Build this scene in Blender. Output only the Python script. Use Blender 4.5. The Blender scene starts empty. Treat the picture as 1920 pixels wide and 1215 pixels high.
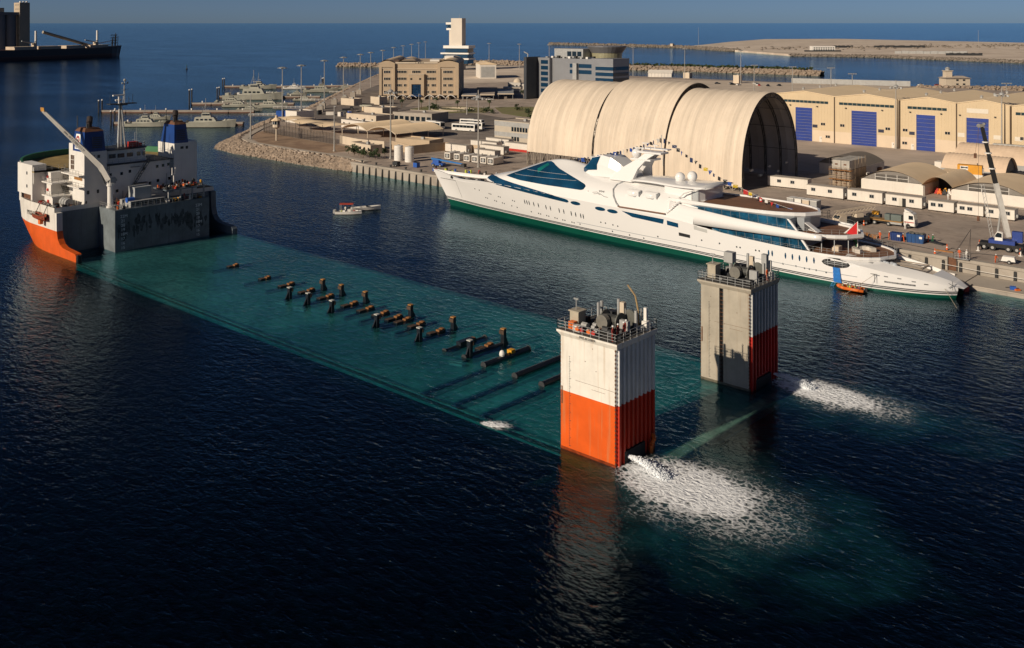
import bpy, math, random
from mathutils import Vector, Matrix
random.seed(7)
R = math.radians
SC = bpy.context.scene
COL = SC.collection

# ---------------------------------------------------------------- camera, sky, sun, exposure
# world frame: X along the quay (towards the near right), Y across the harbour (away), Z up, water at z = 0
YAW = R(42.2)
cam_data = bpy.data.cameras.new('camera')
cam = bpy.data.objects.new('camera', cam_data); COL.objects.link(cam)
cam.location = (0, 0, 51.0); cam.rotation_euler = (R(90), 0, YAW)
cam_data.sensor_width = 36; cam_data.lens = 36 * 1830 / 1920; cam_data.shift_y = -0.294
cam_data.clip_start = 1; cam_data.clip_end = 400000
SC.camera = cam

SUN_EL, SUN_AZ = R(23.5), math.atan2(0.13, 0.99)      # light travels mostly along +Y
W = bpy.data.worlds.new('World'); SC.world = W; W.use_nodes = True
wn = W.node_tree.nodes; wl = W.node_tree.links
sky = wn.new('ShaderNodeTexSky'); sky.sky_type = 'NISHITA'; sky.sun_disc = False
sky.sun_elevation = SUN_EL; sky.sun_rotation = math.pi + SUN_AZ
sky.altitude = 0; sky.air_density = 0.33; sky.dust_density = 0.38; sky.ozone_density = 3.0
bg = wn['Background']; bg.inputs['Strength'].default_value = 0.05
wl.new(sky.outputs[0], bg.inputs['Color'])
sd = bpy.data.lights.new('sun', 'SUN'); sd.energy = 5.0; sd.angle = R(0.5); sd.color = (1, 0.86, 0.68)
sun = bpy.data.objects.new('sun', sd); COL.objects.link(sun)
sun.rotation_euler = Vector((math.sin(SUN_AZ) * math.cos(SUN_EL), math.cos(SUN_AZ) * math.cos(SUN_EL), -math.sin(SUN_EL))).to_track_quat('-Z', 'Y').to_euler()
sun.location = (-80, -300, 200)
vs = SC.view_settings
vs.view_transform = 'Standard'; vs.look = 'None'; vs.gamma = 1; vs.use_curve_mapping = False; vs.exposure = -0.2
SC.cycles.max_bounces = 8; SC.cycles.transparent_max_bounces = 12; SC.cycles.glossy_bounces = 4
SC.cycles.caustics_reflective = False; SC.cycles.caustics_refractive = False

# ---------------------------------------------------------------- mesh builder
cs, sn = math.cos(YAW), math.sin(YAW)
def G(r, d):
    """map grid turned by the harbour angle: r metres right, d metres out"""
    return (r * cs - d * sn, r * sn + d * cs)

SPLIT = {'badge_mark','winch_flange','lower_wall','upper_wall','vent_pipe','soot_patch','side_wall','step_bracket','frame','bearer','grey_band','plant_room','side_window','strip_window','ledge','outrigger','track','door_frame','reel_stand','hoop'}
def bear(p): return (p[0]*cs+p[1]*sn)/(p[1]*cs-p[0]*sn)
class MB:
    def __init__(s): s.v = []; s.f = []; s.mi = []; s.cur = 0
    def add(s, vs_, fs):
        o = len(s.v); s.v += [tuple(p) for p in vs_]
        for f in fs: s.f.append(tuple(i + o for i in f)); s.mi.append(s.cur)
        return s
    def box(s, x0, x1, y0, y1, z0, z1):
        return s.add([(x0,y0,z0),(x1,y0,z0),(x1,y1,z0),(x0,y1,z0),(x0,y0,z1),(x1,y0,z1),(x1,y1,z1),(x0,y1,z1)],
                     [(0,3,2,1),(4,5,6,7),(0,1,5,4),(1,2,6,5),(2,3,7,6),(3,0,4,7)])
    def cbox(s, cx, cy, cz, sx, sy, sz, rz=0):
        c, n = math.cos(rz), math.sin(rz); P = []
        for dz in (-.5, .5):
            for a, b in ((-.5,-.5),(.5,-.5),(.5,.5),(-.5,.5)):
                x, y = a*sx, b*sy; P.append((cx+x*c-y*n, cy+x*n+y*c, cz+dz*sz))
        return s.add(P, [(0,3,2,1),(4,5,6,7),(0,1,5,4),(1,2,6,5),(2,3,7,6),(3,0,4,7)])
    def ext(s, pts, vec):
        n = len(pts); v = Vector(vec)
        P = [Vector(p) for p in pts]; P += [p + v for p in P]
        return s.add(P, [tuple(range(n))[::-1], tuple(range(n, 2*n))] + [(i, (i+1) % n, n+(i+1) % n, n+i) for i in range(n)])
    def prism(s, pts, z0, z1): return s.ext([(p[0], p[1], z0) for p in pts], (0, 0, z1 - z0))
    def poly(s, pts): return s.add(pts, [tuple(range(len(pts)))])
    def loft(s, rings, closed=True, caps=True):
        n = len(rings[0]); V = [p for r in rings for p in r]; Fs = []
        for k in range(len(rings)-1):
            for i in range(n if closed else n-1):
                j = (i+1) % n; Fs.append((k*n+i, k*n+j, (k+1)*n+j, (k+1)*n+i))
        if caps and closed:
            Fs.append(tuple(range(n))[::-1]); m = (len(rings)-1)*n; Fs.append(tuple(range(m, m+n)))
        return s.add(V, Fs)
    def tube(s, p0, p1, r, n=6, r2=None):
        p0, p1 = Vector(p0), Vector(p1); d = (p1-p0)
        if d.length < 1e-6: return s
        d.normalize(); a = d.orthogonal().normalized(); b = d.cross(a); r2 = r if r2 is None else r2
        ring = lambda c, q: [c + (a*math.cos(2*math.pi*i/n) + b*math.sin(2*math.pi*i/n))*q for i in range(n)]
        return s.loft([ring(p0, r), ring(p1, r2)])
    def path(s, pts, r, n=5):
        for a, b in zip(pts, pts[1:]): s.tube(a, b, r, n)
        return s
    def lathe(s, cx, cy, prof, n=12):
        return s.loft([[(cx+r*math.cos(2*math.pi*i/n), cy+r*math.sin(2*math.pi*i/n), z) for i in range(n)] for r, z in prof])
    def ball(s, c, r, n=10, m=6, sq=1.0):
        return s.loft([[(c[0]+r*math.sin(math.pi*max(.02,min(.98,k/m)))*math.cos(2*math.pi*i/n), c[1]+r*math.sin(math.pi*max(.02,min(.98,k/m)))*math.sin(2*math.pi*i/n), c[2]-r*sq*math.cos(math.pi*k/m)) for i in range(n)] for k in range(m+1)])
    def rock(s, c, r, rnd):
        V = []
        for p in ((0,0,-1),(.9,0,-.3),(.28,.85,-.3),(-.72,.52,-.3),(-.72,-.52,-.3),(.28,-.85,-.3),(.72,.52,.45),(-.28,.85,.45),(-.9,0,.45),(-.28,-.85,.45),(.72,-.52,.45),(0,0,.9)):
            k = r*rnd.uniform(.75, 1.25); V.append((c[0]+p[0]*k, c[1]+p[1]*k, c[2]+p[2]*k*.8))
        return s.add(V, [(0,2,1),(0,3,2),(0,4,3),(0,5,4),(0,1,5),(1,2,6),(2,3,7),(3,4,8),(4,5,9),(5,1,10),(1,6,10),(2,7,6),(3,8,7),(4,9,8),(5,10,9),(6,7,11),(7,8,11),(8,9,11),(9,10,11),(10,6,11)])
    def mesh(s, name, mat, smooth=False):
        me = bpy.data.meshes.new(name); me.from_pydata(s.v, [], s.f)
        for m in (mat if isinstance(mat, (list, tuple)) else [mat]): me.materials.append(m)
        if isinstance(mat, (list, tuple)):
            for p, i in zip(me.polygons, s.mi): p.material_index = i
        if smooth:
            for p in me.polygons: p.use_smooth = True
        me.update(); return me
    def islands(s):
        p = list(range(len(s.v)))
        def f(i):
            while p[i] != i: p[i] = p[p[i]]; i = p[i]
            return i
        for q in s.f:
            a = f(q[0])
            for j in q[1:]: p[f(j)] = a
        out = {}
        for q in s.f: out.setdefault(f(q[0]), []).append(q)
        res = []
        for fs in out.values():
            ids = sorted({i for q in fs for i in q}); ix = {i: k for k, i in enumerate(ids)}; m = MB(); m.v = [s.v[i] for i in ids]; m.f = [tuple(ix[i] for i in q) for q in fs]; m.mi = [0]*len(fs); res.append(m)
        return res
    def build(s, name, mat, parent=None, smooth=False, off=None):
        if name in SPLIT:
            S_ = s.islands()
            if 1 < len(S_) < 14:
                objs = [q._build(name, mat, parent, smooth, off) for q in S_]; return objs[0]
        return s._build(name, mat, parent, smooth, off)
    def _build(s, name, mat, parent=None, smooth=False, off=None):
        if off:
            s.v = [(x-off[0], y-off[1], z-off[2]) for x, y, z in s.v]
        return inst(name, s.mesh(name, mat, smooth), parent)

def inst(name, me, parent=None, loc=(0,0,0), rz=0, scale=None):
    o = bpy.data.objects.new(name, me); COL.objects.link(o); o.parent = parent
    o.location = loc; o.rotation_euler = (0, 0, rz)
    if scale: o.scale = scale
    return o
def tag(o, label=None, cat=None, group=None, kind=None):
    if label: o['label'] = label
    if cat: o['category'] = cat
    if group: o['group'] = group
    if kind: o['kind'] = kind
    return o
def T(name, label, cat, loc=(0,0,0), rz=0, group=None):
    o = bpy.data.objects.new(name, None); COL.objects.link(o); o.empty_display_size = .5
    o.location = loc; o.rotation_euler = (0, 0, rz)
    return tag(o, label, cat, group)
def struct(name, mb, mat, smooth=False): return tag(mb.build(name, mat, None, smooth), kind='structure')
def stuff(o, label, cat=None): return tag(o, label, cat, kind='stuff')
def kids(o): return [c for c in bpy.data.objects if c.parent == o]
def copy_tree(o, parent=None, tree=None):
    c = o.copy(); COL.objects.link(c); c.parent = parent
    for ch in list(o.children): copy_tree(ch, c)
    return c
ORD = ['first','second','third','fourth','fifth','sixth','seventh','eighth','ninth','tenth','eleventh','twelfth','thirteenth','fourteenth','fifteenth','sixteenth','seventeenth','eighteenth','nineteenth','twentieth','twenty-first','twenty-second','twenty-third','twenty-fourth','twenty-fifth']
def interp(x, pts):
    if x <= pts[0][0]: return pts[0][1]
    for (a, b), (c, d) in zip(pts, pts[1:]):
        if x <= c: return b + (d-b)*(x-a)/(c-a)
    return pts[-1][1]
def smoothi(x, pts):
    """monotone-ish smooth interpolation"""
    if x <= pts[0][0]: return pts[0][1]
    if x >= pts[-1][0]: return pts[-1][1]
    for i in range(len(pts)-1):
        if x <= pts[i+1][0]:
            p0 = pts[max(0,i-1)]; p1 = pts[i]; p2 = pts[i+1]; p3 = pts[min(len(pts)-1,i+2)]
            t = (x-p1[0])/(p2[0]-p1[0]); h = p2[0]-p1[0]
            m1 = (p2[1]-p0[1])/(p2[0]-p0[0])*h; m2 = (p3[1]-p1[1])/(p3[0]-p1[0])*h
            return (2*t**3-3*t*t+1)*p1[1]+(t**3-2*t*t+t)*m1+(-2*t**3+3*t*t)*p2[1]+(t**3-t*t)*m2
def text(name, s, size, mat, parent, loc, rot, th=0.01, spacing=1.0):
    cu = bpy.data.curves.new(name, 'FONT'); cu.body = s; cu.size = size; cu.extrude = th; cu.align_x = 'CENTER'; cu.align_y = 'CENTER'; cu.space_character = spacing; cu.resolution_u = 2
    t = bpy.data.objects.new(name+'_tmp', cu); COL.objects.link(t)
    dg = bpy.context.evaluated_depsgraph_get(); me = bpy.data.meshes.new_from_object(t.evaluated_get(dg))
    bpy.data.objects.remove(t); bpy.data.curves.remove(cu)
    me.materials.clear(); me.materials.append(mat); me.name = name
    o = inst(name, me, parent, loc); o.rotation_euler = rot
    return o
FX = (R(90), 0, R(90))     # lettering on a face that looks along +X
FY = (R(90), 0, 0)         # lettering on a face that looks along -Y

# ---------------------------------------------------------------- materials
MATS = {}
def mat(name, rgb, rough=.6, var=.12, scale=.35, metal=0., bump=0., streak=0., streak_rgb=(.16,.09,.05), spec=None, var2=None, bscale=None):
    if name in MATS: return MATS[name]
    m = bpy.data.materials.new(name); m.use_nodes = True; n = m.node_tree.nodes; l = m.node_tree.links
    p = n['Principled BSDF']; p.inputs['Roughness'].default_value = rough; p.inputs['Metallic'].default_value = metal
    if spec is not None: p.inputs['Specular IOR Level'].default_value = spec
    g = n.new('ShaderNodeNewGeometry'); col = None
    if var > 0:
        t = n.new('ShaderNodeTexNoise'); t.inputs['Scale'].default_value = scale; t.inputs['Detail'].default_value = 6; t.inputs['Roughness'].default_value = .65
        l.new(g.outputs['Position'], t.inputs['Vector'])
        r = n.new('ShaderNodeValToRGB'); r.color_ramp.elements[0].position = .3; r.color_ramp.elements[1].position = .72
        lo = var2 or tuple(c*(1-var*1.6) for c in rgb); hi = tuple(min(1, c*(1+var*.6)) for c in rgb)
        r.color_ramp.elements[0].color = (*lo, 1); r.color_ramp.elements[1].color = (*hi, 1)
        l.new(t.outputs['Fac'], r.inputs['Fac']); col = r.outputs['Color']
    if streak > 0:
        mp = n.new('ShaderNodeMapping'); mp.inputs['Scale'].default_value = (1.6, 1.6, .07)
        l.new(g.outputs['Position'], mp.inputs['Vector'])
        t2 = n.new('ShaderNodeTexNoise'); t2.inputs['Scale'].default_value = 1.5; t2.inputs['Detail'].default_value = 5; l.new(mp.outputs['Vector'], t2.inputs['Vector'])
        r2 = n.new('ShaderNodeValToRGB'); r2.color_ramp.elements[0].position = .56; r2.color_ramp.elements[1].position = .74
        r2.color_ramp.elements[0].color = (0,0,0,1); r2.color_ramp.elements[1].color = (streak,)*3 + (1,)
        l.new(t2.outputs['Fac'], r2.inputs['Fac'])
        mx = n.new('ShaderNodeMix'); mx.data_type = 'RGBA'; mx.inputs[7].default_value = (*streak_rgb, 1)
        l.new(r2.outputs['Color'], mx.inputs[0])
        if col: l.new(col, mx.inputs[6])
        else: mx.inputs[6].default_value = (*rgb, 1)
        col = mx.outputs[2]
    if col: l.new(col, p.inputs['Base Color'])
    else: p.inputs['Base Color'].default_value = (*rgb, 1)
    if bump > 0:
        t3 = n.new('ShaderNodeTexNoise'); t3.inputs['Scale'].default_value = bscale or scale*6; t3.inputs['Detail'].default_value = 4
        l.new(g.outputs['Position'], t3.inputs['Vector'])
        b = n.new('ShaderNodeBump'); b.inputs['Strength'].default_value = .6; b.inputs['Distance'].default_value = bump
        l.new(t3.outputs['Fac'], b.inputs['Height']); l.new(b.outputs['Normal'], p.inputs['Normal'])
    MATS[name] = m; return m
def blotch(m, rgb, scale, lo, hi, amt, stretch=(1,1,1)):
    n = m.node_tree.nodes; l = m.node_tree.links; p = n['Principled BSDF']; src = p.inputs['Base Color'].links[0].from_socket
    g = n.new('ShaderNodeNewGeometry'); mp = n.new('ShaderNodeMapping'); mp.inputs['Scale'].default_value = stretch; l.new(g.outputs['Position'], mp.inputs[0])
    t = n.new('ShaderNodeTexNoise'); t.inputs['Scale'].default_value = scale; t.inputs['Detail'].default_value = 7; t.inputs['Roughness'].default_value = .6; t.inputs['Distortion'].default_value = .6; l.new(mp.outputs[0], t.inputs['Vector'])
    r = n.new('ShaderNodeMapRange'); r.inputs[1].default_value = lo; r.inputs[2].default_value = hi; r.inputs[4].default_value = amt; l.new(t.outputs['Fac'], r.inputs[0])
    x = n.new('ShaderNodeMix'); x.data_type = 'RGBA'; l.new(r.outputs[0], x.inputs[0]); l.new(src, x.inputs[6]); x.inputs[7].default_value = (*rgb, 1); l.new(x.outputs[2], p.inputs['Base Color'])
def split_mat(name, zline, lo, hi, rough=.5, streak=.35, var=.1, streak_rgb=(.18,.1,.05), soft=.02, slo=.58):
    """two paint colours meeting at a painted waterline"""
    m = mat(name, hi, rough, var, .4, streak=0)
    n = m.node_tree.nodes; l = m.node_tree.links; p = n['Principled BSDF']
    m2 = mat(name+'_tmp', lo, rough, var, .4)
    g = n.new('ShaderNodeNewGeometry'); sx = n.new('ShaderNodeSeparateXYZ'); l.new(g.outputs['Position'], sx.inputs[0])
    mr = n.new('ShaderNodeMapRange'); mr.inputs[1].default_value = zline-soft; mr.inputs[2].default_value = zline+soft; l.new(sx.outputs['Z'], mr.inputs[0])
    t = n.new('ShaderNodeTexNoise'); t.inputs['Scale'].default_value = .4; t.inputs['Detail'].default_value = 6; l.new(g.outputs['Position'], t.inputs['Vector'])
    r = n.new('ShaderNodeValToRGB'); r.color_ramp.elements[0].position = .3; r.color_ramp.elements[1].position = .72
    r.color_ramp.elements[0].color = (*[c*(1-var*1.6) for c in lo], 1); r.color_ramp.elements[1].color = (*[min(1,c*(1+var*.6)) for c in lo], 1)
    l.new(t.outputs['Fac'], r.inputs['Fac'])
    src = p.inputs['Base Color'].links[0].from_socket
    mx = n.new('ShaderNodeMix'); mx.data_type = 'RGBA'; l.new(mr.outputs[0], mx.inputs[0]); l.new(r.outputs['Color'], mx.inputs[6]); l.new(src, mx.inputs[7])
    out = mx.outputs[2]
    if streak:
        mp = n.new('ShaderNodeMapping'); mp.inputs['Scale'].default_value = (1.3, 1.3, .06); l.new(g.outputs['Position'], mp.inputs['Vector'])
        t2 = n.new('ShaderNodeTexNoise'); t2.inputs['Scale'].default_value = 1.5; t2.inputs['Detail'].default_value = 6; l.new(mp.outputs['Vector'], t2.inputs['Vector'])
        r2 = n.new('ShaderNodeValToRGB'); r2.color_ramp.elements[0].position = slo; r2.color_ramp.elements[1].position = slo+.18
        r2.color_ramp.elements[0].color = (0,0,0,1); r2.color_ramp.elements[1].color = (streak,)*3+(1,)
        l.new(t2.outputs['Fac'], r2.inputs['Fac'])
        m3 = n.new('ShaderNodeMix'); m3.data_type = 'RGBA'; m3.inputs[7].default_value = (*streak_rgb, 1); l.new(r2.outputs['Color'], m3.inputs[0]); l.new(out, m3.inputs[6]); out = m3.outputs[2]
    l.new(out, p.inputs['Base Color'])
    bpy.data.materials.remove(MATS.pop(name+'_tmp')); return m
white = mat('white_paint', (.78,.75,.70), .45, .06, .3, streak=.12, streak_rgb=(.35,.27,.2))
yacht_white = mat('yacht_gelcoat', (.80,.79,.775), .10, .015, .1)
grey_steel = mat('grey_steel', (.13,.16,.19), .55, .18, .3, streak=.5, streak_rgb=(.05,.05,.05))
lgrey = mat('light_grey_paint', (.38,.38,.37), .5, .12, .5, streak=.25)
dark = mat('dark_steel', (.035,.037,.04), .55, .25, .9)
black = mat('black_rubber', (.012,.012,.013), .7, .2, 1)
rust = mat('rusty_steel', (.16,.07,.035), .8, .35, 1.2)
orange = mat('orange_paint', (.75,.16,.02), .5, .15, .8)
red = mat('red_paint', (.5,.035,.025), .5, .2, .8)
blue = mat('blue_paint', (.02,.10,.42), .45, .12, .6)
yellow = mat('yellow_paint', (.75,.36,.02), .5, .15, .8)
green = mat('green_paint', (.03,.16,.07), .55, .15, .8)
wood = mat('teak_planking', (.23,.115,.062), .6, .2, .8, bump=.004, bscale=6)
timber = mat('weathered_timber', (.34,.15,.045), .75, .3, 1.5)
glass = mat('dark_blue_glass', (.008,.035,.075), .06, 0, spec=.8)
pane = mat('window_pane', (.012,.02,.028), .08, 0, spec=.7)
alu = mat('galvanised_steel', (.42,.42,.41), .45, .15, .8, metal=.3)
pole_m = mat('lamp_post_steel', (.36,.34,.31), .5, .12, .8)
concrete = mat('concrete', (.40,.355,.30), .85, .16, .12, bump=.02, bscale=2, streak=.2, streak_rgb=(.2,.17,.14))
quayside = mat('quay_concrete', (.44,.355,.29), .9, .26, .11, bump=.01, bscale=3)
sand = mat('sand', (.74,.62,.50), .95, .16, .05, bump=.08, bscale=.6)
asphalt = mat('asphalt', (.22,.185,.16), .9, .3, .08)
dirt = mat('bare_dirt', (.38,.255,.165), .95, .25, .12, bump=.03, bscale=2)
grass = mat('dry_grass', (.13,.15,.04), .95, .45, .12, bump=.1, bscale=2, var2=(.22,.17,.09))
blotch(quayside, (.10,.085,.075), .28, .58, .70, .7); blotch(quayside, (.2,.165,.14), .9, .56, .66, .55, (.25,1,1)); blotch(quayside, (.5,.42,.35), .04, .5, .62, .5)
blotch(sand, (.45,.36,.28), .012, .45, .6, .6); blotch(dirt, (.2,.12,.075), .1, .5, .62, .6); blotch(concrete, (.17,.14,.115), .25, .55, .7, .5)
beige = mat('beige_render', (.50,.385,.265), .85, .07, .15, streak=.12, streak_rgb=(.3,.22,.15))
cream = mat('cream_render', (.62,.52,.40), .8, .08, .2, streak=.1, streak_rgb=(.35,.27,.2))
tan_clad = mat('tan_cladding', (.60,.47,.30), .6, .05, .1, streak=.06)
cream_clad = mat('cream_cladding', (.66,.53,.39), .6, .05, .1, streak=.06)
rock_m = mat('revetment_rock', (.36,.28,.21), .95, .4, .5, bump=.12, bscale=2.5, var2=(.16,.125,.1))
rock_d = mat('dark_breakwater_rock', (.24,.20,.165), .95, .4, .3, bump=.12, bscale=1.5, var2=(.1,.085,.07))
cabin_white = mat('cabin_panel', (.72,.67,.60), .55, .06, .3, streak=.14, streak_rgb=(.4,.33,.25))
roof_grey = mat('flat_roof', (.46,.385,.315), .9, .18, .2)
canopy_m = mat('canopy_sheet', (.84,.65,.43), .7, .1, .15)
skin = mat('skin', (.30,.16,.10), .6, 0); hivis = mat('hi_vis_vest', (.55,.62,.06), .6, .1); coverall = mat('orange_coverall', (.72,.12,.025), .75, .15, 2)
helmet_m = mat('white_helmet', (.8,.8,.78), .35, 0); navy_cloth = mat('navy_cloth', (.03,.04,.08), .8, .2, 2); white_cloth = mat('white_cloth', (.7,.68,.64), .8, .1, 2)
leaf = mat('foliage', (.045,.07,.022), .8, .5, .6); trunk_m = mat('bark', (.13,.085,.055), .9, .3, 1.5)
navy_ship = mat('naval_grey', (.42,.41,.34), .55, .1, .3, streak=.2, streak_rgb=(.2,.17,.12))
tyre = black
# ---------------------------------------------------------------- sea
def sea_material():
    m = bpy.data.materials.new('sea_water'); m.use_nodes = True; n = m.node_tree.nodes; l = m.node_tree.links
    n.remove(n['Principled BSDF']); out = n['Material Output']
    g = n.new('ShaderNodeNewGeometry')
    def nz(scale, sx, sy, rot, detail=3, rough=.5, dist=0):
        mp = n.new('ShaderNodeMapping'); mp.inputs['Rotation'].default_value = (0,0,R(rot)); mp.inputs['Scale'].default_value = (sx, sy, 1); l.new(g.outputs['Position'], mp.inputs['Vector'])
        t = n.new('ShaderNodeTexNoise'); t.inputs['Scale'].default_value = scale; t.inputs['Detail'].default_value = detail; t.inputs['Roughness'].default_value = rough; t.inputs['Distortion'].default_value = dist
        l.new(mp.outputs['Vector'], t.inputs['Vector']); return t.outputs['Fac']
    def mul(a, k):
        x = n.new('ShaderNodeMath'); x.operation = 'MULTIPLY'; l.new(a, x.inputs[0])
        if isinstance(k, float): x.inputs[1].default_value = k
        else: l.new(k, x.inputs[1])
        return x.outputs[0]
    def add(a, b):
        x = n.new('ShaderNodeMath'); x.operation = 'ADD'; l.new(a, x.inputs[0]); l.new(b, x.inputs[1]); return x.outputs[0]
    swell = nz(.22, .6, 1.0, 25, 2)
    chop = nz(.95, .55, 1.0, 20, 3, .55, .4)
    ripple = nz(2.7, .6, 1.0, 38, 2, .55, .3)
    h = add(mul(swell, .16), add(mul(chop, .235), mul(ripple, .07)))
    patch = nz(.016, .4, 1.0, -35, 5, .6, .8)
    mr = n.new('ShaderNodeMapRange'); mr.inputs[1].default_value = .35; mr.inputs[2].default_value = .65; mr.inputs[3].default_value = .38; mr.inputs[4].default_value = 1.0; l.new(patch, mr.inputs[0])
    b = n.new('ShaderNodeBump'); b.inputs['Distance'].default_value = 1.0; l.new(mr.outputs[0], b.inputs['Strength']); l.new(h, b.inputs['Height'])
    # Schlick reflectance for both sides of the surface
    dt = n.new('ShaderNodeVectorMath'); dt.operation = 'DOT_PRODUCT'; l.new(b.outputs['Normal'], dt.inputs[0]); l.new(g.outputs['Incoming'], dt.inputs[1])
    ab = n.new('ShaderNodeMath'); ab.operation = 'ABSOLUTE'; l.new(dt.outputs['Value'], ab.inputs[0])
    om = n.new('ShaderNodeMath'); om.operation = 'SUBTRACT'; om.inputs[0].default_value = 1; l.new(ab.outputs[0], om.inputs[1]); om.use_clamp = True
    pw = n.new('ShaderNodeMath'); pw.operation = 'POWER'; l.new(om.outputs[0], pw.inputs[0]); pw.inputs[1].default_value = 5
    fr = n.new('ShaderNodeMath'); fr.operation = 'MULTIPLY_ADD'; l.new(pw.outputs[0], fr.inputs[0]); fr.inputs[1].default_value = .98; fr.inputs[2].default_value = .02; fr.use_clamp = True
    gl = n.new('ShaderNodeBsdfGlossy'); gl.inputs['Roughness'].default_value = .07; gl.inputs['Color'].default_value = (.60,.81,.96,1); l.new(b.outputs['Normal'], gl.inputs['Normal'])
    tr = n.new('ShaderNodeBsdfTransparent'); tr.inputs['Color'].default_value = (.86,.95,.97,1)
    rf = n.new('ShaderNodeBsdfRefraction'); rf.inputs['IOR'].default_value = 1.333; rf.inputs['Roughness'].default_value = .12; rf.inputs['Color'].default_value = (.86,.95,.97,1); l.new(b.outputs['Normal'], rf.inputs['Normal'])
    mrf = n.new('ShaderNodeMixShader'); mrf.inputs[0].default_value = .5; l.new(tr.outputs[0], mrf.inputs[1]); l.new(rf.outputs[0], mrf.inputs[2])
    df = n.new('ShaderNodeBsdfDiffuse'); df.inputs['Color'].default_value = (.0004,.0065,.0135,1); l.new(b.outputs['Normal'], df.inputs['Normal'])
    mk = n.new('ShaderNodeMapRange'); mk.inputs[1].default_value = .35; mk.inputs[2].default_value = .65; mk.inputs[3].default_value = .0; mk.inputs[4].default_value = .30; l.new(chop, mk.inputs[0])
    m1 = n.new('ShaderNodeMixShader'); l.new(mk.outputs[0], m1.inputs[0]); l.new(mrf.outputs[0], m1.inputs[1]); l.new(df.outputs[0], m1.inputs[2])
    m2 = n.new('ShaderNodeMixShader'); l.new(fr.outputs[0], m2.inputs[0]); l.new(m1.outputs[0], m2.inputs[1]); l.new(gl.outputs[0], m2.inputs[2])
    l.new(m2.outputs[0], out.inputs['Surface'])
    va = n.new('ShaderNodeVolumeAbsorption'); va.inputs['Color'].default_value = (.06,.82,.84,1); va.inputs['Density'].default_value = .46
    l.new(va.outputs[0], out.inputs['Volume'])
    return m
SX = [-150000,-30000,-8000,-2500,-1000,-500,-300,-200,-100,0,100,500,3000,30000,150000]
SY = [-30000,-3000,-500,-100,0,60,120,180,240,400,1000,3000,10000,40000,200000]
mb = MB(); nx_ = len(SX)
for z in (0, -60): mb.v += [(x, y, z) for y in SY for x in SX]
nn = nx_*len(SY); fl = []
for j in range(len(SY)-1):
    for i in range(nx_-1):
        a = j*nx_+i; fl += [(a, a+1, a+nx_+1, a+nx_), (nn+a, nn+a+nx_, nn+a+nx_+1, nn+a+1)]
rim = [i for i in range(nx_)]+[j*nx_+nx_-1 for j in range(1, len(SY))]+[(len(SY)-1)*nx_+i for i in range(nx_-2, -1, -1)]+[j*nx_ for j in range(len(SY)-2, 0, -1)]
fl += [(b, a, nn+a, nn+b) for a, b in zip(rim, rim[1:]+rim[:1])]
mb.f = fl; mb.mi = [0]*len(fl)
sea = struct('sea', mb, sea_material())

# ---------------------------------------------------------------- land
Z0 = 3.2
LAND = [(-414,277),(-400,267),(-383,248),(-364,229),(-352,220.5),(-337,215.8),(-312,215.2),(-278,214.8),(-266,211.6),(-50,207.3),(70,204.5),(70,700),
        G(520,600), G(420,655), G(345,690), G(327,722), G(290,745), G(208,795), G(106,883), G(60,1000), G(15,1100), G(-45,1095), G(-124,1029), (-702,589), (-581,462), (-476.5,354), (-432,310)]
land = struct('ground', MB().prism(LAND, -4, Z0), [quayside][0])
def sheet(name, pts, m, z, label=None):
    return struct(name, MB().prism(pts, z-.04, z), m)
def strip(pts, w):
    """left and right edges of a ribbon along a polyline"""
    L, Q = [], []
    for i, p in enumerate(pts):
        a = Vector(pts[max(0,i-1)]); b = Vector(pts[min(len(pts)-1,i+1)]); d = (b-a).normalized(); nrm = Vector((-d.y, d.x))
        L.append(tuple(Vector(p)+nrm*w/2)); Q.append(tuple(Vector(p)-nrm*w/2))
    return L, Q
def ribbon(name, pts, w, m, z, th=.04):
    L, Q = strip(pts, w); mb = MB()
    for i in range(len(pts)-1):
        mb.prism([Q[i], Q[i+1], L[i+1], L[i]], z-th, z)
    return struct(name, mb, m)
ribbon('waterside_path', [(-398,271),(-380,250),(-362,232.5),(-351,223.5),(-337,218.6),(-312,217.8),(-278,217.4),(-262,215)], 2.6, mat('pale_path', (.5,.43,.35), .9, .1, .3), Z0+.25, .3)
blotch(quayside, (.36,.29,.24), .006, .45, .6, .4)
sheet('dirt_yard', [(-366,238),(-350,226.5),(-337,221),(-290,219.5),(-290,236),(-340,240),(-372,247)], dirt, Z0+.02)
sheet('road', [(-412,281),(-398,274),(-352,300),(-365,332),(-420,372),(-468,430),(-560,520),(-640,590),(-655,575),(-560,462),(-470,362)], asphalt, Z0+.02)
sheet('office_road', [(-352,300),(-285,292),(-262,318),(-300,352),(-372,372),(-420,372),(-365,332)], asphalt, Z0+.024)
sheet('bus_park', [(-345,288),(-285,281),(-272,296),(-282,318),(-330,316)], mat('worn_asphalt', (.27,.225,.19), .9, .3, .08), Z0+.03)
sheet('warehouse_yard', [(-200,300),(-60,292),(60,292),(60,373.5),(-210,373.5)], mat('yard_concrete', (.50,.415,.345), .9, .2, .05), Z0+.02)
sheet('sand_lot', [G(-120,1010), G(-45,1080), G(10,1085), G(50,995), G(30,800), G(-60,760), G(-110,860)], sand, Z0+.03)
sheet('car_park_ground', [G(70,870), G(205,785), G(285,735), G(270,640), G(80,700)], mat('car_park_sand', (.64,.53,.42), .95, .15, .08), Z0+.03)
for k, pts in enumerate([[(-405,362),(-392,352),(-372,360),(-360,376),(-372,396),(-396,394),(-412,380)], [(-378,402),(-350,378),(-330,372),(-310,380),(-330,404),(-366,420)], [(-345,440),(-312,402),(-292,404),(-300,430),(-330,462)]]):
    sheet('lawn', pts, grass, Z0+.05)
mb = MB()
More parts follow.
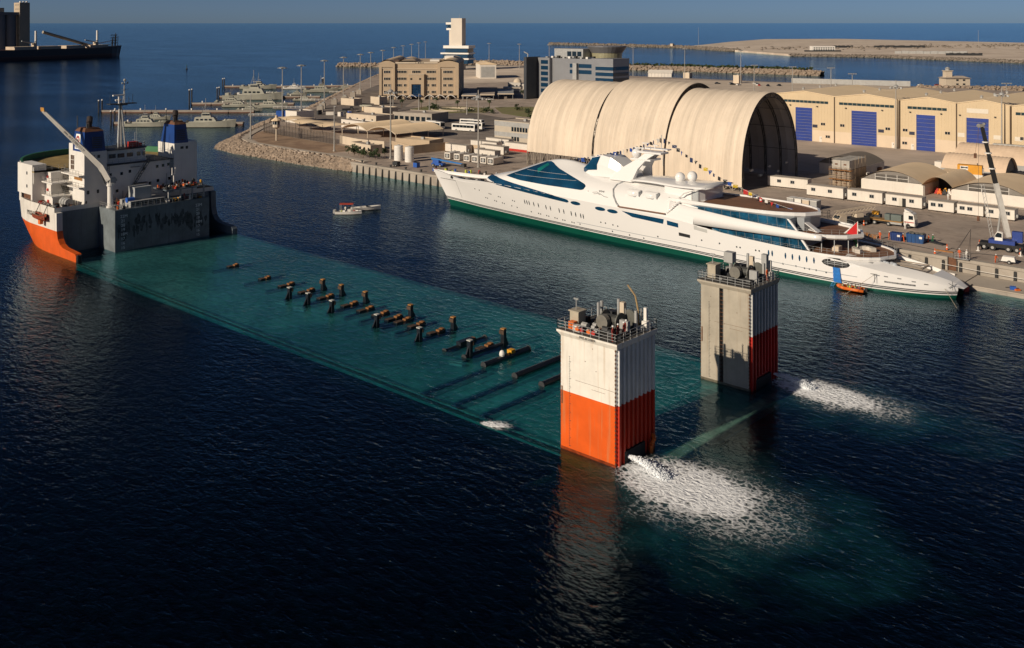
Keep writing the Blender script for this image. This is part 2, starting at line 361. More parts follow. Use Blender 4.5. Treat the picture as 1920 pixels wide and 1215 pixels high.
for ang in range(0, 24):
    a, b = 2*math.pi*ang/24, 2*math.pi*(ang+1)/24
    for rr, w in ((6.5, .8), (11, .5)):
        p = [(-386+math.cos(t)*q*1.1, 377+math.sin(t)*q) for t, q in ((a, rr), (b, rr), (b, rr+w), (a, rr+w))]
        mb.prism(p, Z0+.05, Z0+.35)
struct('garden_kerb', mb, cream)

# quay wall facing, its panels and its rubber fenders
QX0, QX1 = -266, 60
def qy(x): return 211.6 + (x+266)*(207.3-211.6)/216.0
wall = struct('quay_wall', MB().ext([(QX0, qy(QX0)-.35, -4), (QX1, qy(QX1)-.35, -4), (QX1, qy(QX1)+.1, -4), (QX0, qy(QX0)+.1, -4)], (0, 0, 4+Z0-.5)), concrete)
cope = MB().ext([(QX0, qy(QX0)-.6, Z0-.5), (QX1, qy(QX1)-.6, Z0-.5), (QX1, qy(QX1)+.9, Z0-.5), (QX0, qy(QX0)+.9, Z0-.5)], (0, 0, .62)); cope.build('coping', concrete, wall)
pan = MB().box(-1.62, 1.62, -.14, 0, -2.5, 2.62).mesh('wall_panel', concrete)
fen = MB().ext([(-.28,-.62,-.6),(-.28,-.02,-.6),(-.28,-.02,2.5),(-.28,-.3,2.5)], (.56,0,0)).mesh('fender', black)
x = QX0+1.8
k = 0
while x < -42:
    if not (-204 < x < -92):
        inst('wall_panel', pan, wall, (x, qy(x)-.35, 0))
        if x < -204 or x > -78: inst('fender', fen, wall, (x+1.7, qy(x+1.7)-.40, 0))
    x += 3.4
# low landing stage in front of the wall
lp = struct('landing_stage', MB().prism([(-74,197.3),(30,196.4),(30,qy(30)-.5),(-74,qy(-74)-.5)], -2, .62), [concrete][0])
slab = MB().box(-5.9,5.9,0,9.0,0,.16).mesh('slab', mat('stage_concrete', (.47,.41,.34), .9, .12, .2, bump=.01, bscale=3))
for i in range(8): inst('slab', slab, lp, (-68+i*12.05, 197.45-.05*i, .62))

# rock revetment and breakwaters
def rocks(name, label, crest, toe, zc, zt, size, n, m, seed, base=True):
    rnd = random.Random(seed); mb = MB(); N = len(crest)-1
    if base:
        for i in range(N):
            mb.poly([(*toe[i], zt-.9), (*toe[i+1], zt-.9), (*crest[i+1], zc-.5), (*crest[i], zc-.5)])
    seg = [(Vector(crest[i+1])-Vector(crest[i])).length + (Vector(toe[i+1])-Vector(toe[i])).length for i in range(N)]
    for _ in range(n):
        i = rnd.choices(range(N), seg)[0]; t, s_ = rnd.random(), rnd.random()
        c = Vector(crest[i]).lerp(Vector(crest[i+1]), t); q = Vector(toe[i]).lerp(Vector(toe[i+1]), t)
        p = q.lerp(c, s_); mb.rock((p.x, p.y, zt+(zc-zt)*s_-.15), size*rnd.uniform(.6, 1.35), rnd)
    return stuff(mb.build(name, m), label, 'rocks')
rocks('revetment_rocks', 'sloping bank of pale boulders round the near corner of the land',
      [(-415,279),(-400,268.5),(-383,249.5),(-364,230),(-352,221.5),(-337,216.6),(-312,216),(-278,215.6),(-265,212.6)],
      [(-422,273),(-406,260),(-388,241),(-370,222.5),(-356,212.5),(-338,209.4),(-312,209.2),(-290,209.2),(-266,210.8)], Z0+.1, -.4, .78, 3000, rock_m, 3)
rocks('shore_rocks', 'strip of rocks along the far bank beside the piers', [(-702,590),(-581,463),(-476.5,355),(-432,311),(-415,279)], [(-709,585),(-588,457),(-483,349),(-439,306),(-422,274)], Z0, -.4, 1.0, 1500, rock_m, 4)
def breakwater(name, label, pts, w, h, size, n, m, seed):
    L, Q = strip(pts, w); l2, q2 = strip(pts, w*.3); rnd = random.Random(seed); mb = MB()
    for a, b, zz in ((L, l2, 1), (Q, q2, 1)):
        for i in range(len(pts)-1): mb.poly([(*a[i], -1), (*a[i+1], -1), (*b[i+1], h-.4), (*b[i], h-.4)])
    for i in range(len(pts)-1): mb.poly([(*l2[i], h-.4), (*l2[i+1], h-.4), (*q2[i+1], h-.4), (*q2[i], h-.4)])
    seg = [(Vector(pts[i+1])-Vector(pts[i])).length for i in range(len(pts)-1)]
    for _ in range(n):
        i = rnd.choices(range(len(seg)), seg)[0]; t = rnd.uniform(-.01, 1.01); s_ = rnd.uniform(-.5, .5)
        a = Vector(pts[i]).lerp(Vector(pts[i+1]), t); d = (Vector(pts[i+1])-Vector(pts[i])).normalized()
        z = h*min(1, (1-abs(s_)*2)/.7)
        mb.rock((a.x-d.y*s_*w, a.y+d.x*s_*w, z-.3), size*rnd.uniform(.6, 1.4), rnd)
    return stuff(mb.build(name, m), label, 'breakwater')
breakwater('breakwater', 'pale rock breakwater ending left of the beige office block', [G(-203,1150), G(-150,1135), G(-100,1080)], 16, 3.6, 1.7, 420, rock_m, 11)
breakwater('breakwater', 'rock bank behind the sand lot, right of the control tower', [G(-65,1190), G(-20,1200), G(22,1170)], 22, 4.5, 1.9, 420, rock_m, 12)
breakwater('breakwater', 'shrub topped rock breakwater behind the fabric hangar', [G(110,1075), G(180,1035), G(250,985), G(300,945)], 17, 4.2, 1.7, 1100, rock_m, 13)
breakwater('breakwater', 'long thin dark breakwater stretching across the open sea to the island', [G(90,2310), G(200,2180), G(345,1995), G(400,1735)], 20, 4.2, 2.6, 900, rock_d, 14)
rnd = random.Random(5); mb = MB()
for i in range(330):
    t = rnd.random(); a = Vector(G(105,1090)).lerp(Vector(G(292,962)), t); s_ = rnd.uniform(.8, 1.9)
    px_, py_ = a.x+rnd.uniform(-3,3), a.y+rnd.uniform(-1,6)
    for q in range(10):
        c = Vector((px_+rnd.uniform(-.8,.8)*s_, py_+rnd.uniform(-.8,.8)*s_, 4+rnd.uniform(0,1.6)*s_)); u = Vector((rnd.uniform(-1,1), rnd.uniform(-1,1), rnd.uniform(-.6,1))).normalized(); w_ = u.orthogonal()
        mb.poly([c-u*.8*s_, c+w_*.45*s_, c+u*.8*s_, c-w_*.45*s_])
stuff(mb.build('shrub_belt', leaf), 'dark green shrubs growing along the breakwater crest', 'shrubs')
ISL = [G(345,1990), G(396,1728), G(428,1505), G(542,1452), G(591,1350), G(653,1240), G(720,1180), G(1600,1500), G(1500,2300), G(1245,2374), G(993,2960), G(752,2900), G(560,2500), G(420,2150)]
struct('sand_island', MB().prism(ISL, -3, 3.0), sand)
breakwater('breakwater', 'dark rock edging along the near shore of the sand island', [G(428,1500), G(542,1447), G(591,1345), G(653,1236), G(720,1178)], 11, 3.4, 1.6, 900, rock_d, 15)
rnd = random.Random(9); mb = MB()
for i in range(240):
    t = rnd.random(); a = Vector(G(480,1800)).lerp(Vector(G(1150,2100)), t); mb.rock((a.x+rnd.gauss(0,60), a.y+rnd.gauss(0,60), 3.4), rnd.uniform(1.5,4), rnd)
stuff(mb.build('rubble_heaps', rock_d), 'scattered dark rubble heaps on the sand island', 'rubble')
# ---------------------------------------------------------------- churned water and jets at the buoyancy towers
def foam_material(name, ox, oy, length, width, cut, seed):
    m = bpy.data.materials.new(name); m.use_nodes = True; n = m.node_tree.nodes; l = m.node_tree.links
    p = n['Principled BSDF']; p.inputs['Base Color'].default_value = (.93,.95,.97,1); p.inputs['Roughness'].default_value = .7
    tc = n.new('ShaderNodeTexCoord'); sx = n.new('ShaderNodeSeparateXYZ'); l.new(tc.outputs['Object'], sx.inputs[0])
    def M2(op, a, b=None):
        x = n.new('ShaderNodeMath'); x.operation = op
        for i, q in enumerate((a, b)):
            if q is None: continue
            if isinstance(q, (int, float)): x.inputs[i].default_value = q
            else: l.new(q, x.inputs[i])
        return x.outputs[0]
    def N(scale, det, sx_=1, dist=0.):
        mp = n.new('ShaderNodeMapping'); mp.inputs['Scale'].default_value = (sx_, 1, 1); mp.inputs['Location'].default_value = (seed*3.1, seed*7.7, 0); l.new(tc.outputs['Object'], mp.inputs['Vector'])
        t = n.new('ShaderNodeTexNoise'); t.inputs['Scale'].default_value = scale; t.inputs['Detail'].default_value = det; t.inputs['Roughness'].default_value = .62; t.inputs['Distortion'].default_value = dist; l.new(mp.outputs[0], t.inputs['Vector']); return t.outputs['Fac']
    # plume footprint: a broad oval lying off the outlet
    du = M2('DIVIDE', M2('SUBTRACT', sx.outputs['X'], length*.5), length*.52); dv = M2('DIVIDE', sx.outputs['Y'], width)
    big = N(.16, 4, .8)
    e = M2('ADD', M2('MULTIPLY', du, du), M2('MULTIPLY', dv, dv))
    core = M2('ADD', M2('POWER', M2('DIVIDE', M2('SUBTRACT', sx.outputs['X'], length*.27), length*.42), 2.0), M2('MULTIPLY', M2('MULTIPLY', dv, dv), 3.2))
    fall = M2('SUBTRACT', .86, M2('MULTIPLY', e, .80)); fall = M2('ADD', fall, M2('MULTIPLY', M2('SUBTRACT', big, .5), 1.1))
    fall = M2('ADD', fall, M2('MAXIMUM', 0, M2('MULTIPLY', M2('SUBTRACT', 1, core), .95)))
    # cellular foam lace
    mp = n.new('ShaderNodeMapping'); mp.inputs['Scale'].default_value = (.75, 1.1, 1); l.new(tc.outputs['Object'], mp.inputs['Vector'])
    wob = n.new('ShaderNodeTexNoise'); wob.inputs['Scale'].default_value = .9; wob.inputs['Detail'].default_value = 4; l.new(mp.outputs[0], wob.inputs['Vector'])
    vm = n.new('ShaderNodeVectorMath'); vm.operation = 'MULTIPLY_ADD'; vm.inputs[1].default_value = (1.3,)*3; l.new(wob.outputs['Color'], vm.inputs[0]); l.new(mp.outputs[0], vm.inputs[2])
    vo = n.new('ShaderNodeTexVoronoi'); vo.feature = 'DISTANCE_TO_EDGE'; vo.inputs['Scale'].default_value = 1.35; l.new(vm.outputs[0], vo.inputs['Vector'])
    lace = M2('SUBTRACT', 1.0, M2('MULTIPLY', vo.outputs['Distance'], 3.9)); fine = N(3.2, 6, .8)
    val = M2('ADD', M2('MULTIPLY', fall, 1.25), M2('ADD', M2('MULTIPLY', lace, .62), M2('MULTIPLY', M2('SUBTRACT', fine, .5), 1.25)))
    mr = n.new('ShaderNodeMapRange'); mr.inputs[1].default_value = cut; mr.inputs[2].default_value = cut+.9; l.new(val, mr.inputs[0])
    inside = n.new('ShaderNodeMapRange'); inside.inputs[1].default_value = .02; inside.inputs[2].default_value = .75; l.new(fall, inside.inputs[0])
    milk = M2('MULTIPLY', M2('POWER', inside.outputs[0], 1.6), M2('MULTIPLY', M2('ADD', big, .1), .05))
    a = M2('MULTIPLY', M2('MAXIMUM', M2('MULTIPLY', mr.outputs[0], inside.outputs[0]), milk), .96)
    l.new(a, p.inputs['Alpha'])
    b = n.new('ShaderNodeBump'); b.inputs['Distance'].default_value = .1; b.inputs['Strength'].default_value = .7; l.new(val, b.inputs['Height']); l.new(b.outputs[0], p.inputs['Normal'])
    return m
def aerated_material(name, length, width):
    """milky bubble-filled water under and round the foam"""
    m = bpy.data.materials.new(name); m.use_nodes = True; n = m.node_tree.nodes; l = m.node_tree.links
    p = n['Principled BSDF']; p.inputs['Base Color'].default_value = (.045,.27,.30,1); p.inputs['Roughness'].default_value = .9; p.inputs['Specular IOR Level'].default_value = 0
    tc = n.new('ShaderNodeTexCoord'); mp = n.new('ShaderNodeMapping'); mp.inputs['Scale'].default_value = (1/length, 1/width, 0); l.new(tc.outputs['Object'], mp.inputs[0])
    ln = n.new('ShaderNodeVectorMath'); ln.operation = 'LENGTH'; l.new(mp.outputs[0], ln.inputs[0])
    t = n.new('ShaderNodeTexNoise'); t.inputs['Scale'].default_value = .13; t.inputs['Detail'].default_value = 6; l.new(tc.outputs['Object'], t.inputs['Vector'])
    x = n.new('ShaderNodeMath'); x.operation = 'MULTIPLY_ADD'; x.inputs[1].default_value = 1.5; x.inputs[2].default_value = -.75; l.new(t.outputs['Fac'], x.inputs[0])
    y = n.new('ShaderNodeMath'); y.operation = 'ADD'; l.new(x.outputs[0], y.inputs[0]); l.new(ln.outputs['Value'], y.inputs[1])
    mr = n.new('ShaderNodeMapRange'); mr.interpolation_type = 'SMOOTHSTEP'; mr.inputs[1].default_value = 1.0; mr.inputs[2].default_value = .15; mr.inputs[3].default_value = 0; mr.inputs[4].default_value = .46; l.new(y.outputs[0], mr.inputs[0])
    l.new(mr.outputs[0], p.inputs['Alpha']); return m
def grid_sheet(name, x0, x1, y0, y1, nx, ny, amp, m, loc, rz, seed):
    rnd = random.Random(seed); mb = MB(); V = []
    for j in range(ny+1):
        for i in range(nx+1):
            V.append((x0+(x1-x0)*i/nx, y0+(y1-y0)*j/ny, amp*rnd.random()))
    mb.add(V, [(j*(nx+1)+i, j*(nx+1)+i+1, (j+1)*(nx+1)+i+1, (j+1)*(nx+1)+i) for j in range(ny) for i in range(nx)])
    o = mb.build(name, m, None, True); o.location = loc; o.rotation_euler = (0,0,rz); return o
def plume(pos, ang, L, Wd, label1, label2, cut, seed, label3):
    stuff(grid_sheet('aerated_water', -L*.75, L*1.2, -Wd*1.8, Wd*1.8, 30, 30, 0, aerated_material('aerated_water', L*1.0, Wd*1.5), (pos[0]+math.cos(ang)*L*.58, pos[1]+math.sin(ang)*L*.58-1.2, -.05), ang, seed), label2, 'water')
    stuff(grid_sheet('foam', -.06*L, L*1.2, -Wd*1.25, Wd*1.25, 110, 110, .1, foam_material('foam', 0, 0, L, Wd, cut, seed), (pos[0], pos[1], .03), ang, seed), label1, 'foam')
    # the jet itself: an arc of torn water lumps
    rnd = random.Random(seed); mb = MB()
    for k in range(2600):
        t = rnd.random()**.8; sp = .16+1.15*t; d = 6.0*t
        zc = .78+.55*t-1.45*t*t
        mb.rock((d+rnd.gauss(0,.15), rnd.gauss(0,.36)*sp, max(.03, zc+rnd.gauss(0,.26)*sp)), (.03+.075*rnd.random()), rnd)
    rng = [[(5.4*t, rr*(.30*(.6+1.5*t))*math.cos(a), max(.02, .78+.55*t-1.45*t*t+rr*.26*(.6+t)*math.sin(a))) for a, rr in [(2*math.pi*i/14, rnd.uniform(.8,1.2)) for i in range(14)]] for t in [q/15 for q in range(16)]]
    mb.loft(rng)
    o = mb.build('water_jet', mat('white_water', (.82,.85,.88), .5, .05, 2)); o.location = (pos[0], pos[1], 0); o.rotation_euler = (0,0,ang)
    stuff(o, label3, 'water jet')
plume((-66.2, 92.9), R(-5), 24.5, 10.8, 'large white foam patch spreading from the orange and white tower', 'milky teal water round the large foam patch', .92, 1, 'white water jet gushing from the orange and white tower')
plume((-66.0, 128.7), R(-2), 23, 7.4, 'smaller white foam patch spreading from the grey tower', 'milky teal water round the smaller foam patch', 1.0, 2, 'thin water jet gushing from the grey and red tower')
stuff(grid_sheet('foam', -.5, 5.2, -2.2, 2.2, 24, 24, .12, foam_material('foam', 0, 0, 4.6, 1.7, .75, 3), (-86.4, 89.6, .03), R(20), 3), 'small round patch of bubbling foam at the submerged deck edge', 'foam')
# ---------------------------------------------------------------- heavy-lift ship (bow and deckhouse at the left, submerged deck, two towers)
SH = (-230., 111., 0.)
ship = T('heavy_lift_ship', 'semi-submerged white and orange heavy lift ship with two blue funnels', 'ship', SH)
def sp(mb, name, m, parent=None, smooth=False): return mb.build(name, m, parent or ship, smooth, SH)
YN, YF = 91.5, 130.5
hullm = split_mat('orange_white_hull', 5.25, (.70,.105,.008), (.74,.70,.64), .5, .3)
def outline(xk, xt, x_aft, n=14, hb=19.5):
    pts = [(x_aft, 111-hb)]
    for i in range(n+1):
        a = math.pi/2*i/n; pts.append((xk-(xk-xt)*math.sin(a), 111-hb*math.cos(a)**.8))
    for i in range(n-1, -1, -1):
        a = math.pi/2*i/n; pts.append((xk-(xk-xt)*math.sin(a), 111+hb*math.cos(a)**.8))
    pts.append((x_aft, 111+hb)); return pts
rings = []
for z, xk, xt in ((-4,-219.5,-246),(0,-222,-249),(2.5,-226,-252),(5.3,-230.5,-254.5),(9.3,-231,-256),(10.2,-231,-256.4)):
    rings.append([(x, y, z) for x, y in outline(xk, xt, -219)])
hull = sp(MB().loft(rings, caps=False), 'hull', hullm, smooth=False)
ri_ = [[(x, y, z) for x, y in outline(-231,-255.9,-219,14,19.25)] for z in (9.3, 10.2)]
sp(MB().loft([r_[::-1] for r_ in ri_], closed=False).loft([ri_[1], rings[-1]], closed=False), 'bulwark', mat('bulwark_inside', (.30,.27,.24), .7, .2, .5), hull)
sp(MB().prism(outline(-231,-255.6,-219.2,14,19.2), 9.25, 9.32), 'foredeck', mat('brown_deck', (.13,.085,.06), .8, .3, .4))
# transverse bulkhead, protruding block with draught marks, side sponsons, drowned cargo deck
sp(MB().box(-219, -218.85, 91.7, 130.3, -4, 9.2), 'bulkhead', grey_steel)
def sponson(y0, y1, m):
    pr = [(-219.05,9.2),(-217.9,9.2),(-217.75,5.2),(-217.2,3.6),(-216.2,2.6),(-214.6,2.05),(-211,1.85),(-208.6,1.7),(-208.2,1.2),(-208.2,-4),(-219.05,-4)]
    return sp(MB().ext([(x, y0, z) for x, z in pr], (0, y1-y0, 0)), 'sponson', m)
sponson(YN, YN+1.3, hullm); sponson(YF-1.3, YF, grey_steel)
sp(MB().box(-208.2,-207.9,91.6,92.7,-2,1.5).box(-208.0,-207.75,91.7,91.95,-1,1.6).box(-208.0,-207.75,92.3,92.55,-1,1.6), 'rubbing_strip', dark)
blk = sp(MB().box(-219, -211, 101.4, 124.6, -4, 9.25), 'forward_block', mat('scuffed_grey_steel', (.17,.2,.215), .6, .3, .25, streak=.5, streak_rgb=(.07,.075,.08)))
# dark scuffed band where cargo has rubbed the block
rnd = random.Random(21); mb = MB()
for i in range(110):
    y = 102.2+rnd.random()*21.6; z = 3.4+rnd.random()*2.6+(.8 if 106 < y < 119 else -.4); a = rnd.uniform(.15,.55); h = rnd.uniform(.4,1.6); N = 11
    mb.poly([(-210.985+i*.0003, y+a*math.cos(2*math.pi*k/N)*rnd.uniform(.5,1.2), z+h*math.sin(2*math.pi*k/N)*rnd.uniform(.5,1.2)) for k in range(N)])
sp(mb, 'scuff_mark', mat('black_scuff', (.075,.09,.10), .75, .6, 1.6), blk)
marks = mat('mark_white', (.88,.88,.85), .6, 0)
for yb in (103.2, 121.6):
    for i, s_ in enumerate(['22M','21','20','19','18M','17','16','15']):
        text('draught_mark', s_, .95, marks, blk, (-210.93-SH[0], yb-SH[1]+(.22 if len(s_) == 3 else 0), 7.75-i*1.0), FX)
deckm = mat('drowned_deck', (.46,.62,.58), .8, .22, .06); blotch(deckm, (.13,.22,.24), .035, .46, .64, .75); blotch(deckm, (.2,.26,.22), .3, .55, .68, .5)
deck = sp(MB().ext([(-211,YN,-.5),(-66.2,YN,-1.3),(-66.2,YN,-1.5),(-211,YN,-1.5)], (0,YF-YN,0)), 'cargo_deck', deckm)
for x in range(-206, -68, 12):
    for y0_, y1_ in ((YN+.6,104.2),(117.5,YF-.6)): sp(MB().box(x-.12,x+.12,y0_,y1_,-1.5,-.5-.8*(x+211)/145+.03), 'deck_seam', mat('deck_weld', (.25,.32,.29), .8, .5, .3), deck)
sp(MB().box(-211, -66.25, YN+.03, YF-.03, -3.8, -1.5), 'lower_hull', mat('black_bottom', (.008,.009,.01), .7, .1, .3), deck)
sp(MB().ext([(-211,YN,-.5),(-66.2,YN,-1.25),(-66.2,YN,-1.0),(-211,YN,-.34)], (0,.4,0)), 'deck_edge', mat('rust_brown_edge', (.16,.12,.07), .8, .4, .3), deck)
sp(MB().box(-66.2, -62.6, YN+1, YF-1, -1.6, -1.2), 'stern_shelf', deckm, deck); sp(MB().box(-64.2, -62.6, 95.2, 124.5, -1.2, -.34), 'deck_edge', mat('pale_green_edge', (.62,.66,.48), .8, .25, .3), deck)
# raised forecastle
fc = []
for z in (9.3, 18.3): fc.append([(x, y, z) for x, y in outline(-231, -256.2, -231, 14, 19.4) if x < -238.6])
fcs = sp(MB().loft(fc, closed=False), 'forecastle', white)
inn = [p for p in outline(-231, -255.7, -231, 14, 18.9) if p[0] < -238.2]; oute = [p for p in outline(-231,-256.2,-231,14,19.42) if p[0] < -238.2]
sp(MB().loft([[(x, y, 16.9) for x, y in inn], [(x, y, 18.3) for x, y in inn]], closed=False).loft([[(x,y,18.3) for x,y in inn],[(x,y,18.32) for x,y in oute]], closed=False), 'bulwark', green, fcs)
sp(MB().prism(outline(-231,-255.8,-232.2,14,19.0), 16.7, 16.9), 'upper_deck', mat('ochre_deck', (.34,.24,.09), .85, .25, .3), fcs)
sp(MB().box(-238.2,-232.4, 95.2, 129.5, 9.3, 16.7), 'forecastle_bulkhead', white, fcs)
wing = sp(MB().box(-240.5,-232.2,YN+.55,95.2,11.4,18.3).box(-240.5,-239.6,YN+.9,95.2,9.3,11.4).box(-233,-232.2,YN+.55,95.2,9.3,11.4), 'side_wing', white)
sp(MB().box(-237.8,-233.1,92.4,95.0,9.35,11.3), 'winch_housing', rust, wing)
for z in (12.9, 15.9): sp(MB().box(-235.4,-234.9,YN+.48,YN+.52,z,z+.7), 'porthole', pane, wing)
sp(MB().tube((-232.0,92.3,17.8),(-232.0,92.3,14),.14), 'drain_pipe', white, wing)
# stair house between the wing and the funnel casing
st = sp(MB().box(-232.1,-229.2,95.0,97.6,9.3,16.6).box(-231,-226.6,94.3,98.3,9.3,11.2), 'stair_house', white)
for z, x0 in ((11.25, -231.6), (14.3, -232)):
    sp(MB().box(x0,-226.0,93.9,100,z,z+.28), 'platform', white, st)
for x, z in ((-230.6,15.2),(-230.6,12.2),(-228.6,9.9)): sp(MB().box(x-.45,x+.2,94.75 if z > 11 else 94.05,94.98 if z > 11 else 94.29,z,z+.6), 'hose_box', red, st)
def stair(p0, p1, w, parent, n=8, off=SH):
    p0, p1 = Vector(p0), Vector(p1); d = p1-p0; side = Vector((-d.y, d.x, 0)); side = side.normalized()*w/2 if side.length > .01 else Vector((0,w/2,0)); mb = MB()
    for s_ in (-1, 1):
        mb.tube(p0+side*s_, p1+side*s_, .07, 4); mb.tube(p0+side*s_+Vector((0,0,.95)), p1+side*s_+Vector((0,0,.95)), .035, 4)
        for k in (0, .33, .66, 1): q = p0.lerp(p1, k)+side*s_; mb.tube(q, q+Vector((0,0,.95)), .03, 4)
    for k in range(n):
        q = p0.lerp(p1, (k+.5)/n); a = q-side*1.0; mb.tube(q-side, q+side, .09, 4)
    return mb.build('stairway', mat('stair_steel', (.1,.1,.1), .6, .2, 1), parent, False, off)
stair((-226.3,98.2,9.3),(-228.6,98.2,11.5),1.0,st); stair((-227.0,97.8,11.5),(-230.4,97.8,14.5),1.0,st); stair((-226.9,99,14.5),(-230.5,99,17.0),1.0,st)
def rail(pts, parent, name='railing', off=SH, h=1.05, step=1.5, m=None, r=.035, bars=(1., .55)):
    mb = MB()
    for a, b in zip(pts, pts[1:]):
        a, b = Vector(a), Vector(b); L = (b-a).length; n = max(1, round(L/step))
        for i in range(n+1): q = a.lerp(b, i/n); mb.tube(q, q+Vector((0,0,h)), r, 4)
        for k in bars: mb.tube(a+Vector((0,0,h*k)), b+Vector((0,0,h*k)), r*.8, 4)
    return mb.build(name, m or alu, parent, False, off)
rail([(-231.6,94,11.5),(-226.1,94,11.5),(-226.1,99.5,11.5)], st); rail([(-232,94,14.55),(-226.1,94,14.55),(-226.1,99.5,14.55)], st)
rail([(-236.6,91.9,9.35),(-219.2,91.9,9.35)], ship); rail([(-218.8,101.6,9.28),(-211.2,101.6,9.28),(-211.2,124.4,9.28)], ship)
# funnels on their casings
bluef = mat('funnel_blue', (.010,.05,.22), .4, .15, .3, streak=.3, streak_rgb=(.01,.012,.02))
funnels = []
for k, (y0, y1, yb) in enumerate(((98.4,103.6,103.4),(120.3,126.3,124.1))):
    cas = sp(MB().box(-227.5,-219.6,y0,y1,9.3,21.7), 'funnel_casing', white)
    f = MB().loft([[(-226.4,y0+.1,21.7),(-219.8,y0+.1,21.7),(-219.8,yb,21.7),(-226.4,yb,21.7)], [(-225.4,y0+.45,26.2),(-220.4,y0+.45,26.2),(-220.4,yb-.25,26.2),(-225.4,yb-.25,26.2)]])
    fo = sp(f, 'funnel', bluef, cas); funnels.append(fo)
    sp(MB().loft([[(-225.5,y0+.4,26.2),(-220.3,y0+.4,26.2),(-220.3,yb-.2,26.2),(-225.5,yb-.2,26.2)], [(-224.6,y0+1,27.0),(-221.2,y0+1,27.0),(-221.2,yb-.9,27.0),(-224.6,yb-.9,27.0)]]), 'funnel_cowl', rust, cas)
    ym = (y0+yb)/2
    sp(MB().tube((-222.6,ym,26.8),(-222.6,ym,28.2),.6,10).tube((-222.6,ym,28.0),(-223.4,ym+.5,29.2),.68,10), 'exhaust_pipe', mat('sooty_steel', (.03,.02,.018), .8, .4, 1), cas)
    sp(MB().tube((-224,ym+.9,26.8),(-224,ym+.9,28.2),.3,8).tube((-221.4,ym-1,26.8),(-221.4,ym-1,27.9),.25,8).tube((-225.4,y0+1,26.2),(-225.4,y0+1,29.6),.1,5), 'vent_pipe', dark, cas)
    g_ = MB()
    for i in range(6): g_.box(-219.80,-219.72,yb-3.1,yb-.8,22.5+i*.45,22.7+i*.45)
    sp(g_, 'louvre', dark, cas)
    sp(MB().box(-219.58,-219.55,y0+1.6,y0+2.4,20.3,20.9).box(-219.58,-219.55,y0+3,y0+3.6,20.2,20.9), 'soot_patch', dark, cas)
    if k == 0:
        lv = sp(MB().box(-226.6,-224.6,y0-.06,y0,17.2,20.8), 'louvre_frame', white, cas)
        for a_ in range(2):
            for b_ in range(3): sp(MB().box(-226.4+a_*.9,-225.65+a_*.9,y0-.1,y0-.05,17.4+b_*1.12,18.4+b_*1.12), 'louvre', mat('brown_louvre', (.09,.05,.03), .7, .2, 1), lv)
        for z_ in (16.3, 13.6): sp(MB().box(-229,-219.7,y0-1.2,y0,z_,z_+.25), 'walkway', white, cas); rail([(-228.9,y0-1.15,z_+.25),(-219.8,y0-1.15,z_+.25)], cas)
        sp(MB().box(-224.6,-220.6,y0-.1,y0,15.2,15.8), 'name_board', mat('ochre_board', (.35,.16,.04), .7, .2, 1), cas); sp(MB().box(-227.4,-225.4,y0-.05,y0+2.5,21.7,23.3), 'fan_house', white, cas)
    if k == 1:
        sp(MB().box(-227.0,-219.9,yb+.1,y1-.1,21.7,22.0).box(-226,-224,126.3,127.1,17,17.2).box(-226,-224,126.3,127.1,15,15.2).box(-226,-224,126.3,127.1,13,13.2), 'step_bracket', white, cas)
# funnel badge on the near funnel's lit side: white board, red ring with dark quarter marks, lettering
by = 98.4
bp = MB().poly([(-224.6,98.52,22.2),(-222.0,98.52,22.2),(-222.15,98.80,25.6),(-224.4,98.80,25.6)]).poly([(-224.6,98.42,22.2),(-222.0,98.42,22.2),(-222.15,98.70,25.6),(-224.4,98.70,25.6)])
badge = sp(bp, 'badge_board', marks, funnels[0])
mb = MB(); mk = MB(); NN = 24
for i in range(NN):
    a, b = 2*math.pi*i/NN, 2*math.pi*(i+1)/NN; tgt = mk if i % 6 in (0,) else mb
    tgt.poly([(-223.3+q*math.cos(t)*.82, 98.345+(24.2+q*math.sin(t)-22.2)*.082, 24.2+q*math.sin(t)) for t, q in ((a,.62),(b,.62),(b,1.05),(a,1.05))])
mk.poly([(-223.3+.24*math.cos(t), 98.345+(2.0+.26*math.sin(t))*.082, 24.2+.26*math.sin(t)) for t in [2*math.pi*i/10 for i in range(10)]])
sp(mb, 'badge_ring', red, badge); sp(mk, 'badge_mark', dark, badge)
tx = text('badge_lettering', 'NDMS', .62, mat('navy_ink', (.02,.03,.1), .6, 0), badge, (-223.3-SH[0], 98.36-SH[1], 22.62), FY)
# deckhouse and bridge
house = sp(MB().box(-233,-220.2,103.65,120.25,9.3,18.0), 'deckhouse', white)
sp(MB().box(-232.5,-219.9,103.65,120.25,18.0,18.15), 'roof_deck', mat('dark_deck', (.1,.1,.1), .8, .2, .5), house)
wm = MB().box(0,.03,-.32,.32,-.35,.35).mesh('window', pane)
for y, z in [(104.7,15.9),(109.4,16.2),(112.9,16.5),(116.2,16.6),(117.7,16.7),(119.1,16.8),(109.5,12.2),(116.4,13.2),(119.3,13.4),(106.3,12.0),(112.8,12.3)]:
    inst('window', wm, house, (-220.2-SH[0], y-SH[1], z))
sp(MB().box(-220.2,-219.7,109.5,111.8,17.15,17.2).box(-220.2,-219.2,110.3,113.4,13.2,13.35), 'ledge', dark, house)
stair((-219.6,108.2,9.4),(-219.6,110.2,12.6),.9,house); stair((-219.6,110.4,13.4),(-219.6,113.8,18.2),.9,house)
br = sp(MB().prism([(-230,103.4),(-224.3,103.4),(-222.4,105.1),(-222.0,109.6),(-222.3,114.2),(-223.6,115.0),(-230,115.0)], 18.15, 21.2), 'bridge', white)
sp(MB().prism([(-230.4,103.1),(-224.2,103.1),(-222.1,104.9),(-221.7,109.6),(-222.0,114.4),(-223.4,115.3),(-230.4,115.3)], 21.2, 21.35), 'bridge_roof', dark, br)
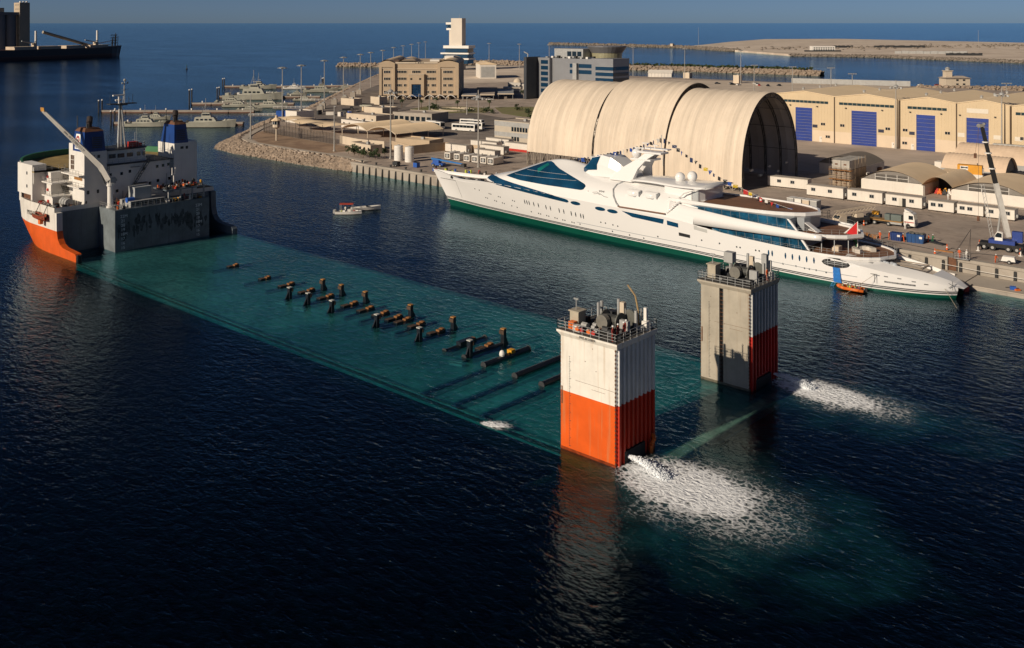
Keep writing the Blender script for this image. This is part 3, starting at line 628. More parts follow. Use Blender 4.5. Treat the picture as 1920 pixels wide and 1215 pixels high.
sp(MB().prism([(-230.2,103.2),(-224.2,103.2),(-222.2,105.0),(-221.8,109.6),(-222.1,114.3),(-223.5,115.2),(-230.2,115.2)], 18.15, 18.5), 'bridge_sill', white, br)
for y, w in ((106.2,1.6),(108.2,1.6),(110.3,1.5),(112.2,1.7)):
    xx = -222.4+.4*(1-abs(y-109.6)/4.5)
    sp(MB().box(xx-.3, xx+.07, y-w/2, y+w/2, 19.4, 20.35), 'window', pane, br)
for x in (-229.2,-227.8,-226.2): sp(MB().box(x,x+.9,103.36,103.45,19.5,20.3), 'window', pane, br)
sp(MB().box(-222.4,-222.1,113.6,114.15,19.4,20.3).box(-222.35,-222.28,113.3,114.2,20.65,20.9), 'window', pane, br)
rail([(-229.8,103.6,21.35),(-224.4,103.6,21.35),(-222.6,105.2,21.35),(-222.2,109.6,21.35),(-222.5,114.1,21.35),(-223.7,114.8,21.35),(-229.8,114.8,21.35)], br, r=.03)
mast = sp(MB().tube((-226,109.4,21.3),(-226,109.8,32),.35,8,.25).tube((-226.9,110.6,21.3),(-226,110,32),.2,6).tube((-225.3,110.8,21.3),(-225.8,110,32),.2,6), 'mast', alu)
sp(MB().box(-227,-225,107,113.6,31.6,31.8).box(-227.5,-224.5,109,111,31.4,31.6).tube((-226,107.4,31.8),(-226,107.4,34),.05).tube((-226,113,31.8),(-226,113,33.8),.05).tube((-226,112,31.8),(-226,112,33.2),.05), 'mast_platform', dark, mast)
sp(MB().tube((-226,110.6,31.8),(-226,111,37.2),.12,6).tube((-226.4,111.2,31.8),(-226,111,36),.07,5).tube((-226,110.2,36.4),(-226,111.9,36.4),.06).tube((-226,110.3,35),(-226,111.8,35),.05).ball((-226,111,37.3),.35,8,5).ball((-226,110.4,36.6),.2).ball((-226,111.7,36.7),.2), 'topmast', lgrey, mast)
sp(MB().tube((-225.5,109.3,31.8),(-225.5,109.3,33.6),.18,6).cbox(-225.5,109.3,33.8,.35,3.6,.3,.3).tube((-225.8,108.6,32.6),(-225.8,110,32.6),.25,6), 'radar_scanner', white, mast)
sp(MB().tube((-224.6,106,21.4),(-224.6,106,25),.04).tube((-223.4,112.6,21.4),(-223.4,112.6,27),.04).tube((-224,104.6,21.4),(-224,104.6,23),.12).ball((-224,104.6,23.2),.3,8,5).tube((-223.8,108,21.4),(-223.8,108,22.8),.1).tube((-227,114,21.4),(-227,114,24.5),.05), 'antenna', alu, br)
sp(MB().box(-225.2,-223.6,111.2,113.2,21.4,22.6).tube((-224.4,113.6,21.9),(-223.2,113.6,21.9),.4,8), 'raft_locker', red, br)
rnd = random.Random(31)
for y in (105.4,107.6,114.6,118.6): sp(MB().tube((-220.1,y,9.3),(-220.1,y,9.3+rnd.uniform(2,7)),.09,5), 'pipe', lgrey, house)
for y, z in ((104.8,12.4),(107.4,15.9),(114.4,12.8),(118.0,10.6),(111.4,10.4)): inst('window', wm, house, (-220.2-SH[0], y-SH[1], z))
for y in (104.2, 119.8):
    mb = MB().tube((-220.1,y-.2,9.3),(-220.1,y-.2,18),.04,4).tube((-220.1,y+.2,9.3),(-220.1,y+.2,18),.04,4)
    for k in range(18): mb.tube((-220.1,y-.2,9.6+k*.46),(-220.1,y+.2,9.6+k*.46),.03,4)
    sp(mb, 'ladder', dark, house)
rail([(-220.4,103.8,18.15),(-220.4,120.1,18.15)], house); rail([(-231,93,16.95),(-231,129,16.95)], fcs)
for x in (-224.5,-222): sp(MB().box(-219.58,-219.5,99.0+(x+224.5)*.9,99.5+(x+224.5)*.9,12.2,13.0), 'vent_grille', dark)
for y in (93.6,94.9,97.6,98.8): sp(MB().tube((-219.6,y,9.3),(-219.6,y,10.4),.16,7).ball((-219.6,y,10.5),.25,8,5), 'bollard', dark)
# crane on the forward block
crn = sp(MB().tube((-215.6,102.5,9.25),(-215.6,102.5,14.4),.62,14).tube((-215.6,102.5,9.25),(-215.6,102.5,9.6),.9,14).tube((-215.6,102.5,14.2),(-215.6,102.5,14.8),.85,14), 'deck_crane', white)
sp(MB().cbox(-215.8,102.9,15.3,1.5,1.3,1.2).tube((-215.9,103.4,15.3),(-215.9,103.9,15.6),.55,10).ball((-215.9,102.0,15.6),.45,8,5), 'slewing_house', lgrey, crn)
A0, A1, A2 = Vector((-215.7,102.2,15.4)), Vector((-216.9,101.0,18.5)), Vector((-224.6,91.4,31.3))
def beam(p0, p1, w0, h0, w1, h1):
    d = (p1-p0).normalized(); s_ = d.cross(Vector((0,0,1))).normalized(); u = s_.cross(d)
    return [[p+s_*w*a/2+u*h*b/2 for a, b in ((-1,-1),(1,-1),(1,1),(-1,1))] for p, w, h in ((p0,w0,h0),(p1,w1,h1))]
bm = MB().loft(beam(A0, A1, .8, 1.3, .8, 1.25)).loft(beam(A1-(A2-A1).normalized()*.3, A2, .78, 1.22, .55, .7))
boom = sp(bm, 'boom', mat('boom_grey', (.58,.55,.50), .5, .1, .6), crn)
sp(MB().tube((-215.7,101.4,14.6),tuple(A1.lerp(A2,.04)-Vector((0,.1,.6))),.18,8), 'luffing_cylinder', dark, crn)
mb = MB()
for i in range(4): c = A2+(A2-A1).normalized()*(.15)+Vector((.36*(i-1.5),.05*(i-1.5),.1)); mb.tube(c-Vector((0,0,.35)), c+Vector((-.25,0,.55)), .1, 5)
sp(mb, 'boom_head', yellow, crn); sp(MB().tube(A2-Vector((0,0,.3)), (A2.x, A2.y, 19), .02, 4), 'hoist_rope', dark, crn)
dv = (A2-A1).normalized()
tb = text('crane_lettering', 'SWL 10 T 2 MIN 17.5 M', .62, dark, boom, tuple(A1.lerp(A2,.46)+Vector((.41,-.2,.05))-Vector(SH)), (0,0,0))
sd_ = dv.cross(Vector((0,0,1))).normalized()
sd_ = -sd_ if sd_.x < 0 else sd_
up_ = sd_.cross(-dv)
tb.matrix_local = Matrix.Translation(A1.lerp(A2,.46)+sd_*.36-Vector(SH)) @ Matrix((( -dv.x, up_.x, sd_.x),(-dv.y, up_.y, sd_.y),(-dv.z, up_.z, sd_.z))).to_4x4()
# working deck clutter on the block and the foredeck
sp(MB().box(-216.4,-213.4,107.2,111.2,10.6,13.3).box(-216.5,-213.3,107.1,111.3,13.3,13.42), 'store_container', mat('store_grey', (.36,.38,.39), .6, .1, .5, streak=.3))
sp(MB().box(-217,-211.8,105.4,113.8,9.28,10.6), 'machinery_house', lgrey)
mb = MB()
for i in range(8): mb.box(-211.79,-211.74,105.7+i*1.0,106.5+i*1.0,9.5,10.5)
sp(mb, 'side_opening', dark)
plat = sp(MB().box(-217.5,-211.4,113.8,124.2,11.95,12.2), 'upper_platform', grey_steel)
for y in (114.6,117.6,120.6,123.6): sp(MB().box(-211.9,-211.6,y-.15,y+.15,9.25,11.95), 'stanchion', lgrey, plat)
cols = [rust, dark, red, dark, lgrey, rust, dark, rust, dark, dark, dark, red, lgrey, black, dark, orange, yellow, white]
for i in range(84):
    y = 114+rnd.random()*9.8; x = -217+rnd.random()*5.2; s_ = rnd.uniform(.2,.5); m = rnd.choice(cols)
    mb = MB()
    if i % 3 == 0: mb.tube((x,y-s_,12.2+s_*.6),(x,y+s_,12.2+s_*.6),s_*.6,9).tube((x,y-s_,12.2+s_*.6),(x,y-s_*.85,12.2+s_*.6),s_*.9,10).tube((x,y+s_*.85,12.2+s_*.6),(x,y+s_,12.2+s_*.6),s_*.9,10)
    elif i % 3 == 1: mb.cbox(x,y,12.2+s_*.5,s_*1.5,s_,s_,rnd.random()*3)
    else: mb.tube((x,y,12.2),(x,y,12.2+s_*2),.1+s_*.2,7).ball((x,y,12.2+s_*2),.15+s_*.25,7,4)
    sp(mb, ['hose_reel','deck_locker','vent'][i % 3], m, plat)
sp(MB().tube((-215.5,117.9,12.2),(-215.5,117.9,15),.14,6).tube((-215.5,117.5,15),(-215.5,117.5,16.6),.12,6).tube((-215.5,118.3,15),(-215.5,118.3,16.6),.12,6).box(-215.65,-215.35,117.4,118.4,14.9,15.1), 'fork_post', white, plat)
for i in range(62):
    y = 102.6+rnd.random()*20; x = -213.6+rnd.random()*2.2 if y > 114 or y < 105 else -217.6-rnd.random(); s_ = rnd.uniform(.2,.5); m = rnd.choice(cols)
    mb = MB()
    if i % 2: mb.tube((x,y-s_,9.3+s_*.7),(x,y+s_,9.3+s_*.7),s_*.6,9).tube((x,y-s_,9.3+s_*.7),(x,y-s_*.9,9.3+s_*.7),s_,10).tube((x,y+s_*.9,9.3+s_*.7),(x,y+s_,9.3+s_*.7),s_,10)
    else: mb.tube((x,y,9.25),(x,y,9.25+s_*3),.12,6).cbox(x,y,9.3+s_,.5,.5,s_*2,1)
    sp(mb, ['winch_drum','bollard'][0 if i % 2 else 1], m)
sp(MB().tube((-213.4,105.2,10.8),(-213.4,106.9,10.8),.6,10), 'water_drum', blue)
for i in range(46):
    x = -237+rnd.random()*17.5; y = 92.3+rnd.random()*1.6+(3.5 if x > -226 else 0)*rnd.random(); s_ = rnd.uniform(.22,.55); m = rnd.choice([rust,dark,dark,lgrey,red,white])
    mb = MB().tube((x-s_,y,9.3+s_*.8),(x+s_,y,9.3+s_*.8),s_*.6,9).tube((x-s_,y,9.3+s_*.8),(x-s_*.85,y,9.3+s_*.8),s_,10).tube((x+s_*.85,y,9.3+s_*.8),(x+s_,y,9.3+s_*.8),s_,10)
    sp(mb, 'winch_drum', m)
for k in range(3): sp(MB().tube((-225.5+k*1.2,96.2,10.3),(-224.6+k*1.2,96.2,10.3),1.0,12), 'mooring_drum', lgrey)
text('ship_name', 'MIGHT', 1.5, mat('black_letter', (.02,.02,.02), .6, 0), hull, (-231.3-SH[0], YN-.06-SH[1], 7.55), FY)
# rescue boat slung on the ship's side
lb = T('lifeboat', 'small red rescue boat slung against the white bow of the heavy lift ship', 'lifeboat', (-224.6, 90.6, 7.2))
rg = []
for t in range(9):
    u = t/8; w = .95*math.sin(math.pi*min(.97, .06+u*.92))**.55; x = -3.3+6.4*u; kz = -.3+.5*abs(u-.45)
    rg.append([(x, -w, 1.1+.25*abs(u-.5)), (x, -w*.8, .3+kz*.4), (x, 0, kz), (x, w*.8, .3+kz*.4), (x, w, 1.1+.25*abs(u-.5))])
MB().loft(rg, closed=False).build('hull', mat('lifeboat_red', (.28,.05,.02), .6, .3, 1), lb); MB().box(-2.6,2.6,-.65,.65,.55,.62).build('sole', timber, lb)
MB().path([(-3.2,-.4,1.3),(-1.5,-.95,1.15),(1.5,-.95,1.15),(3,-.3,1.3)], .09, 5).path([(-3.2,.4,1.3),(-1.5,.95,1.15),(1.5,.95,1.15),(3,.3,1.3)], .09, 5).build('gunwale', mat('gunwale_brown', (.16,.09,.05), .7, .2, 1), lb)
MB().cbox(.6,0,-.55,1.1,.7,.9).build('keel_cradle', orange, lb)
MB().tube((-2,0,1.2),(-2,1.0,3.4),.08).tube((2,0,1.2),(2,1.0,3.4),.08).build('fall_rope', dark, lb)

# ---------------------------------------------------------------- buoyancy towers at the stern
def person_mesh(pose):
    key = 'person_'+pose
    J = {'stand': dict(hip=.95, k=((-.1,.03,.5),(.1,-.02,.5)), a=((-.11,.02,.05),(.11,-.02,.05)), e=((-.3,-.03,1.15),(.3,.03,1.15)), h=((-.28,-.16,.92),(.28,-.12,.92))),
         'lean': dict(hip=.92, k=((-.1,-.08,.5),(.1,.06,.5)), a=((-.12,.05,.05),(.12,.14,.05)), e=((-.32,-.2,1.15),(.32,-.2,1.15)), h=((-.2,-.46,1.02),(.2,-.46,1.02))),
         'sit': dict(hip=.28, k=((-.14,-.42,.38),(.14,-.42,.38)), a=((-.14,-.46,.06),(.14,-.46,.06)), e=((-.3,-.1,.55),(.3,-.1,.55)), h=((-.2,-.36,.45),(.2,-.36,.45)))}[pose]
    hp = J['hip']; ly = -.1 if pose == 'lean' else 0
    P = [(0,0,hp),(0,ly*.5,hp+.25),(0,ly,hp+.5),(0,ly*1.1,hp+.6),(0,ly*1.2-.01,hp+.74)]
    E = [(0,1),(1,2),(2,3),(3,4)]; Rr = [.15,.15,.16,.065,.11]
    for i, s_ in enumerate((-1,1)):
        b = len(P); P += [(.1*s_,0,hp-.06), J['k'][i], J['a'][i], (J['a'][i][0], J['a'][i][1]-.14, .04)]; Rr += [.1,.075,.055,.045]; E += [(0,b),(b,b+1),(b+1,b+2),(b+2,b+3)]
        b = len(P); P += [(.19*s_,ly,hp+.5), J['e'][i], J['h'][i]]; Rr += [.07,.055,.045]; E += [(2,b),(b,b+1),(b+1,b+2)]
    me = bpy.data.meshes.new(key); me.from_pydata(P, E, []); o = bpy.data.objects.new(key+'_tmp', me); COL.objects.link(o)
    md = o.modifiers.new('skin', 'SKIN'); sv = me.skin_vertices[0].data
    for v, r_ in zip(sv, Rr): v.radius = (r_, r_)
    sv[0].use_root = True
    s2 = o.modifiers.new('sub', 'SUBSURF'); s2.levels = 1; s2.render_levels = 1
    bpy.context.view_layer.update(); dg = bpy.context.evaluated_depsgraph_get()
    out = bpy.data.meshes.new_from_object(o.evaluated_get(dg)); bpy.data.objects.remove(o); out.name = key
    return out, hp
PM = {p: person_mesh(p) for p in ('stand', 'lean', 'sit')}
_pc = {}
def person(label, loc, rz, cloth, pose='stand', helmet=True, vest=None, group=None, hat=None):
    key = (pose, cloth.name)
    src, hp = PM[pose]
    if key not in _pc:
        me = src.copy(); me.materials.clear(); me.materials.append(cloth); me.materials.append(skin)
        for p in me.polygons:
            z = p.center.z; p.use_smooth = True
            p.material_index = 1 if z > hp+.6 or (abs(p.center.x) > .17 and p.center.y < (-.3 if pose != 'stand' else -.1) and z < hp+.2 and z > .3) else 0
        _pc[key] = me
    t = T('person', label, 'person', loc, rz, group)
    inst('body', _pc[key], t)
    ly = -.12 if pose == 'lean' else 0
    hm = hat or (helmet_m if helmet else mat('dark_hair', (.02,.015,.012), .8, 0))
    if ('hat', hm.name) not in _pc: _pc[('hat', hm.name)] = MB().lathe(0,0,[(.135,0),(.13,.06),(.09,.12),(.01,.15)],10).mesh('helmet', hm, True)
    inst('helmet' if helmet else 'hair', _pc[('hat', hm.name)], t, (0, ly, hp+.77))
    if vest:
        if ('v', vest.name) not in _pc: _pc[('v', vest.name)] = MB().loft([[(.19*math.cos(a), .165*math.sin(a), z) for a in [2*math.pi*i/10 for i in range(10)]] for z in (0,.2,.45)], caps=False).mesh('vest', vest, True)
        inst('vest', _pc[('v', vest.name)], t, (0, ly*.5, hp+.06))
    return t
def tower(y0, y1, x0, x1, label, m_side, m_aft, slot, H=14.0):
    O = ((x0+x1)/2, (y0+y1)/2, 0)
    t = T('buoyancy_tower', label, 'tower', O)
    B = lambda mb, n, m, p=None, s=False: mb.build(n, m, p or t, s, O)
    if slot:
        xs0, xs1 = x0+(x1-x0)*.39, x0+(x1-x0)*.475
        B(MB().box(x0,xs0,y0,y1,-4,H).box(xs1,x1,y0,y1,-4,H).box(xs0,xs1,y0+.7,y1,-4,H), 'shell', m_side)
        B(MB().box(xs0,xs1,y0+.62,y0+.7,-4,H), 'slot_back', dark)
        for i in range(24): B(MB().tube((xs0,y0+.12,.4+i*.57),(xs1,y0+.12,.4+i*.57),.05,4), 'rung', rust)
    else: B(MB().box(x0,x1,y0,y1,-4,H), 'shell', m_side)
    # aft face: plate and vertical stiffeners
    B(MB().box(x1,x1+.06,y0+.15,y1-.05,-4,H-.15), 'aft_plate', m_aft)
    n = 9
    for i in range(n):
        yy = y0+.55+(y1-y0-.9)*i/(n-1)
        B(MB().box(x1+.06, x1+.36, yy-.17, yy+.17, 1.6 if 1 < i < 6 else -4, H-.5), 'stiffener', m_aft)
    mb = MB()
    for i in range(28): mb.box(x1-.02,x1+.12,y0-.03,y0+.05,.3+i*.48,.5+i*.48)
    stuff(B(mb, 'corner_lugs', rust), 'row of rusty lugs down the tower corner')
    mb = MB()
    for i in range(26): mb.box(x0-.06,x0+.02,y0-.03,y0+.05,.3+i*.5,.5+i*.5)
    stuff(B(mb, 'corner_lugs', rust), 'row of rusty lugs down the tower corner')
    mb = MB()
    for i in range(54): mb.box(x0+1.25,x0+1.25+(.28 if i % 5 == 0 else .15),y0-.012,y0-.004,.6+i*.2,.67+i*.2)
    stuff(B(mb, 'draught_scale', dark), 'painted draught scale')
    B(MB().box(x0+.1,x0+.28,y0-.03,y0-.004,5.4,7.5).box(x0+4.6,x0+6.6,y0-.012,y0-.004,8.1,8.13).box(x0+2.2,x0+7.9,y0-.012,y0-.004,8.62,8.65), 'weld_seam', rust)
    for i in range(3): xr = x0+.6+rnd.random()*(x1-x0-1.2); zr_ = rnd.uniform(8.5,13); B(MB().box(xr,xr+.08,y0-.03,y0,zr_,zr_+.1), 'bracket', rust)
    B(MB().box(x0-.03,x1+.09,y0-.03,y1+.03,-.6,.32), 'wet_band', mat('wet_band_'+('orange' if not slot else 'grey'), (.30,.05,.01) if not slot else (.16,.14,.1), .35, .4, .8))
    # flared coping under the deck and the working deck
    B(MB().loft([[(x0,y0,H-.5),(x1+.3,y0,H-.5),(x1+.3,y1,H-.5),(x0,y1,H-.5)],[(x0-.5,y0-.25,H),(x1+.45,y0-.25,H),(x1+.45,y1+.25,H),(x0-.5,y1+.25,H)],[(x0-.5,y0-.25,H+.22),(x1+.45,y0-.25,H+.22),(x1+.45,y1+.25,H+.22),(x0-.5,y1+.25,H+.22)]]), 'coping', m_side)
    D = H+.22
    B(MB().box(x0-.4,x1+.35,y0-.15,y1+.15,D,D+.03), 'deck', mat('tower_deck', (.075,.07,.065), .85, .3, 1))
    rl = [(x0-.4,y0-.15,D),(x1+.35,y0-.15,D),(x1+.35,y1+.15,D),(x0-.4,y1+.15,D),(x0-.4,y0-.15,D)]
    rail(rl, t, off=O, h=1.1, step=1.25, r=.045, bars=(1.,.66,.33))
    # machinery: big mooring winch, cabin, cabinets, vents
    cx, cy = (x0+x1)/2, (y0+y1)/2
    w = B(MB().tube((cx-.6,cy+.5,D+1.05),(cx+1.5,cy+.5,D+1.05),.62,16), 'mooring_winch', mat('winch_dark', (.06,.062,.058), .5, .25, 1))
    B(MB().tube((cx-.75,cy+.5,D+1.05),(cx-.6,cy+.5,D+1.05),1.05,18).tube((cx+1.5,cy+.5,D+1.05),(cx+1.65,cy+.5,D+1.05),1.05,18), 'winch_flange', mat('winch_grey', (.13,.13,.115), .5, .25, 1), w)
    B(MB().tube((cx-.1,cy-1.0,D+1.0),(cx-.1,cy-.3,D+1.0),.85,18), 'gear_case', mat('gear_grey', (.20,.19,.165), .45, .2, 1), w)
    B(MB().tube((cx+2.1,cy+1.6,D+1.4),(cx+2.1,cy+1.8,D+1.4),.95,18), 'cable_reel', mat('winch_grey', (.13,.13,.115)))
    B(MB().box(cx+1.2,cx+1.6,cy+1.5,cy+1.8,D,D+2.4).box(cx+2.9,cx+3.2,cy+1.5,cy+1.8,D,D+2.4), 'reel_stand', lgrey)
    B(MB().box(x0+.1,x0+1.4,y0+1.6,y0+3.0,D,D+1.9).box(x0-.05,x0+1.55,y0+1.45,y0+3.15,D+1.9,D+2.02), 'control_cabin', mat('cabin_cream', (.45,.40,.31), .6, .15, .8))
    B(MB().tube((x0+.6,y0+2.2,D+2),(x0+.6,y0+2.2,D+3.3),.07).cbox(x0+.6,y0+2.2,D+3.3,.7,.15,.2), 'floodlight', alu)
    B(MB().box(x1-1.7,x1-.5,y0+3.2,y0+3.7,D,D+1.7), 'cabinet', lgrey); B(MB().box(cx+.9,cx+1.5,y1-2.6,y1-2.1,D,D+3.1), 'cabinet', cream); B(MB().box(cx-1.5,cx-.4,y1-2,y1-1,D,D+1.5), 'cabinet', dark)
    for i, (vx, vy, h) in enumerate([(x0+2,y0+4.8,2.6),(cx-.2,y1-1.2,2.9),(cx+.6,y1-2.4,3.4),(x1-1,y1-1.1,2.4),(x0+1,y1-1,2.2)]):
        B(MB().tube((vx,vy,D),(vx,vy,D+h),.09 if i % 2 else .2,7), 'vent_pipe', alu)
    B(MB().box(x1-.6,x1+.1,y1-1.6,y1-.9,D,D+1.1).box(x1-.6,x1-.2,y1-1.2,y1-.9,D+1.1,D+2.6), 'locker', white)
    for i in range(54):
        rx, ry = rnd.uniform(x0+.3,x1-.3), rnd.uniform(y0+1.2,y1-.4); s_ = rnd.uniform(.12,.42)
        B(MB().tube((rx-s_,ry,D+s_),(rx+s_,ry,D+s_),s_,8) if i % 2 else MB().cbox(rx,ry,D+s_*.7,s_*1.6,s_,s_*1.4,rnd.random()), 'deck_gear', rnd.choice([dark,dark,rust,lgrey,black]))
    return t, B, D, O
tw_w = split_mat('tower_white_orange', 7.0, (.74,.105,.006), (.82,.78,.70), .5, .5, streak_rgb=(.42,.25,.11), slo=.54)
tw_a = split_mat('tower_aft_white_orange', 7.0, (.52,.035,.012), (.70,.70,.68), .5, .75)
tw_g = mat('tower_grey', (.43,.385,.31), .55, .14, .35, streak=.45, streak_rgb=(.25,.17,.1))
tw_ga = split_mat('tower_aft_grey_red', 7.5, (.50,.02,.012), (.55,.55,.53), .5, .85)
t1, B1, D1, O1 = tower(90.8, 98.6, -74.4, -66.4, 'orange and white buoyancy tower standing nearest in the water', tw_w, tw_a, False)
for i, (x, y) in enumerate(((-71.9,90.75),(-71.2,90.75),(-70.2,90.75),(-69.5,90.75))):
    B1(MB().tube((x,y-.05,D1+.55),(x,y+.12,D1+.55),.28,12), 'valve_wheel', red if i % 2 else orange)
B1(MB().box(-73.9,-73.1,91.6,92.3,D1,D1+.9), 'hose_bin', orange); B1(MB().box(-72.9,-71.9,91.2,91.9,D1,D1+.7), 'hose_bin', white)
B1(MB().path([(-67.6,97.2,D1+.2),(-67.8,97.4,D1+2.2),(-68.2,97.4,D1+3.8),(-69.2,97.2,D1+5.0)], .1, 6), 'davit', mat('davit_ochre', (.4,.27,.12), .6, .2, 1))
B1(MB().path([(-66.3,97.9,1.6),(-65.9,97.9,1.7),(-65.6,97.6,1.4),(-65.6,97.0,.9),(-65.6,97.0,-.5)], .24, 8), 'discharge_pipe', orange)
B1(MB().box(-66.3,-66.0,92.2,96.3,-2,1.45), 'outlet_recess', black)
text('tower_lettering', 'IMO 8130899', .42, mat('black_letter', (.02,.02,.02), .6, 0), t1, (-70.2-O1[0], 90.8-.36-O1[1], 13.98), (R(80),0,0))
t2, B2, D2, O2 = tower(122.0, 130.0, -74.0, -66.4, 'grey and red buoyancy tower standing farther off, with a ladder slot', tw_g, tw_ga, True)
B2(MB().box(-66.3,-66.0,123.4,127.8,-2,1.3), 'outlet_recess', black)
B2(MB().box(-72.8,-71.4,126.3,127.4,D2+1.9,D2+3.4), 'control_box', lgrey); B2(MB().box(-67.6,-66.8,127.8,128.5,D2,D2+3.6), 'control_box', lgrey)
for i, (x, y, rz, lab) in enumerate(((-67.0,91.2,.2,'crew member in dark red overalls nearest the corner of the white tower deck'),(-67.0,92.2,.1,'second crew member from the corner on the white tower deck, in dark red overalls'),(-66.9,93.2,.3,'third crew member from the corner of the white tower deck, in dark red'),(-67.2,94.1,-.2,'crew member in dark red overalls standing farthest from the corner on the white tower'))):
    person(lab, (x, y, D1+.03), R(90)+rz, mat('dark_red_overall', (.32,.03,.02), .75, .2, 2), 'stand', True, None, 'crew on the white tower')
person('crew member in bright orange at the aft rail of the grey tower', (-66.6,127.6,D2+.03), R(90), coverall, 'stand', False, None, 'crew on the grey tower')
person('crew member in orange beside the winch of the grey tower', (-68.6,126.6,D2+.03), R(60), coverall, 'stand', True, None, 'crew on the grey tower')

# ---------------------------------------------------------------- keel blocks, guide posts and grillage beams on the drowned deck
wet = mat('wet_black_steel', (.012,.016,.022), .35, .3, 1)
keelx = [-180.7,-167.2,-159.8,-153.3,-147.4,-140.3,-135.8,-131.7,-128.2,-125.9,-122.4,-117.3,-110.1,-106.2]
for i, x in enumerate(keelx):
    O = (x, 111.0-(0.3 if x > -120 else 0)+(1.2 if x < -170 else 0), -.66)
    t = T('keel_block', f'timber topped keel block awash on the drowned deck, {ORD[i]} counted from the ship bow', 'keel block', O, 0, 'keel blocks along the drowned deck')
    w = 1.7 if i > 1 else 1.2
    MB().ext([(-.55,-w,0),(-.55,w,0),(-.55,w,.95),(-.55,w*.25,.72),(-.55,-w*.3,.70),(-.55,-w,.85)], (1.1,0,0)).build('cradle', wet, t)
    for j, (a, b) in enumerate(((.2,.62),(.62,.95))): MB().box(-.4,.4,w*a,w*b,.74+.1*j,1.0+.12*j).build('timber_block', mat('keel_timber', (.27,.115,.035), .8, .35, 1.5), t)
    MB().box(-.5,.5,-w*.95,-w*.1,.74,.9).build('timber_block', mat('dark_timber', (.075,.045,.028), .8, .3, 1.5), t)
    MB().box(-.35,.35,-4.6,4.6,-.7,.3).build('cross_bearer', wet, t)
for i, x in enumerate([-152.3,-146.6,-139.6,-127.3,-116.7,-105.3]):
    for side, y in (('far', 114.1), ('near', 106.5)):
        O = (x, y, -.62)
        t = T('guide_post', f'black guide post on the {side} side of the keel blocks, {ORD[i]} from the bow', 'guide post', O, 0, 'guide posts on the drowned deck')
        h = 2.45 if i < 5 else 2.9
        MB().box(-.38,.38,-.28,.28,-.9,h).ext([(-.12,-.28 if side == 'near' else .28,0),(-.12,-1.3 if side == 'near' else 1.3,0),(-.12,-.28 if side == 'near' else .28,h*.75)], (.24,0,0)).build('post', wet, t)
        MB().box(-.40,.40,-.34,.34,h,h+.16).build('cap', mat('dull_orange_cap', (.42,.2,.055), .7, .2, 1.5) if side == 'far' else mat('pale_pad', (.5,.5,.46), .7, .15, 1), t)
        MB().box(-.5,.5,.28 if side == 'near' else -.5,.5 if side == 'near' else -.28,h-.7,h-.1).build('fender_pad', mat('dark_timber', (.075,.045,.028), .8, .3, 1.5), t)
for i, (x, y0, y1, z) in enumerate([(-109.9,105.6,114.6,.0),(-105.4,105.4,114.2,.12),(-100.5,104.6,114.6,.34),(-94.1,104.4,114.9,.34),(-89.0,104.4,113.9,.34)]):
    t = T('grillage_beam', ['thin black beam awash under the keel block farthest from the tower','black beam joining the last pair of guide posts','thick black beam with a white fitting and a timber pad','long black beam breaking the surface between its two neighbours','black beam nearest the white tower, half hidden behind it'][i], 'beam', (x, (y0+y1)/2, -.62), 0, 'grillage beams near the tower')
    L = (y1-y0)/2
    MB().tube((0,-L,z+.38),(0,L,z+.38),.5 if i > 1 else .38,10).build('beam', wet, t)
    MB().tube((0,-L-.12,z+.38),(0,-L,z+.38),.58,10).tube((0,L,z+.38),(0,L+.12,z+.38),.58,10).build('end_flange', dark, t)
    if i == 2:
        MB().ball((0,-1.0,1.45),.45,9,6,1.3).build('buoy', white, t); MB().box(-.45,.45,.6,1.5,1.1,1.65).build('timber_pad', yellow, t)
    if i == 0: MB().box(-.5,.5,-1.5,1.6,.6,1.2).build('saddle', wet, t)
for i, x in enumerate((-100.0,-93.9,-88.6)):
    tag(MB().box(x-.45,x+.45,91.8,104.3,-1.1,-.4).build('deck_rail', mat('drowned_blue_steel', (.02,.07,.12), .6, .2, .5)), ['drowned dark beam crossing the deck farthest from the white tower','drowned dark beam crossing the deck, middle of three','drowned dark beam crossing the deck nearest the white tower'][i], 'beam', 'drowned beams on the deck')
for i, (x, y) in enumerate(((-152.5,104.9),(-146.5,104.7),(-105.6,104.0))):
    tag(MB().cbox(x,y,-.7,2.2,.9,.3,.3).build('bearing_pad', mat('pale_teal_pad', (.35,.5,.47), .7, .15, 1)), ['pale drowned pad below the first near guide post','pale drowned pad below the second near guide post','pale drowned pad below the last near guide post'][i], 'pad', 'pale pads on the drowned deck')
# ---------------------------------------------------------------- the yacht alongside the quay
YO = (-130., 191., 0.)
yacht = T('motor_yacht', 'very long white motor yacht with green bottom and curved dark blue windows', 'yacht', YO)
def yp(mb, name, m, parent=None, smooth=True): return mb.build(name, m, parent or yacht, smooth, YO)
DK = [(-203.5,.05),(-198,1.5),(-192,3.3),(-185,5.0),(-176,6.5),(-163,7.6),(-145,8.3),(-120,8.8),(-95,9.0),(-84,8.8),(-76,7.9),(-70,6.6),(-65,5.0),(-61.5,3.2),(-59.3,1.2)]
WL = [(-203.5,.03),(-196,.9),(-185,2.2),(-163,4.6),(-140,6.6),(-113,7.9),(-88,8.5),(-78,7.8),(-70,6.4),(-65,4.8),(-61.5,3.0),(-59.3,1.0)]
SHEER = [(-203.5,9.5),(-195,9.0),(-188,8.8),(-180,9.3),(-170,9.5),(-150,9.0),(-130,8.5),(-118,8.1),(-108,7.0),(-100,6.4),(-88,5.8),(-80,5.0),(-72,3.9),(-65,3.0),(-61,2.3),(-59.3,1.8)]
def xb(z): return -196.2 - 7.3*max(-.2, z)/9.5
def xs(z): return -60.1 - .25*max(0, 1.6-z)
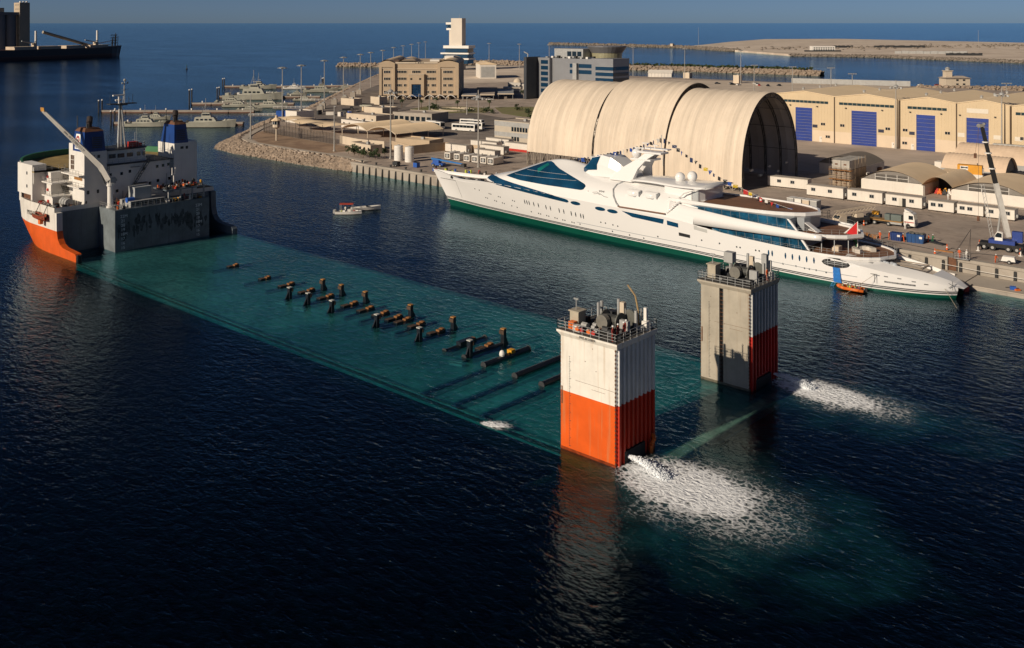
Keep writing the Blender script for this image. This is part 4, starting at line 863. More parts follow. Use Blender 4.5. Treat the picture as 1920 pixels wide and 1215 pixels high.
def ydeck(X): return smoothi(X, SHEER)
def hull_pt(t, f, z):
    X = xb(z)+t*(xs(z)-xb(z)); Xd = xb(9.5)+t*(xs(9.5)-xb(9.5)); zs = ydeck(Xd)
    k = max(0, min(1, z/zs))**.85; return X, smoothi(Xd, WL)*(1-k)+smoothi(Xd, DK)*k
def hull_hw(X, z):
    t = (X-xb(z))/(xs(z)-xb(z)); return hull_pt(max(0,min(1,t)), 0, z)[1]
TS = [((i/110)**1.15 if i < 60 else None) for i in range(111)]
TS = sorted([i/100 for i in range(101)]+[.003,.006,.994,.997,.985,.975])
def zg(t): return interp(t, [(0,1.75),(.3,1.5),(.6,1.2),(.8,.7),(.9,.5),(1,.6)])
def hull_band(f0, f1, rows, name, m, parent=None, eps=0.):
    mb = MB()
    for s_ in (-1, 1):
        rg = []
        for t in TS:
            Xd = xb(9.5)+t*(xs(9.5)-xb(9.5)); a, b = f0(t), f1(t, ydeck(Xd)); ring = []
            for k in range(rows+1):
                z = a+(b-a)*k/rows; X, h = hull_pt(t, 0, z); ring.append((X, 191+s_*(h+eps), z))
            rg.append(ring if s_ < 0 else ring[::-1])
        mb.loft(rg, closed=False)
    return yp(mb, name, m, parent)
hullw = hull_band(zg, lambda t, zs: zs, 9, 'hull', yacht_white)
hull_band(lambda t: -2.2, lambda t, zs: zg(t), 3, 'boot_top', mat('green_antifouling', (.003,.075,.05), .35, .1, .3), hullw)
stripem = mat('charcoal_stripe', (.03,.034,.04), .4, .1, .5)
hull_band(lambda t: zg(t)+.22, lambda t, zs: zg(t)+.42, 1, 'hull_stripe', stripem, hullw, .015)
hull_band(lambda t: zg(t)+.52, lambda t, zs: zg(t)+.72, 1, 'hull_stripe', stripem, hullw, .015)
mb = MB()
for s_ in (-1,):
    for i in range(40):
        t0 = .38+.5*i/40; t1_ = .38+.5*(i+1)/40
        for t in (t0,):
            A = hull_pt(t0,0,zg(t0)+1.75); B_ = hull_pt(t1_,0,zg(t1_)+1.75)
            mb.poly([(A[0],191-A[1]-.02,zg(t0)+1.7),(B_[0],191-B_[1]-.02,zg(t1_)+1.7),(B_[0],191-B_[1]-.06,zg(t1_)+1.84),(A[0],191-A[1]-.06,zg(t0)+1.84)])
yp(mb, 'rubbing_line', mat('silver_line', (.4,.42,.44), .3, 0), hullw)
# upper works blended into the hull
CROWN = [(-181,9.5),(-177.5,10.9),(-170,12.7),(-163,15.2),(-157,16.6),(-152,16.6),(-146,15.6),(-139,14.7),(-130,14.4),(-121,14.3),(-116,13.2),(-112.5,12.4)]
NOSE = [(-181,.12),(-180,.45),(-177.5,.74),(-173,.93),(-168,.985),(-160,1)]
def sup_sec(X):
    zs = ydeck(X)-.02; zr = smoothi(X, CROWN); h = max(.05, zr-zs); b = (smoothi(X, DK)-.12)*smoothi(X, NOSE)
    return [(b, zs), (b-.04*h, zs+.2*h), (b-.12*h, zs+.4*h), (b-.26*h, zs+.58*h), (b-.52*h, zs+.76*h), (max(.3,b-.85*h), zs+.89*h), (max(.1,(b-.85*h)*.5), zs+.97*h), (0, zs+h)]
def side_hw(X, z):
    if z <= ydeck(X)-.02: return hull_hw(X, z)
    S = sup_sec(X)
    for (a, za), (b, zb) in zip(S, S[1:]):
        if z <= zb: return a+(b-a)*(z-za)/(zb-za)
    return 0
rg = []
for i in range(161):
    X = -181+68.5*i/160; S = sup_sec(X)
    rg.append([(X, 191-h, z) for h, z in S]+[(X, 191+h, z) for h, z in S[-2::-1]])
sup = yp(MB().loft(rg, closed=False), 'superstructure', yacht_white)
yp(MB().poly(rg[-1]), 'aft_bulkhead', yacht_white, sup, False)
def side_pt(X, z, off):
    h = side_hw(X, z); a = (side_hw(X+.25, z)-side_hw(X-.25, z))/.5; b = max(-2.5, min(2.5, (side_hw(X, z+.06)-side_hw(X, z-.06))/.12)); L = math.sqrt(1+a*a+b*b)
    return (X-off*a/L, 191-h-off/L, z-off*b/L)
def on_side(poly, name, m, off=.03, parent=None, nx=24, nz=4, smooth=True):
    xs_ = [p[0] for p in poly]; x0, x1 = min(xs_)+1e-3, max(xs_)-1e-3; cols = []
    for i in range(nx+1):
        X = x0+(x1-x0)*i/nx; zz = []
        for (xa, za), (xb_, zb) in zip(poly, poly[1:]+poly[:1]):
            if (xa-X)*(xb_-X) <= 0 and xa != xb_: zz.append(za+(zb-za)*(X-xa)/(xb_-xa))
        lo, hi = min(zz), max(zz); cols.append([side_pt(X, lo+(hi-lo)*k/nz, off) for k in range(nz+1)])
    return yp(MB().loft(cols, closed=False), name, m, parent or sup, smooth)
def ellipse(cx, cz, a, b, n=20): return [(cx+a*math.cos(2*math.pi*i/n), cz+b*math.sin(2*math.pi*i/n)) for i in range(n)]
yglass = mat('yacht_glass', (.008,.062,.135), .05, .35, .12, spec=.9)
aglass = mat('saloon_glass', (.014,.10,.19), .06, .6, .35, spec=.9)
line_m = mat('mullion_silver', (.5,.52,.53), .3, 0)
strip1 = [(-178.9,10.1),(-177.2,10.95),(-174,11.0),(-162,9.95),(-148.8,8.65),(-147.7,8.45),(-147.5,8.0),(-148.2,7.75),(-162,8.55),(-172,9.2)]
w1 = on_side(strip1, 'bow_window', yglass, .07, nx=90, nz=8)
win2 = [(-170.2,11.65),(-165,13.7),(-160.2,15.75),(-158.7,15.95),(-152,14.5),(-143.8,12.5),(-143.2,12.1),(-143.4,11.4),(-144.2,11.15),(-155,11.1),(-164,11.25)]
w2 = on_side(win2, 'bridge_window', yglass, .10, nx=100, nz=22)
for zc in ((lambda X: 11.25+(X+170)*.028+1.0), (lambda X: 12.3+(X+170)*.012+1.3)):
    mb = MB(); prev = None
    for i in range(40):
        X = -168.5+24.5*i/39; z = zc(X)
        if not (11.3 < z < smoothi(X, [(-170,11.5),(-165,13.6),(-159,15.8),(-152,14.4),(-143.5,12.3)])-.15): prev = None; continue
        c = side_pt(X, z, .13)
        if prev: mb.tube(prev, c, .045, 4)
        prev = c
    if mb.v: yp(mb, 'mullion', line_m, w2)
on_side([(-160.5,14.2),(-159.3,15.5),(-157.9,15.2),(-159.2,13.4)], 'open_sash', mat('teal_glass', (.01,.16,.15), .1, 0), .14, w2, 12, 8)
for cx, cz in ((-145.4,7.95),(-137.9,7.6),(-134.3,7.5)): on_side(ellipse(cx, cz, 1.55, .46), 'oval_window', yglass, .06, nx=16, nz=5)
on_side([(-131.6,8.0),(-128.7,6.95),(-120.1,6.55),(-120.0,7.65),(-126,7.8)], 'saloon_window', yglass, .06, nx=40, nz=6)
on_side([(-119.2,6.5),(-116.3,6.3),(-116.3,7.25),(-119.2,7.5)], 'saloon_window', yglass, .06, nx=12, nz=6)
on_side([(-116.3,4.5),(-113.4,4.4),(-113.4,5.1),(-116.3,5.25)], 'shell_door', black, .02, hullw, 8)
on_side([(-112.3,6.5),(-109,6.2),(-109,7.2),(-112.3,7.4)], 'side_recess', mat('recess_grey', (.5,.5,.48), .5, 0), .02, hullw, 8)
sl = mat('slot_glass', (.008,.02,.03), .1, 0)
for X in (-163.0,-162.2,-161.4,-159.8,-158.2,-155.6,-154.1,-151.2,-149.7,-147.3,-145.9,-144.3,-143.5):
    on_side(ellipse(X, 5.9-(X+163)*-.0-.055*(X+163)*.9, .17, .62, 12), 'slot_window', sl, .02, hullw, 4)
for X in (-94.7,-93.9,-91.0,-89.5,-88.0,-86.5,-85.0): on_side(ellipse(X, 4.25, .2, .62, 12), 'slot_window', yglass, .02, hullw, 4)
for X, z in [(-182.5,6.7),(-180.6,6.6),(-176.6,6.2),(-175.9,6.15),(-173,5.9),(-172.3,5.85),(-167.6,5.6),(-166.9,5.5),(-178.6,4.8),(-177.9,4.75),(-175,4.5),(-174.3,4.45),(-172,4.3),(-171.3,4.25),(-168.5,4.0),(-166.5,3.9),(-161.4,3.5),(-158.8,3.45),(-158.1,3.4),(-156,3.3),(-155.3,3.25),(-153.2,3.15),(-152.5,3.1),(-150.6,3.0),(-149.9,3.0),(-147.6,2.9),(-146.9,2.85),(-145,2.8),(-138.2,4.3),(-136.8,4.3),(-134.6,4.2),(-133.2,4.1),(-135,2.6),(-130,2.5),(-126,2.4),(-122,3.4),(-110.5,4.4),(-106.1,4.4),(-102,4.3),(-101.2,4.3),(-97.6,4.3),(-96.8,4.3),(-91.6,2.5),(-88.8,2.5),(-87,2.4),(-86,2.4),(-84.6,2.4),(-82.6,2.3),(-112,2.9)]:
    on_side(ellipse(X, z, .2, .19, 10), 'porthole', sl, .02, hullw, 4, 2)
# big oval opening near the stern with its rails
op = on_side(ellipse(-80.7, 4.35, 2.75, .82, 24), 'oval_opening', black, .02, hullw, 16)
mb = MB()
for X in (-82.2,-80.9,-79.4): mb.tube((X,191-hull_hw(X,3.7)-.07,3.7),(X,191-hull_hw(X,5)-.07,5.0),.05,4)
for z in (4.15, 4.5): mb.tube((-83,191-hull_hw(-83,z)-.07,z),(-78.4,191-hull_hw(-78.4,z)-.07,z),.05,4)
yp(mb, 'opening_rail', line_m, op)
# foredeck well, anchor gear
fd = []
for i in range(16):
    X = -201+22*i/15; h = max(.1, smoothi(X, DK)-.35); fd.append([(X, 191-h, ydeck(X)-.85), (X, 191+h, ydeck(X)-.85)])
yp(MB().loft(fd, closed=False), 'foredeck', mat('foredeck_grey', (.35,.31,.27), .7, .15, .6), sup)
mb = MB()
for s_ in (-1, 1):
    rr = []
    for i in range(24):
        X = -203.2+26*i/23; h = max(.06, smoothi(X, DK)); rr.append([(X,191+s_*h,ydeck(X)),(X,191+s_*max(.02,h-.3),ydeck(X)+.02),(X,191+s_*max(.02,h-.34),ydeck(X)-.86)])
    mb.loft(rr, closed=False)
yp(mb, 'bulwark', yacht_white, sup)
for i in range(9):
    X = -193+i*1.35; yp(MB().cbox(X,188.3+.25*(i % 3)-.3*(i > 5),ydeck(X)-.4,.7,.6,.7,i).tube((X+.3,188,ydeck(X)-.4),(X+.3,189.3,ydeck(X)-.4),.3,8), 'anchor_winch', [dark,lgrey,dark][i % 3], sup, False)
yp(MB().tube((-199.8,191-hull_hw(-199.8,7.3)-.1,7.35),(-191.5,191-hull_hw(-191.5,7.6)-.1,7.75),.05,5), 'boat_boom', dark, hullw, False)
yp(MB().tube((-191.5,191-hull_hw(-191.5,7.6)-.1,7.7),(-190.2,191-hull_hw(-190,3)-.05,3.1),.02,4), 'boom_line', dark, hullw, False)
# balcony bay: coaming, sill and two scoop hoods
mb = MB(); pr = [(-134.0,14.0),(-135.2,13.2),(-135.3,12.3),(-134.4,11),(-133.2,9.6),(-132.4,8.9)]
for (xa,za),(xb_,zb) in zip(pr, pr[1:]): mb.tube((xa,191-side_hw(xa,za)-.05,za),(xb_,191-side_hw(xb_,zb)-.05,zb),.22,6)
yp(mb, 'coaming', mat('coaming_shadow_grey', (.3,.31,.32), .4, 0), sup)  # grey colour paints the bay's shadow strip onto the coaming
pts = [(-132.4+12.8*i/12) for i in range(13)]
yp(MB().loft([[(X,191-side_hw(X,8.75)+.4,8.8),(X,191-side_hw(X,8.75)-.55,8.8),(X,191-side_hw(X,8.75)-.55,8.95),(X,191-side_hw(X,8.75)+.4,8.98)] for X in pts]), 'balcony_sill', wood, sup, False)
mb = MB()
for i in range(6):
    X = -119.3+i*.45; mb.tube((X,191-side_hw(X,9.2)-.02,9.1+i*.45),(X+.5,191-side_hw(X+.5,9.6+i*.45)-.02,9.55+i*.45),.3,5)
yp(mb, 'bay_edge', yacht_white, sup)
for X in (-129.4,-124.6):
    y = 191-side_hw(X,12.0)
    h_ = yp(MB().loft([[(X-1.7+.85*k, y-.9*math.sin(math.pi*(.12+.22*k)), 11.55), (X-1.7+.85*k, y-.95*math.sin(math.pi*(.12+.22*k)), 12.15), (X-1.7+.85*k, y-.5*math.sin(math.pi*(.12+.22*k)), 12.75), (X-1.7+.85*k, y+.6, 12.9)] for k in range(5)], closed=False), 'scoop_hood', yacht_white, sup)
    yp(MB().tube((X+.3,y-.2,11.6),(X+.9,y-.2,11.3),.45,10), 'scoop_mouth', mat('shade_grey', (.35,.36,.37), .5, 0), h_, False)
    yp(MB().box(X+1.75,X+1.95,y-.8,y+.4,11.6,12.7), 'scoop_frame', line_m, h_, False)
# script mark on the flank, and emblem on the stern
ink = mat('script_ink', (.02,.03,.04), .5, 0)
def flank(pts, r, name, parent):
    mb = MB(); P_ = [(X, 191-side_hw(X,z)-.03, z) for X, z in pts]; mb.path(P_, r, 4); return yp(mb, name, ink, parent, False)
t_ = text('yacht_lettering', 'yas', 1.35, ink, sup, (-138.1-YO[0], 191-side_hw(-138.1,11.55)-.12-YO[1], 11.5), (R(74),0,R(-1)))
flank([(-140.6,11.05),(-139.4,11.25),(-138.2,10.95),(-137.0,10.5),(-135.9,10.45)], .05, 'lettering_swash', sup); flank([(-140.2,10.75),(-139,10.95),(-138.2,10.75)], .05, 'lettering_swash', sup)
yp(MB().lathe(-142.0,191-side_hw(-142,11.2),[(.02,11.0),(.3,11.2),(.02,11.4)],8), 'lamp_lens', yacht_white, sup)
# sky lounge, mast arch, domes, after roof
lounge = yp(MB().loft([[(X, 191-w, 14.2), (X+dx*.0, 191-w, zb), (X+dx, 191-w*.8, zt), (X+dx, 191+w*.8, zt), (X, 191+w, zb), (X, 191+w, 14.2)] for X, dx, w, zb, zt in ((-147,1.2,2.6,15.6,16.4),(-145.2,1.0,3.3,16.6,18.6),(-142,.6,3.6,17.0,19.3),(-139,.2,3.6,16.6,18.9),(-136,0,3.2,15.6,17.4),(-133,0,2.6,14.6,15.4))]), 'sky_lounge', yacht_white, None, False)
LS = [[(X, 191-w, zb), (X+dx, 191-w*.8, zt)] for X, dx, w, zb, zt in ((-147,1.2,2.6,15.6,16.4),(-145.2,1.0,3.3,16.6,18.6),(-142,.6,3.6,17.0,19.3))]
lp_ = lambda a, b, t: tuple(a[k]+(b[k]-a[k])*t for k in range(3))
rows_ = [[tuple(c+o_ for c, o_ in zip(lp_(p, q, t), (-.05,-.1,.05))) for t in (.0,.3,.6,.88)] for p, q in [(LS[0][0],LS[0][1]), (LS[1][0],LS[1][1]), tuple(lp_(LS[1][k], LS[2][k], .9) for k in (0,1))]]
low_ = [[(r_[0][0], r_[0][1], r_[0][2]-1.25)]+r_ for r_ in rows_]
yp(MB().loft(low_, closed=False), 'lounge_window', yglass, lounge, False)
yp(MB().poly([(-147.06,188.5,15.2),(-147.06,193.5,15.2),(-145.95,192.9,16.3),(-145.95,189.1,16.3)]), 'lounge_window', yglass, lounge, False)
arch = yp(MB().loft([[(-138.3,186.6,14.0),(-131.8,186.6,14.0),(-131.6,187.6,14.0),(-138.3,187.6,14.0)],[(-135.2,188.0,17.0),(-131.0,188.0,17.0),(-131.0,188.8,17.0),(-135.2,188.8,17.0)],[(-131.8,189.0,19.2),(-129.3,189.0,19.2),(-129.3,189.8,19.2),(-131.8,189.8,19.2)],[(-129.6,189.8,20.9),(-126.8,189.8,20.9),(-126.8,190.6,20.9),(-129.6,190.6,20.9)]]), 'mast_arch', yacht_white, None, False)
yp(MB().loft([[(-138.3,395-208.4+8.8,14.0),(-131.8,195.4,14.0),(-131.6,194.4,14.0),(-138.3,194.4,14.0)],[(-135.2,194.0,17.0),(-131.0,194.0,17.0),(-131.0,193.2,17.0),(-135.2,193.2,17.0)],[(-131.8,193.0,19.2),(-129.3,193.0,19.2),(-129.3,192.2,19.2),(-131.8,192.2,19.2)],[(-129.6,192.2,20.9),(-126.8,192.2,20.9),(-126.8,191.4,20.9),(-129.6,191.4,20.9)]]), 'arch_leg', yacht_white, arch, False)
yp(MB().box(-133.6,-128,188.8,193.2,18.9,19.3).box(-132,-125.5,189.4,192.6,20.6,21.0).box(-130.5,-124.2,190.2,191.8,21.6,21.85), 'arch_platform', yacht_white, arch, False)
yp(MB().cbox(-131.5,190.6,21.6,3.4,.3,.22,.3).tube((-131.5,190.6,21),(-131.5,190.6,21.6),.15).cbox(-128.2,191,22.5,2.8,.25,.2,-.4).tube((-128.2,191,21.8),(-128.2,191,22.4),.14).cbox(-130.3,190.2,22.9,1.6,.2,.15,.1).tube((-130.3,190.3,21.5),(-130.3,190.3,22.9),.08), 'radar_scanner', yacht_white, arch, False)
yp(MB().tube((-126.4,191,21.8),(-126.4,191,25),.09,6).tube((-125.6,190.4,18),(-125.6,190.4,21.7),.06,5).tube((-128.8,190,19),(-128.8,190,22.4),.05,5), 'signal_mast', line_m, arch, False)
for x, y, z in ((-132.8,190.2,20.3),(-120.7,190.0,15.9),(-118.5,191.6,16.2)):
    d_ = yp(MB().ball((x,y,z),1.18,16,10), 'satellite_dome', yacht_white); yp(MB().tube((x,y,z-1.6),(x,y,z-.8),.55,10), 'dome_base', yacht_white, d_, False)
roof = []
for i in range(11):
    X = -132+21*i/10; w = smoothi(X, [(-132,4.6),(-126,5.4),(-118,6.0),(-111,6.1)]); zt = smoothi(X, [(-132,14.8),(-126,15.1),(-118,15.0),(-111,15.3)])
    roof.append([(X,191-w,zt-.5),(X,191-w*.85,zt-.15),(X,191-w*.4,zt+.15),(X,191,zt+.2),(X,191+w*.4,zt+.15),(X,191+w*.85,zt-.15),(X,191+w,zt-.5),(X,191,zt-.6)])
ro = yp(MB().loft(roof), 'after_roof', yacht_white)
yp(MB().prism([(-122,185.6),(-113.2,185.8),(-112.6,187.4),(-112.6,194.6),(-113.2,196.2),(-122,196.4)], 11.4, 14.6), 'after_house', yacht_white, None, False)
yp(MB().box(-114.8,-113.4,185.62,185.72,11.8,14.0).box(-115.0,-114.9,185.6,185.72,11.8,14.2).box(-113.3,-113.2,185.6,185.75,11.8,14.2), 'sliding_door', mat('door_grey', (.42,.44,.45), .3, 0), ro, False)
yp(MB().path([(-111.2,185.1,15.0),(-113.5,184.7,14.6),(-116.4,184.6,13.4),(-117.6,184.7,12.3)], .14, 6), 'roof_strut', yacht_white, ro)
# after decks: white fascia slabs, teak on top, glazed saloons below
def dshape(x0, x1, w0, wf, n=18):
    near = []
    for i in range(n+1):
        u = i/n; X = x0+(x1-x0)*math.sin(u*math.pi/2)**1.0 if False else x0+(x1-x0)*u
        near.append((X, 191-w0*max(0, 1-max(0,(u-wf)/(1-wf))**2.6)**.55))
    return near+[(X, 382-y) for X, y in near[::-1]]
def deck_slab(name, x0, x1, w, z0, z1, zt, wf):
    o = dshape(x0, x1, w, wf); i_ = [(x0+(x-x0)*.985, 191+(y-191)*.955) for x, y in o]; lo = [(x0+(x-x0)*.99, 191+(y-191)*.93) for x, y in o]
    s_ = yp(MB().loft([[(x,y,z0) for x,y in lo],[(x,y,z0+(z1-z0)*.35) for x,y in o],[(x,y,z1) for x,y in o],[(x,y,z1) for x,y in i_],[(x,y,zt-.1) for x,y in i_]], caps=False).poly([(x,y,z0) for x,y in lo][::-1]), name, yacht_white, None, False)
    yp(MB().prism(i_, zt-.1, zt), 'teak_deck', wood, s_, False); return s_
d1 = deck_slab('upper_deck', -120, -87.6, 7.3, 11.2, 12.25, 11.9, .42)
d2 = deck_slab('main_deck', -112, -78.6, 8.0, 8.0, 9.0, 8.6, .45)
d3 = deck_slab('lower_deck', -100, -72.2, 8.35, 4.95, 5.75, 5.45, .5)
for s_ in (-1, 1):
    sw = []
    for i in range(25):
        X = -119+35*i/24; h = interp(X, [(-119,8.62),(-108,8.5),(-96,8.35),(-89,8.1),(-84,7.75)]); zt = interp(X, [(-119,11.7),(-114.6,11.0),(-102,10.0),(-89,9.3),(-84,9.05)]); zb = interp(X, [(-119,7.5),(-108.8,7.6),(-87.6,7.85),(-84,8.05)])
        ht = h-interp(X, [(-119,.75),(-110,.45),(-84,.1)])
        ring = [(X,191+s_*h,zb),(X,191+s_*(h*.6+ht*.4+.05),zb+(zt-zb)*.5),(X,191+s_*ht,zt),(X,191+s_*(ht-.45),zt),(X,191+s_*(h-.5),zb)]
        sw.append(ring if s_ < 0 else ring[::-1])
    yp(MB().loft(sw), 'side_sweep', yacht_white)
def glazing(x0, x1, w, z0, z1, n, lean, name):
    core = yp(MB().prism([(x0,191-w+.12),(x1-lean,191-w+.12),(x1-lean,191+w-.12),(x0,191+w-.12)], z0, z1), name, mat('saloon_frame', (.28,.32,.35), .4, .1, .6), None, False)
    for i in range(n):
        a, b = x0+(x1-x0)*i/n, x0+(x1-x0)*(i+1)/n
        l0 = lean*.5
        k0 = 1-.55*max(0, 1-i/2.5) ; k1 = 1-.55*max(0, 1-(i+1)/2.5)
        zt = lambda k: z1; zb = lambda k: z1-(z1-z0)*k
        yp(MB().ext([(a+.06,191-w,zb(k0)),(b-.06,191-w,zb(k1)),(b-.06-(lean if i == n-1 else 0.25),191-w,z1),(a+.06-(.25 if i else 0),191-w,z1)], (0,.08,0)), 'pane', aglass, core, False)
    yp(MB().ext([(x1-.1,191-w-.05,z0),(x1+.35,191-w-.05,z0),(x1-lean-.1,191-w-.05,z1),(x1-lean-.6,191-w-.05,z1)], (0,.4,0)), 'raking_pillar', yacht_white, core, False)
    return core
glazing(-115, -89.6, 6.75, 9.0, 11.25, 12, 1.6, 'upper_saloon'); glazing(-108.8, -86.9, 7.3, 5.7, 8.05, 11, 1.4, 'lower_saloon')
yp(MB().prism([(-91,187.2),(-89.4,187.2),(-88.9,189),(-88.9,193),(-89.4,194.8),(-91,194.8)], 8.7, 11.2), 'aft_shade_block', mat('painted_shade_grey', (.3,.32,.34), .4, 0), d2, False)  # grey block added to paint in the shaded area behind the pillar
yp(MB().ext([(-88.6,187.2,9.0),(-86.4,187.2,8.65),(-86.4,188.9,8.65),(-88.6,188.9,9.0)], (0,0,.12)).ext([(-89.3,187.0,10.3),(-86.6,187.0,8.7),(-86.6,188.6,8.7),(-89.3,188.6,10.3)], (.1,0,.1)), 'sun_pad', yacht_white, d2, False)
rail([(-89,183.6,9.0),(-84,184.6,9.0),(-80.5,187.4,9.0)], d2, off=YO, r=.025); rail([(-87,183.0,5.75),(-80,183.4,5.75),(-75,185.6,5.75),(-73,188.6,5.75)], d3, off=YO, r=.025)
rail([(-88,198.4,9.0),(-84,197.4,9.0),(-80.5,194.6,9.0)], d2, off=YO, r=.025); rail([(-87,199,5.75),(-80,198.6,5.75),(-75,196.4,5.75),(-73,193.4,5.75)], d3, off=YO, r=.025)
rail([(-114,183.9,9.05),(-90.2,183.9,9.05)], d2, off=YO, r=.022, h=.7); rail([(-106,183.3,5.75),(-88,183.0,5.75)], d3, off=YO, r=.022, h=.7)
for x, y in ((-82.5,186),(-82.5,196),(-84.8,185.2),(-80.6,188.2)): yp(MB().tube((x,y,5.45),(x,y,8.0),.08,6), 'deck_pillar', line_m, d3, False)
yp(MB().box(-83.7,-82.2,187.6,189.0,5.45,6.45), 'bar_counter', cream, d3, False)
mb = MB()
for k in range(7):
    a = math.pi*(.25+1.2*k/6); mb.cbox(-78.6+1.7*math.cos(a),191+1.9*math.sin(a),5.85,1.0,1.1,.75,a)
yp(mb, 'round_sofa', mat('sofa_cream', (.6,.55,.48), .8, .1, 1), d3, False)
# stern whaleback with its well
stn = []
for i in range(17):
    X = -80+20.7*i/16; h = smoothi(X, DK); zs = ydeck(X); cr = smoothi(X, [(-80,.6),(-72,.9),(-65,.9),(-61.5,.6),(-59.3,.02)])
    stn.append([(X,191-h,zs),(X,191-h*.8,zs+cr*.55),(X,191-h*.52,zs+cr)])
mb = MB().loft(stn, closed=False).loft([[(x,382-y,z) for x,y,z in r_][::-1] for r_ in stn], closed=False)
cap = [[r_[2], (r_[2][0], 382-r_[2][1], r_[2][2])] for r_ in stn[12:]]
mb.loft(cap, closed=False)
wh = yp(mb, 'whaleback', yacht_white)
well = [[(r_[2][0], r_[2][1], r_[2][2]-.75), (r_[2][0], 382-r_[2][1], r_[2][2]-.75)] for r_ in stn[:13]]
yp(MB().loft(well, closed=False), 'stern_well', mat('well_beige', (.55,.48,.40), .6, .1, .5), wh, False)
wallw = MB()
for s_ in (0, 1):
    f_ = (lambda p: p) if s_ == 0 else (lambda p: (p[0], 382-p[1], p[2]))
    wallw.loft([[f_(r_[2]), f_((r_[2][0], r_[2][1], r_[2][2]-.76))] for r_ in stn[:13]], closed=False)
p = stn[12][2]; wallw.poly([(p[0],p[1],p[2]),(p[0],382-p[1],p[2]),(p[0],382-p[1],p[2]-.76),(p[0],p[1],p[2]-.76)])
yp(wallw, 'well_side', yacht_white, wh, False)
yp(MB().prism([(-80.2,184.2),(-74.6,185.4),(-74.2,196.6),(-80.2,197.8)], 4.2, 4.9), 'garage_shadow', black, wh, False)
yp(MB().box(-73.9,-66.5,189.0,189.25,4.35,4.5).box(-73.9,-66.5,192.7,192.95,4.35,4.5).box(-66.9,-66.6,189,193,4.2,4.45), 'well_beam', mat('beam_brown', (.3,.24,.18), .6, .1, 1), wh, False)
for i in range(5): yp(MB().ball((-74+i*.7,187.6+.4*(i % 2),4.75),.5,8,5,.7), 'covered_tender', mat('cover_grey', (.45,.48,.52), .8, .2, 2), wh)
mb = MB()
for k in range(5):
    a = .5+k*1.1; mb.tube((-60.7,187.95,2.55),(-60.7+.75*math.cos(a),187.7+.2*math.sin(a),2.55+.75*math.sin(a)),.05,4)
yp(mb, 'stern_emblem', ink, hullw, False)
for X, z in ((-69.2,3.0),(-66.8,2.7),(-64.8,2.4),(-71.5,3.1)): on_side([(X-.35,z-.09),(X+.35,z-.11),(X+.35,z+.09),(X-.35,z+.11)], 'fairlead', mat('fairlead_grey', (.2,.2,.2), .4, 0), .02, hullw, 3, 1)
on_side([(-71.8,1.95),(-66.5,1.85),(-66.5,2.15),(-71.8,2.25)], 'name_lettering', mat('faint_letters', (.25,.25,.25), .5, .9, 2.2), .025, hullw, 12, 1)
yp(MB().tube((-73.2,182.9,3.4),(-76.6,176.6,.1),.035,4).tube((-61.9,187.3,1.9),(-58.2,182.4,.1),.035,4), 'mooring_line', mat('rope', (.45,.38,.28), .9, .1, 2), hullw, False)
yp(MB().tube((-73.9,182.6,3.5),(-72.7,182.9,3.5),.06,5).tube((-73.2,182.8,3.4),(-73.2,182.85,1.9),.05,5), 'mooring_spar', dark, hullw, False)
# ensign
fp = yp(MB().tube((-79.9,191,5.4),(-79.9,191,11.3),.09,6), 'flagpole', white, None, False)
def flagq(a, b, c, d, m, name): yp(MB().ext([a, b, c, d], (.02,.03,0)), name, m, fp, False)
yp(MB().ext([(-80.0,191,11.2),(-79.95,191,8.6),(-81.0,190.9,7.6),(-82.2,190.8,8.7)], (.02,.04,0)), 'flag_red', mat('flag_red', (.55,.012,.015), .8, .1, 1), fp, False)
yp(MB().ext([(-80.0,190.98,11.2),(-82.2,190.78,8.7),(-82.7,190.78,8.6),(-82.6,190.78,8.4)], (.02,.04,0)), 'flag_white', white_cloth, fp, False)
yp(MB().ext([(-79.95,190.97,8.6),(-79.9,190.97,5.9),(-80.4,190.95,6.2),(-80.9,190.9,7.6)], (.02,.04,0)), 'flag_green', mat('flag_green', (.01,.12,.04), .8, .1, 1), fp, False)
yp(MB().ext([(-81.0,190.88,7.6),(-80.35,190.88,6.2),(-80.2,190.88,7.0)], (.02,.04,0)), 'flag_black', black, fp, False)
# blue boarding mat and ladder on the hull
bmat = T('boarding_mat', 'bright blue padded boarding mat hanging below the oval opening of the yacht', 'mat', (-80.4, 191-hull_hw(-80.4, 2), 0))
for i in range(4):
    z0 = 3.55-.72*i; zz = z0-.68; yy = lambda z: -(hull_hw(-80.4,max(.6,z))-hull_hw(-80.4,2))-.16
    MB().ext([(-.85,yy(z0),z0),(.55+.05*i,yy(z0),z0),(.6+.1*i,yy(zz)-.05,zz),(-.75,yy(zz)-.05,zz)], (0,.12,0)).build('padded_panel', mat('bright_blue', (.01,.17,.55), .6, .2, 2), bmat)
mb = MB().tube((-.8,-.3,.75),(-1.3,-.7,-.4),.05).tube((-.2,-.3,.75),(-.7,-.7,-.4),.05)
for k in range(4): mb.tube((-.85-.12*k,-.35-.1*k,.6-.28*k),(-.25-.12*k,-.35-.1*k,.6-.28*k),.05)
mb.build('ladder', mat('ladder_blue', (.05,.25,.5), .5, .1, 1), bmat)

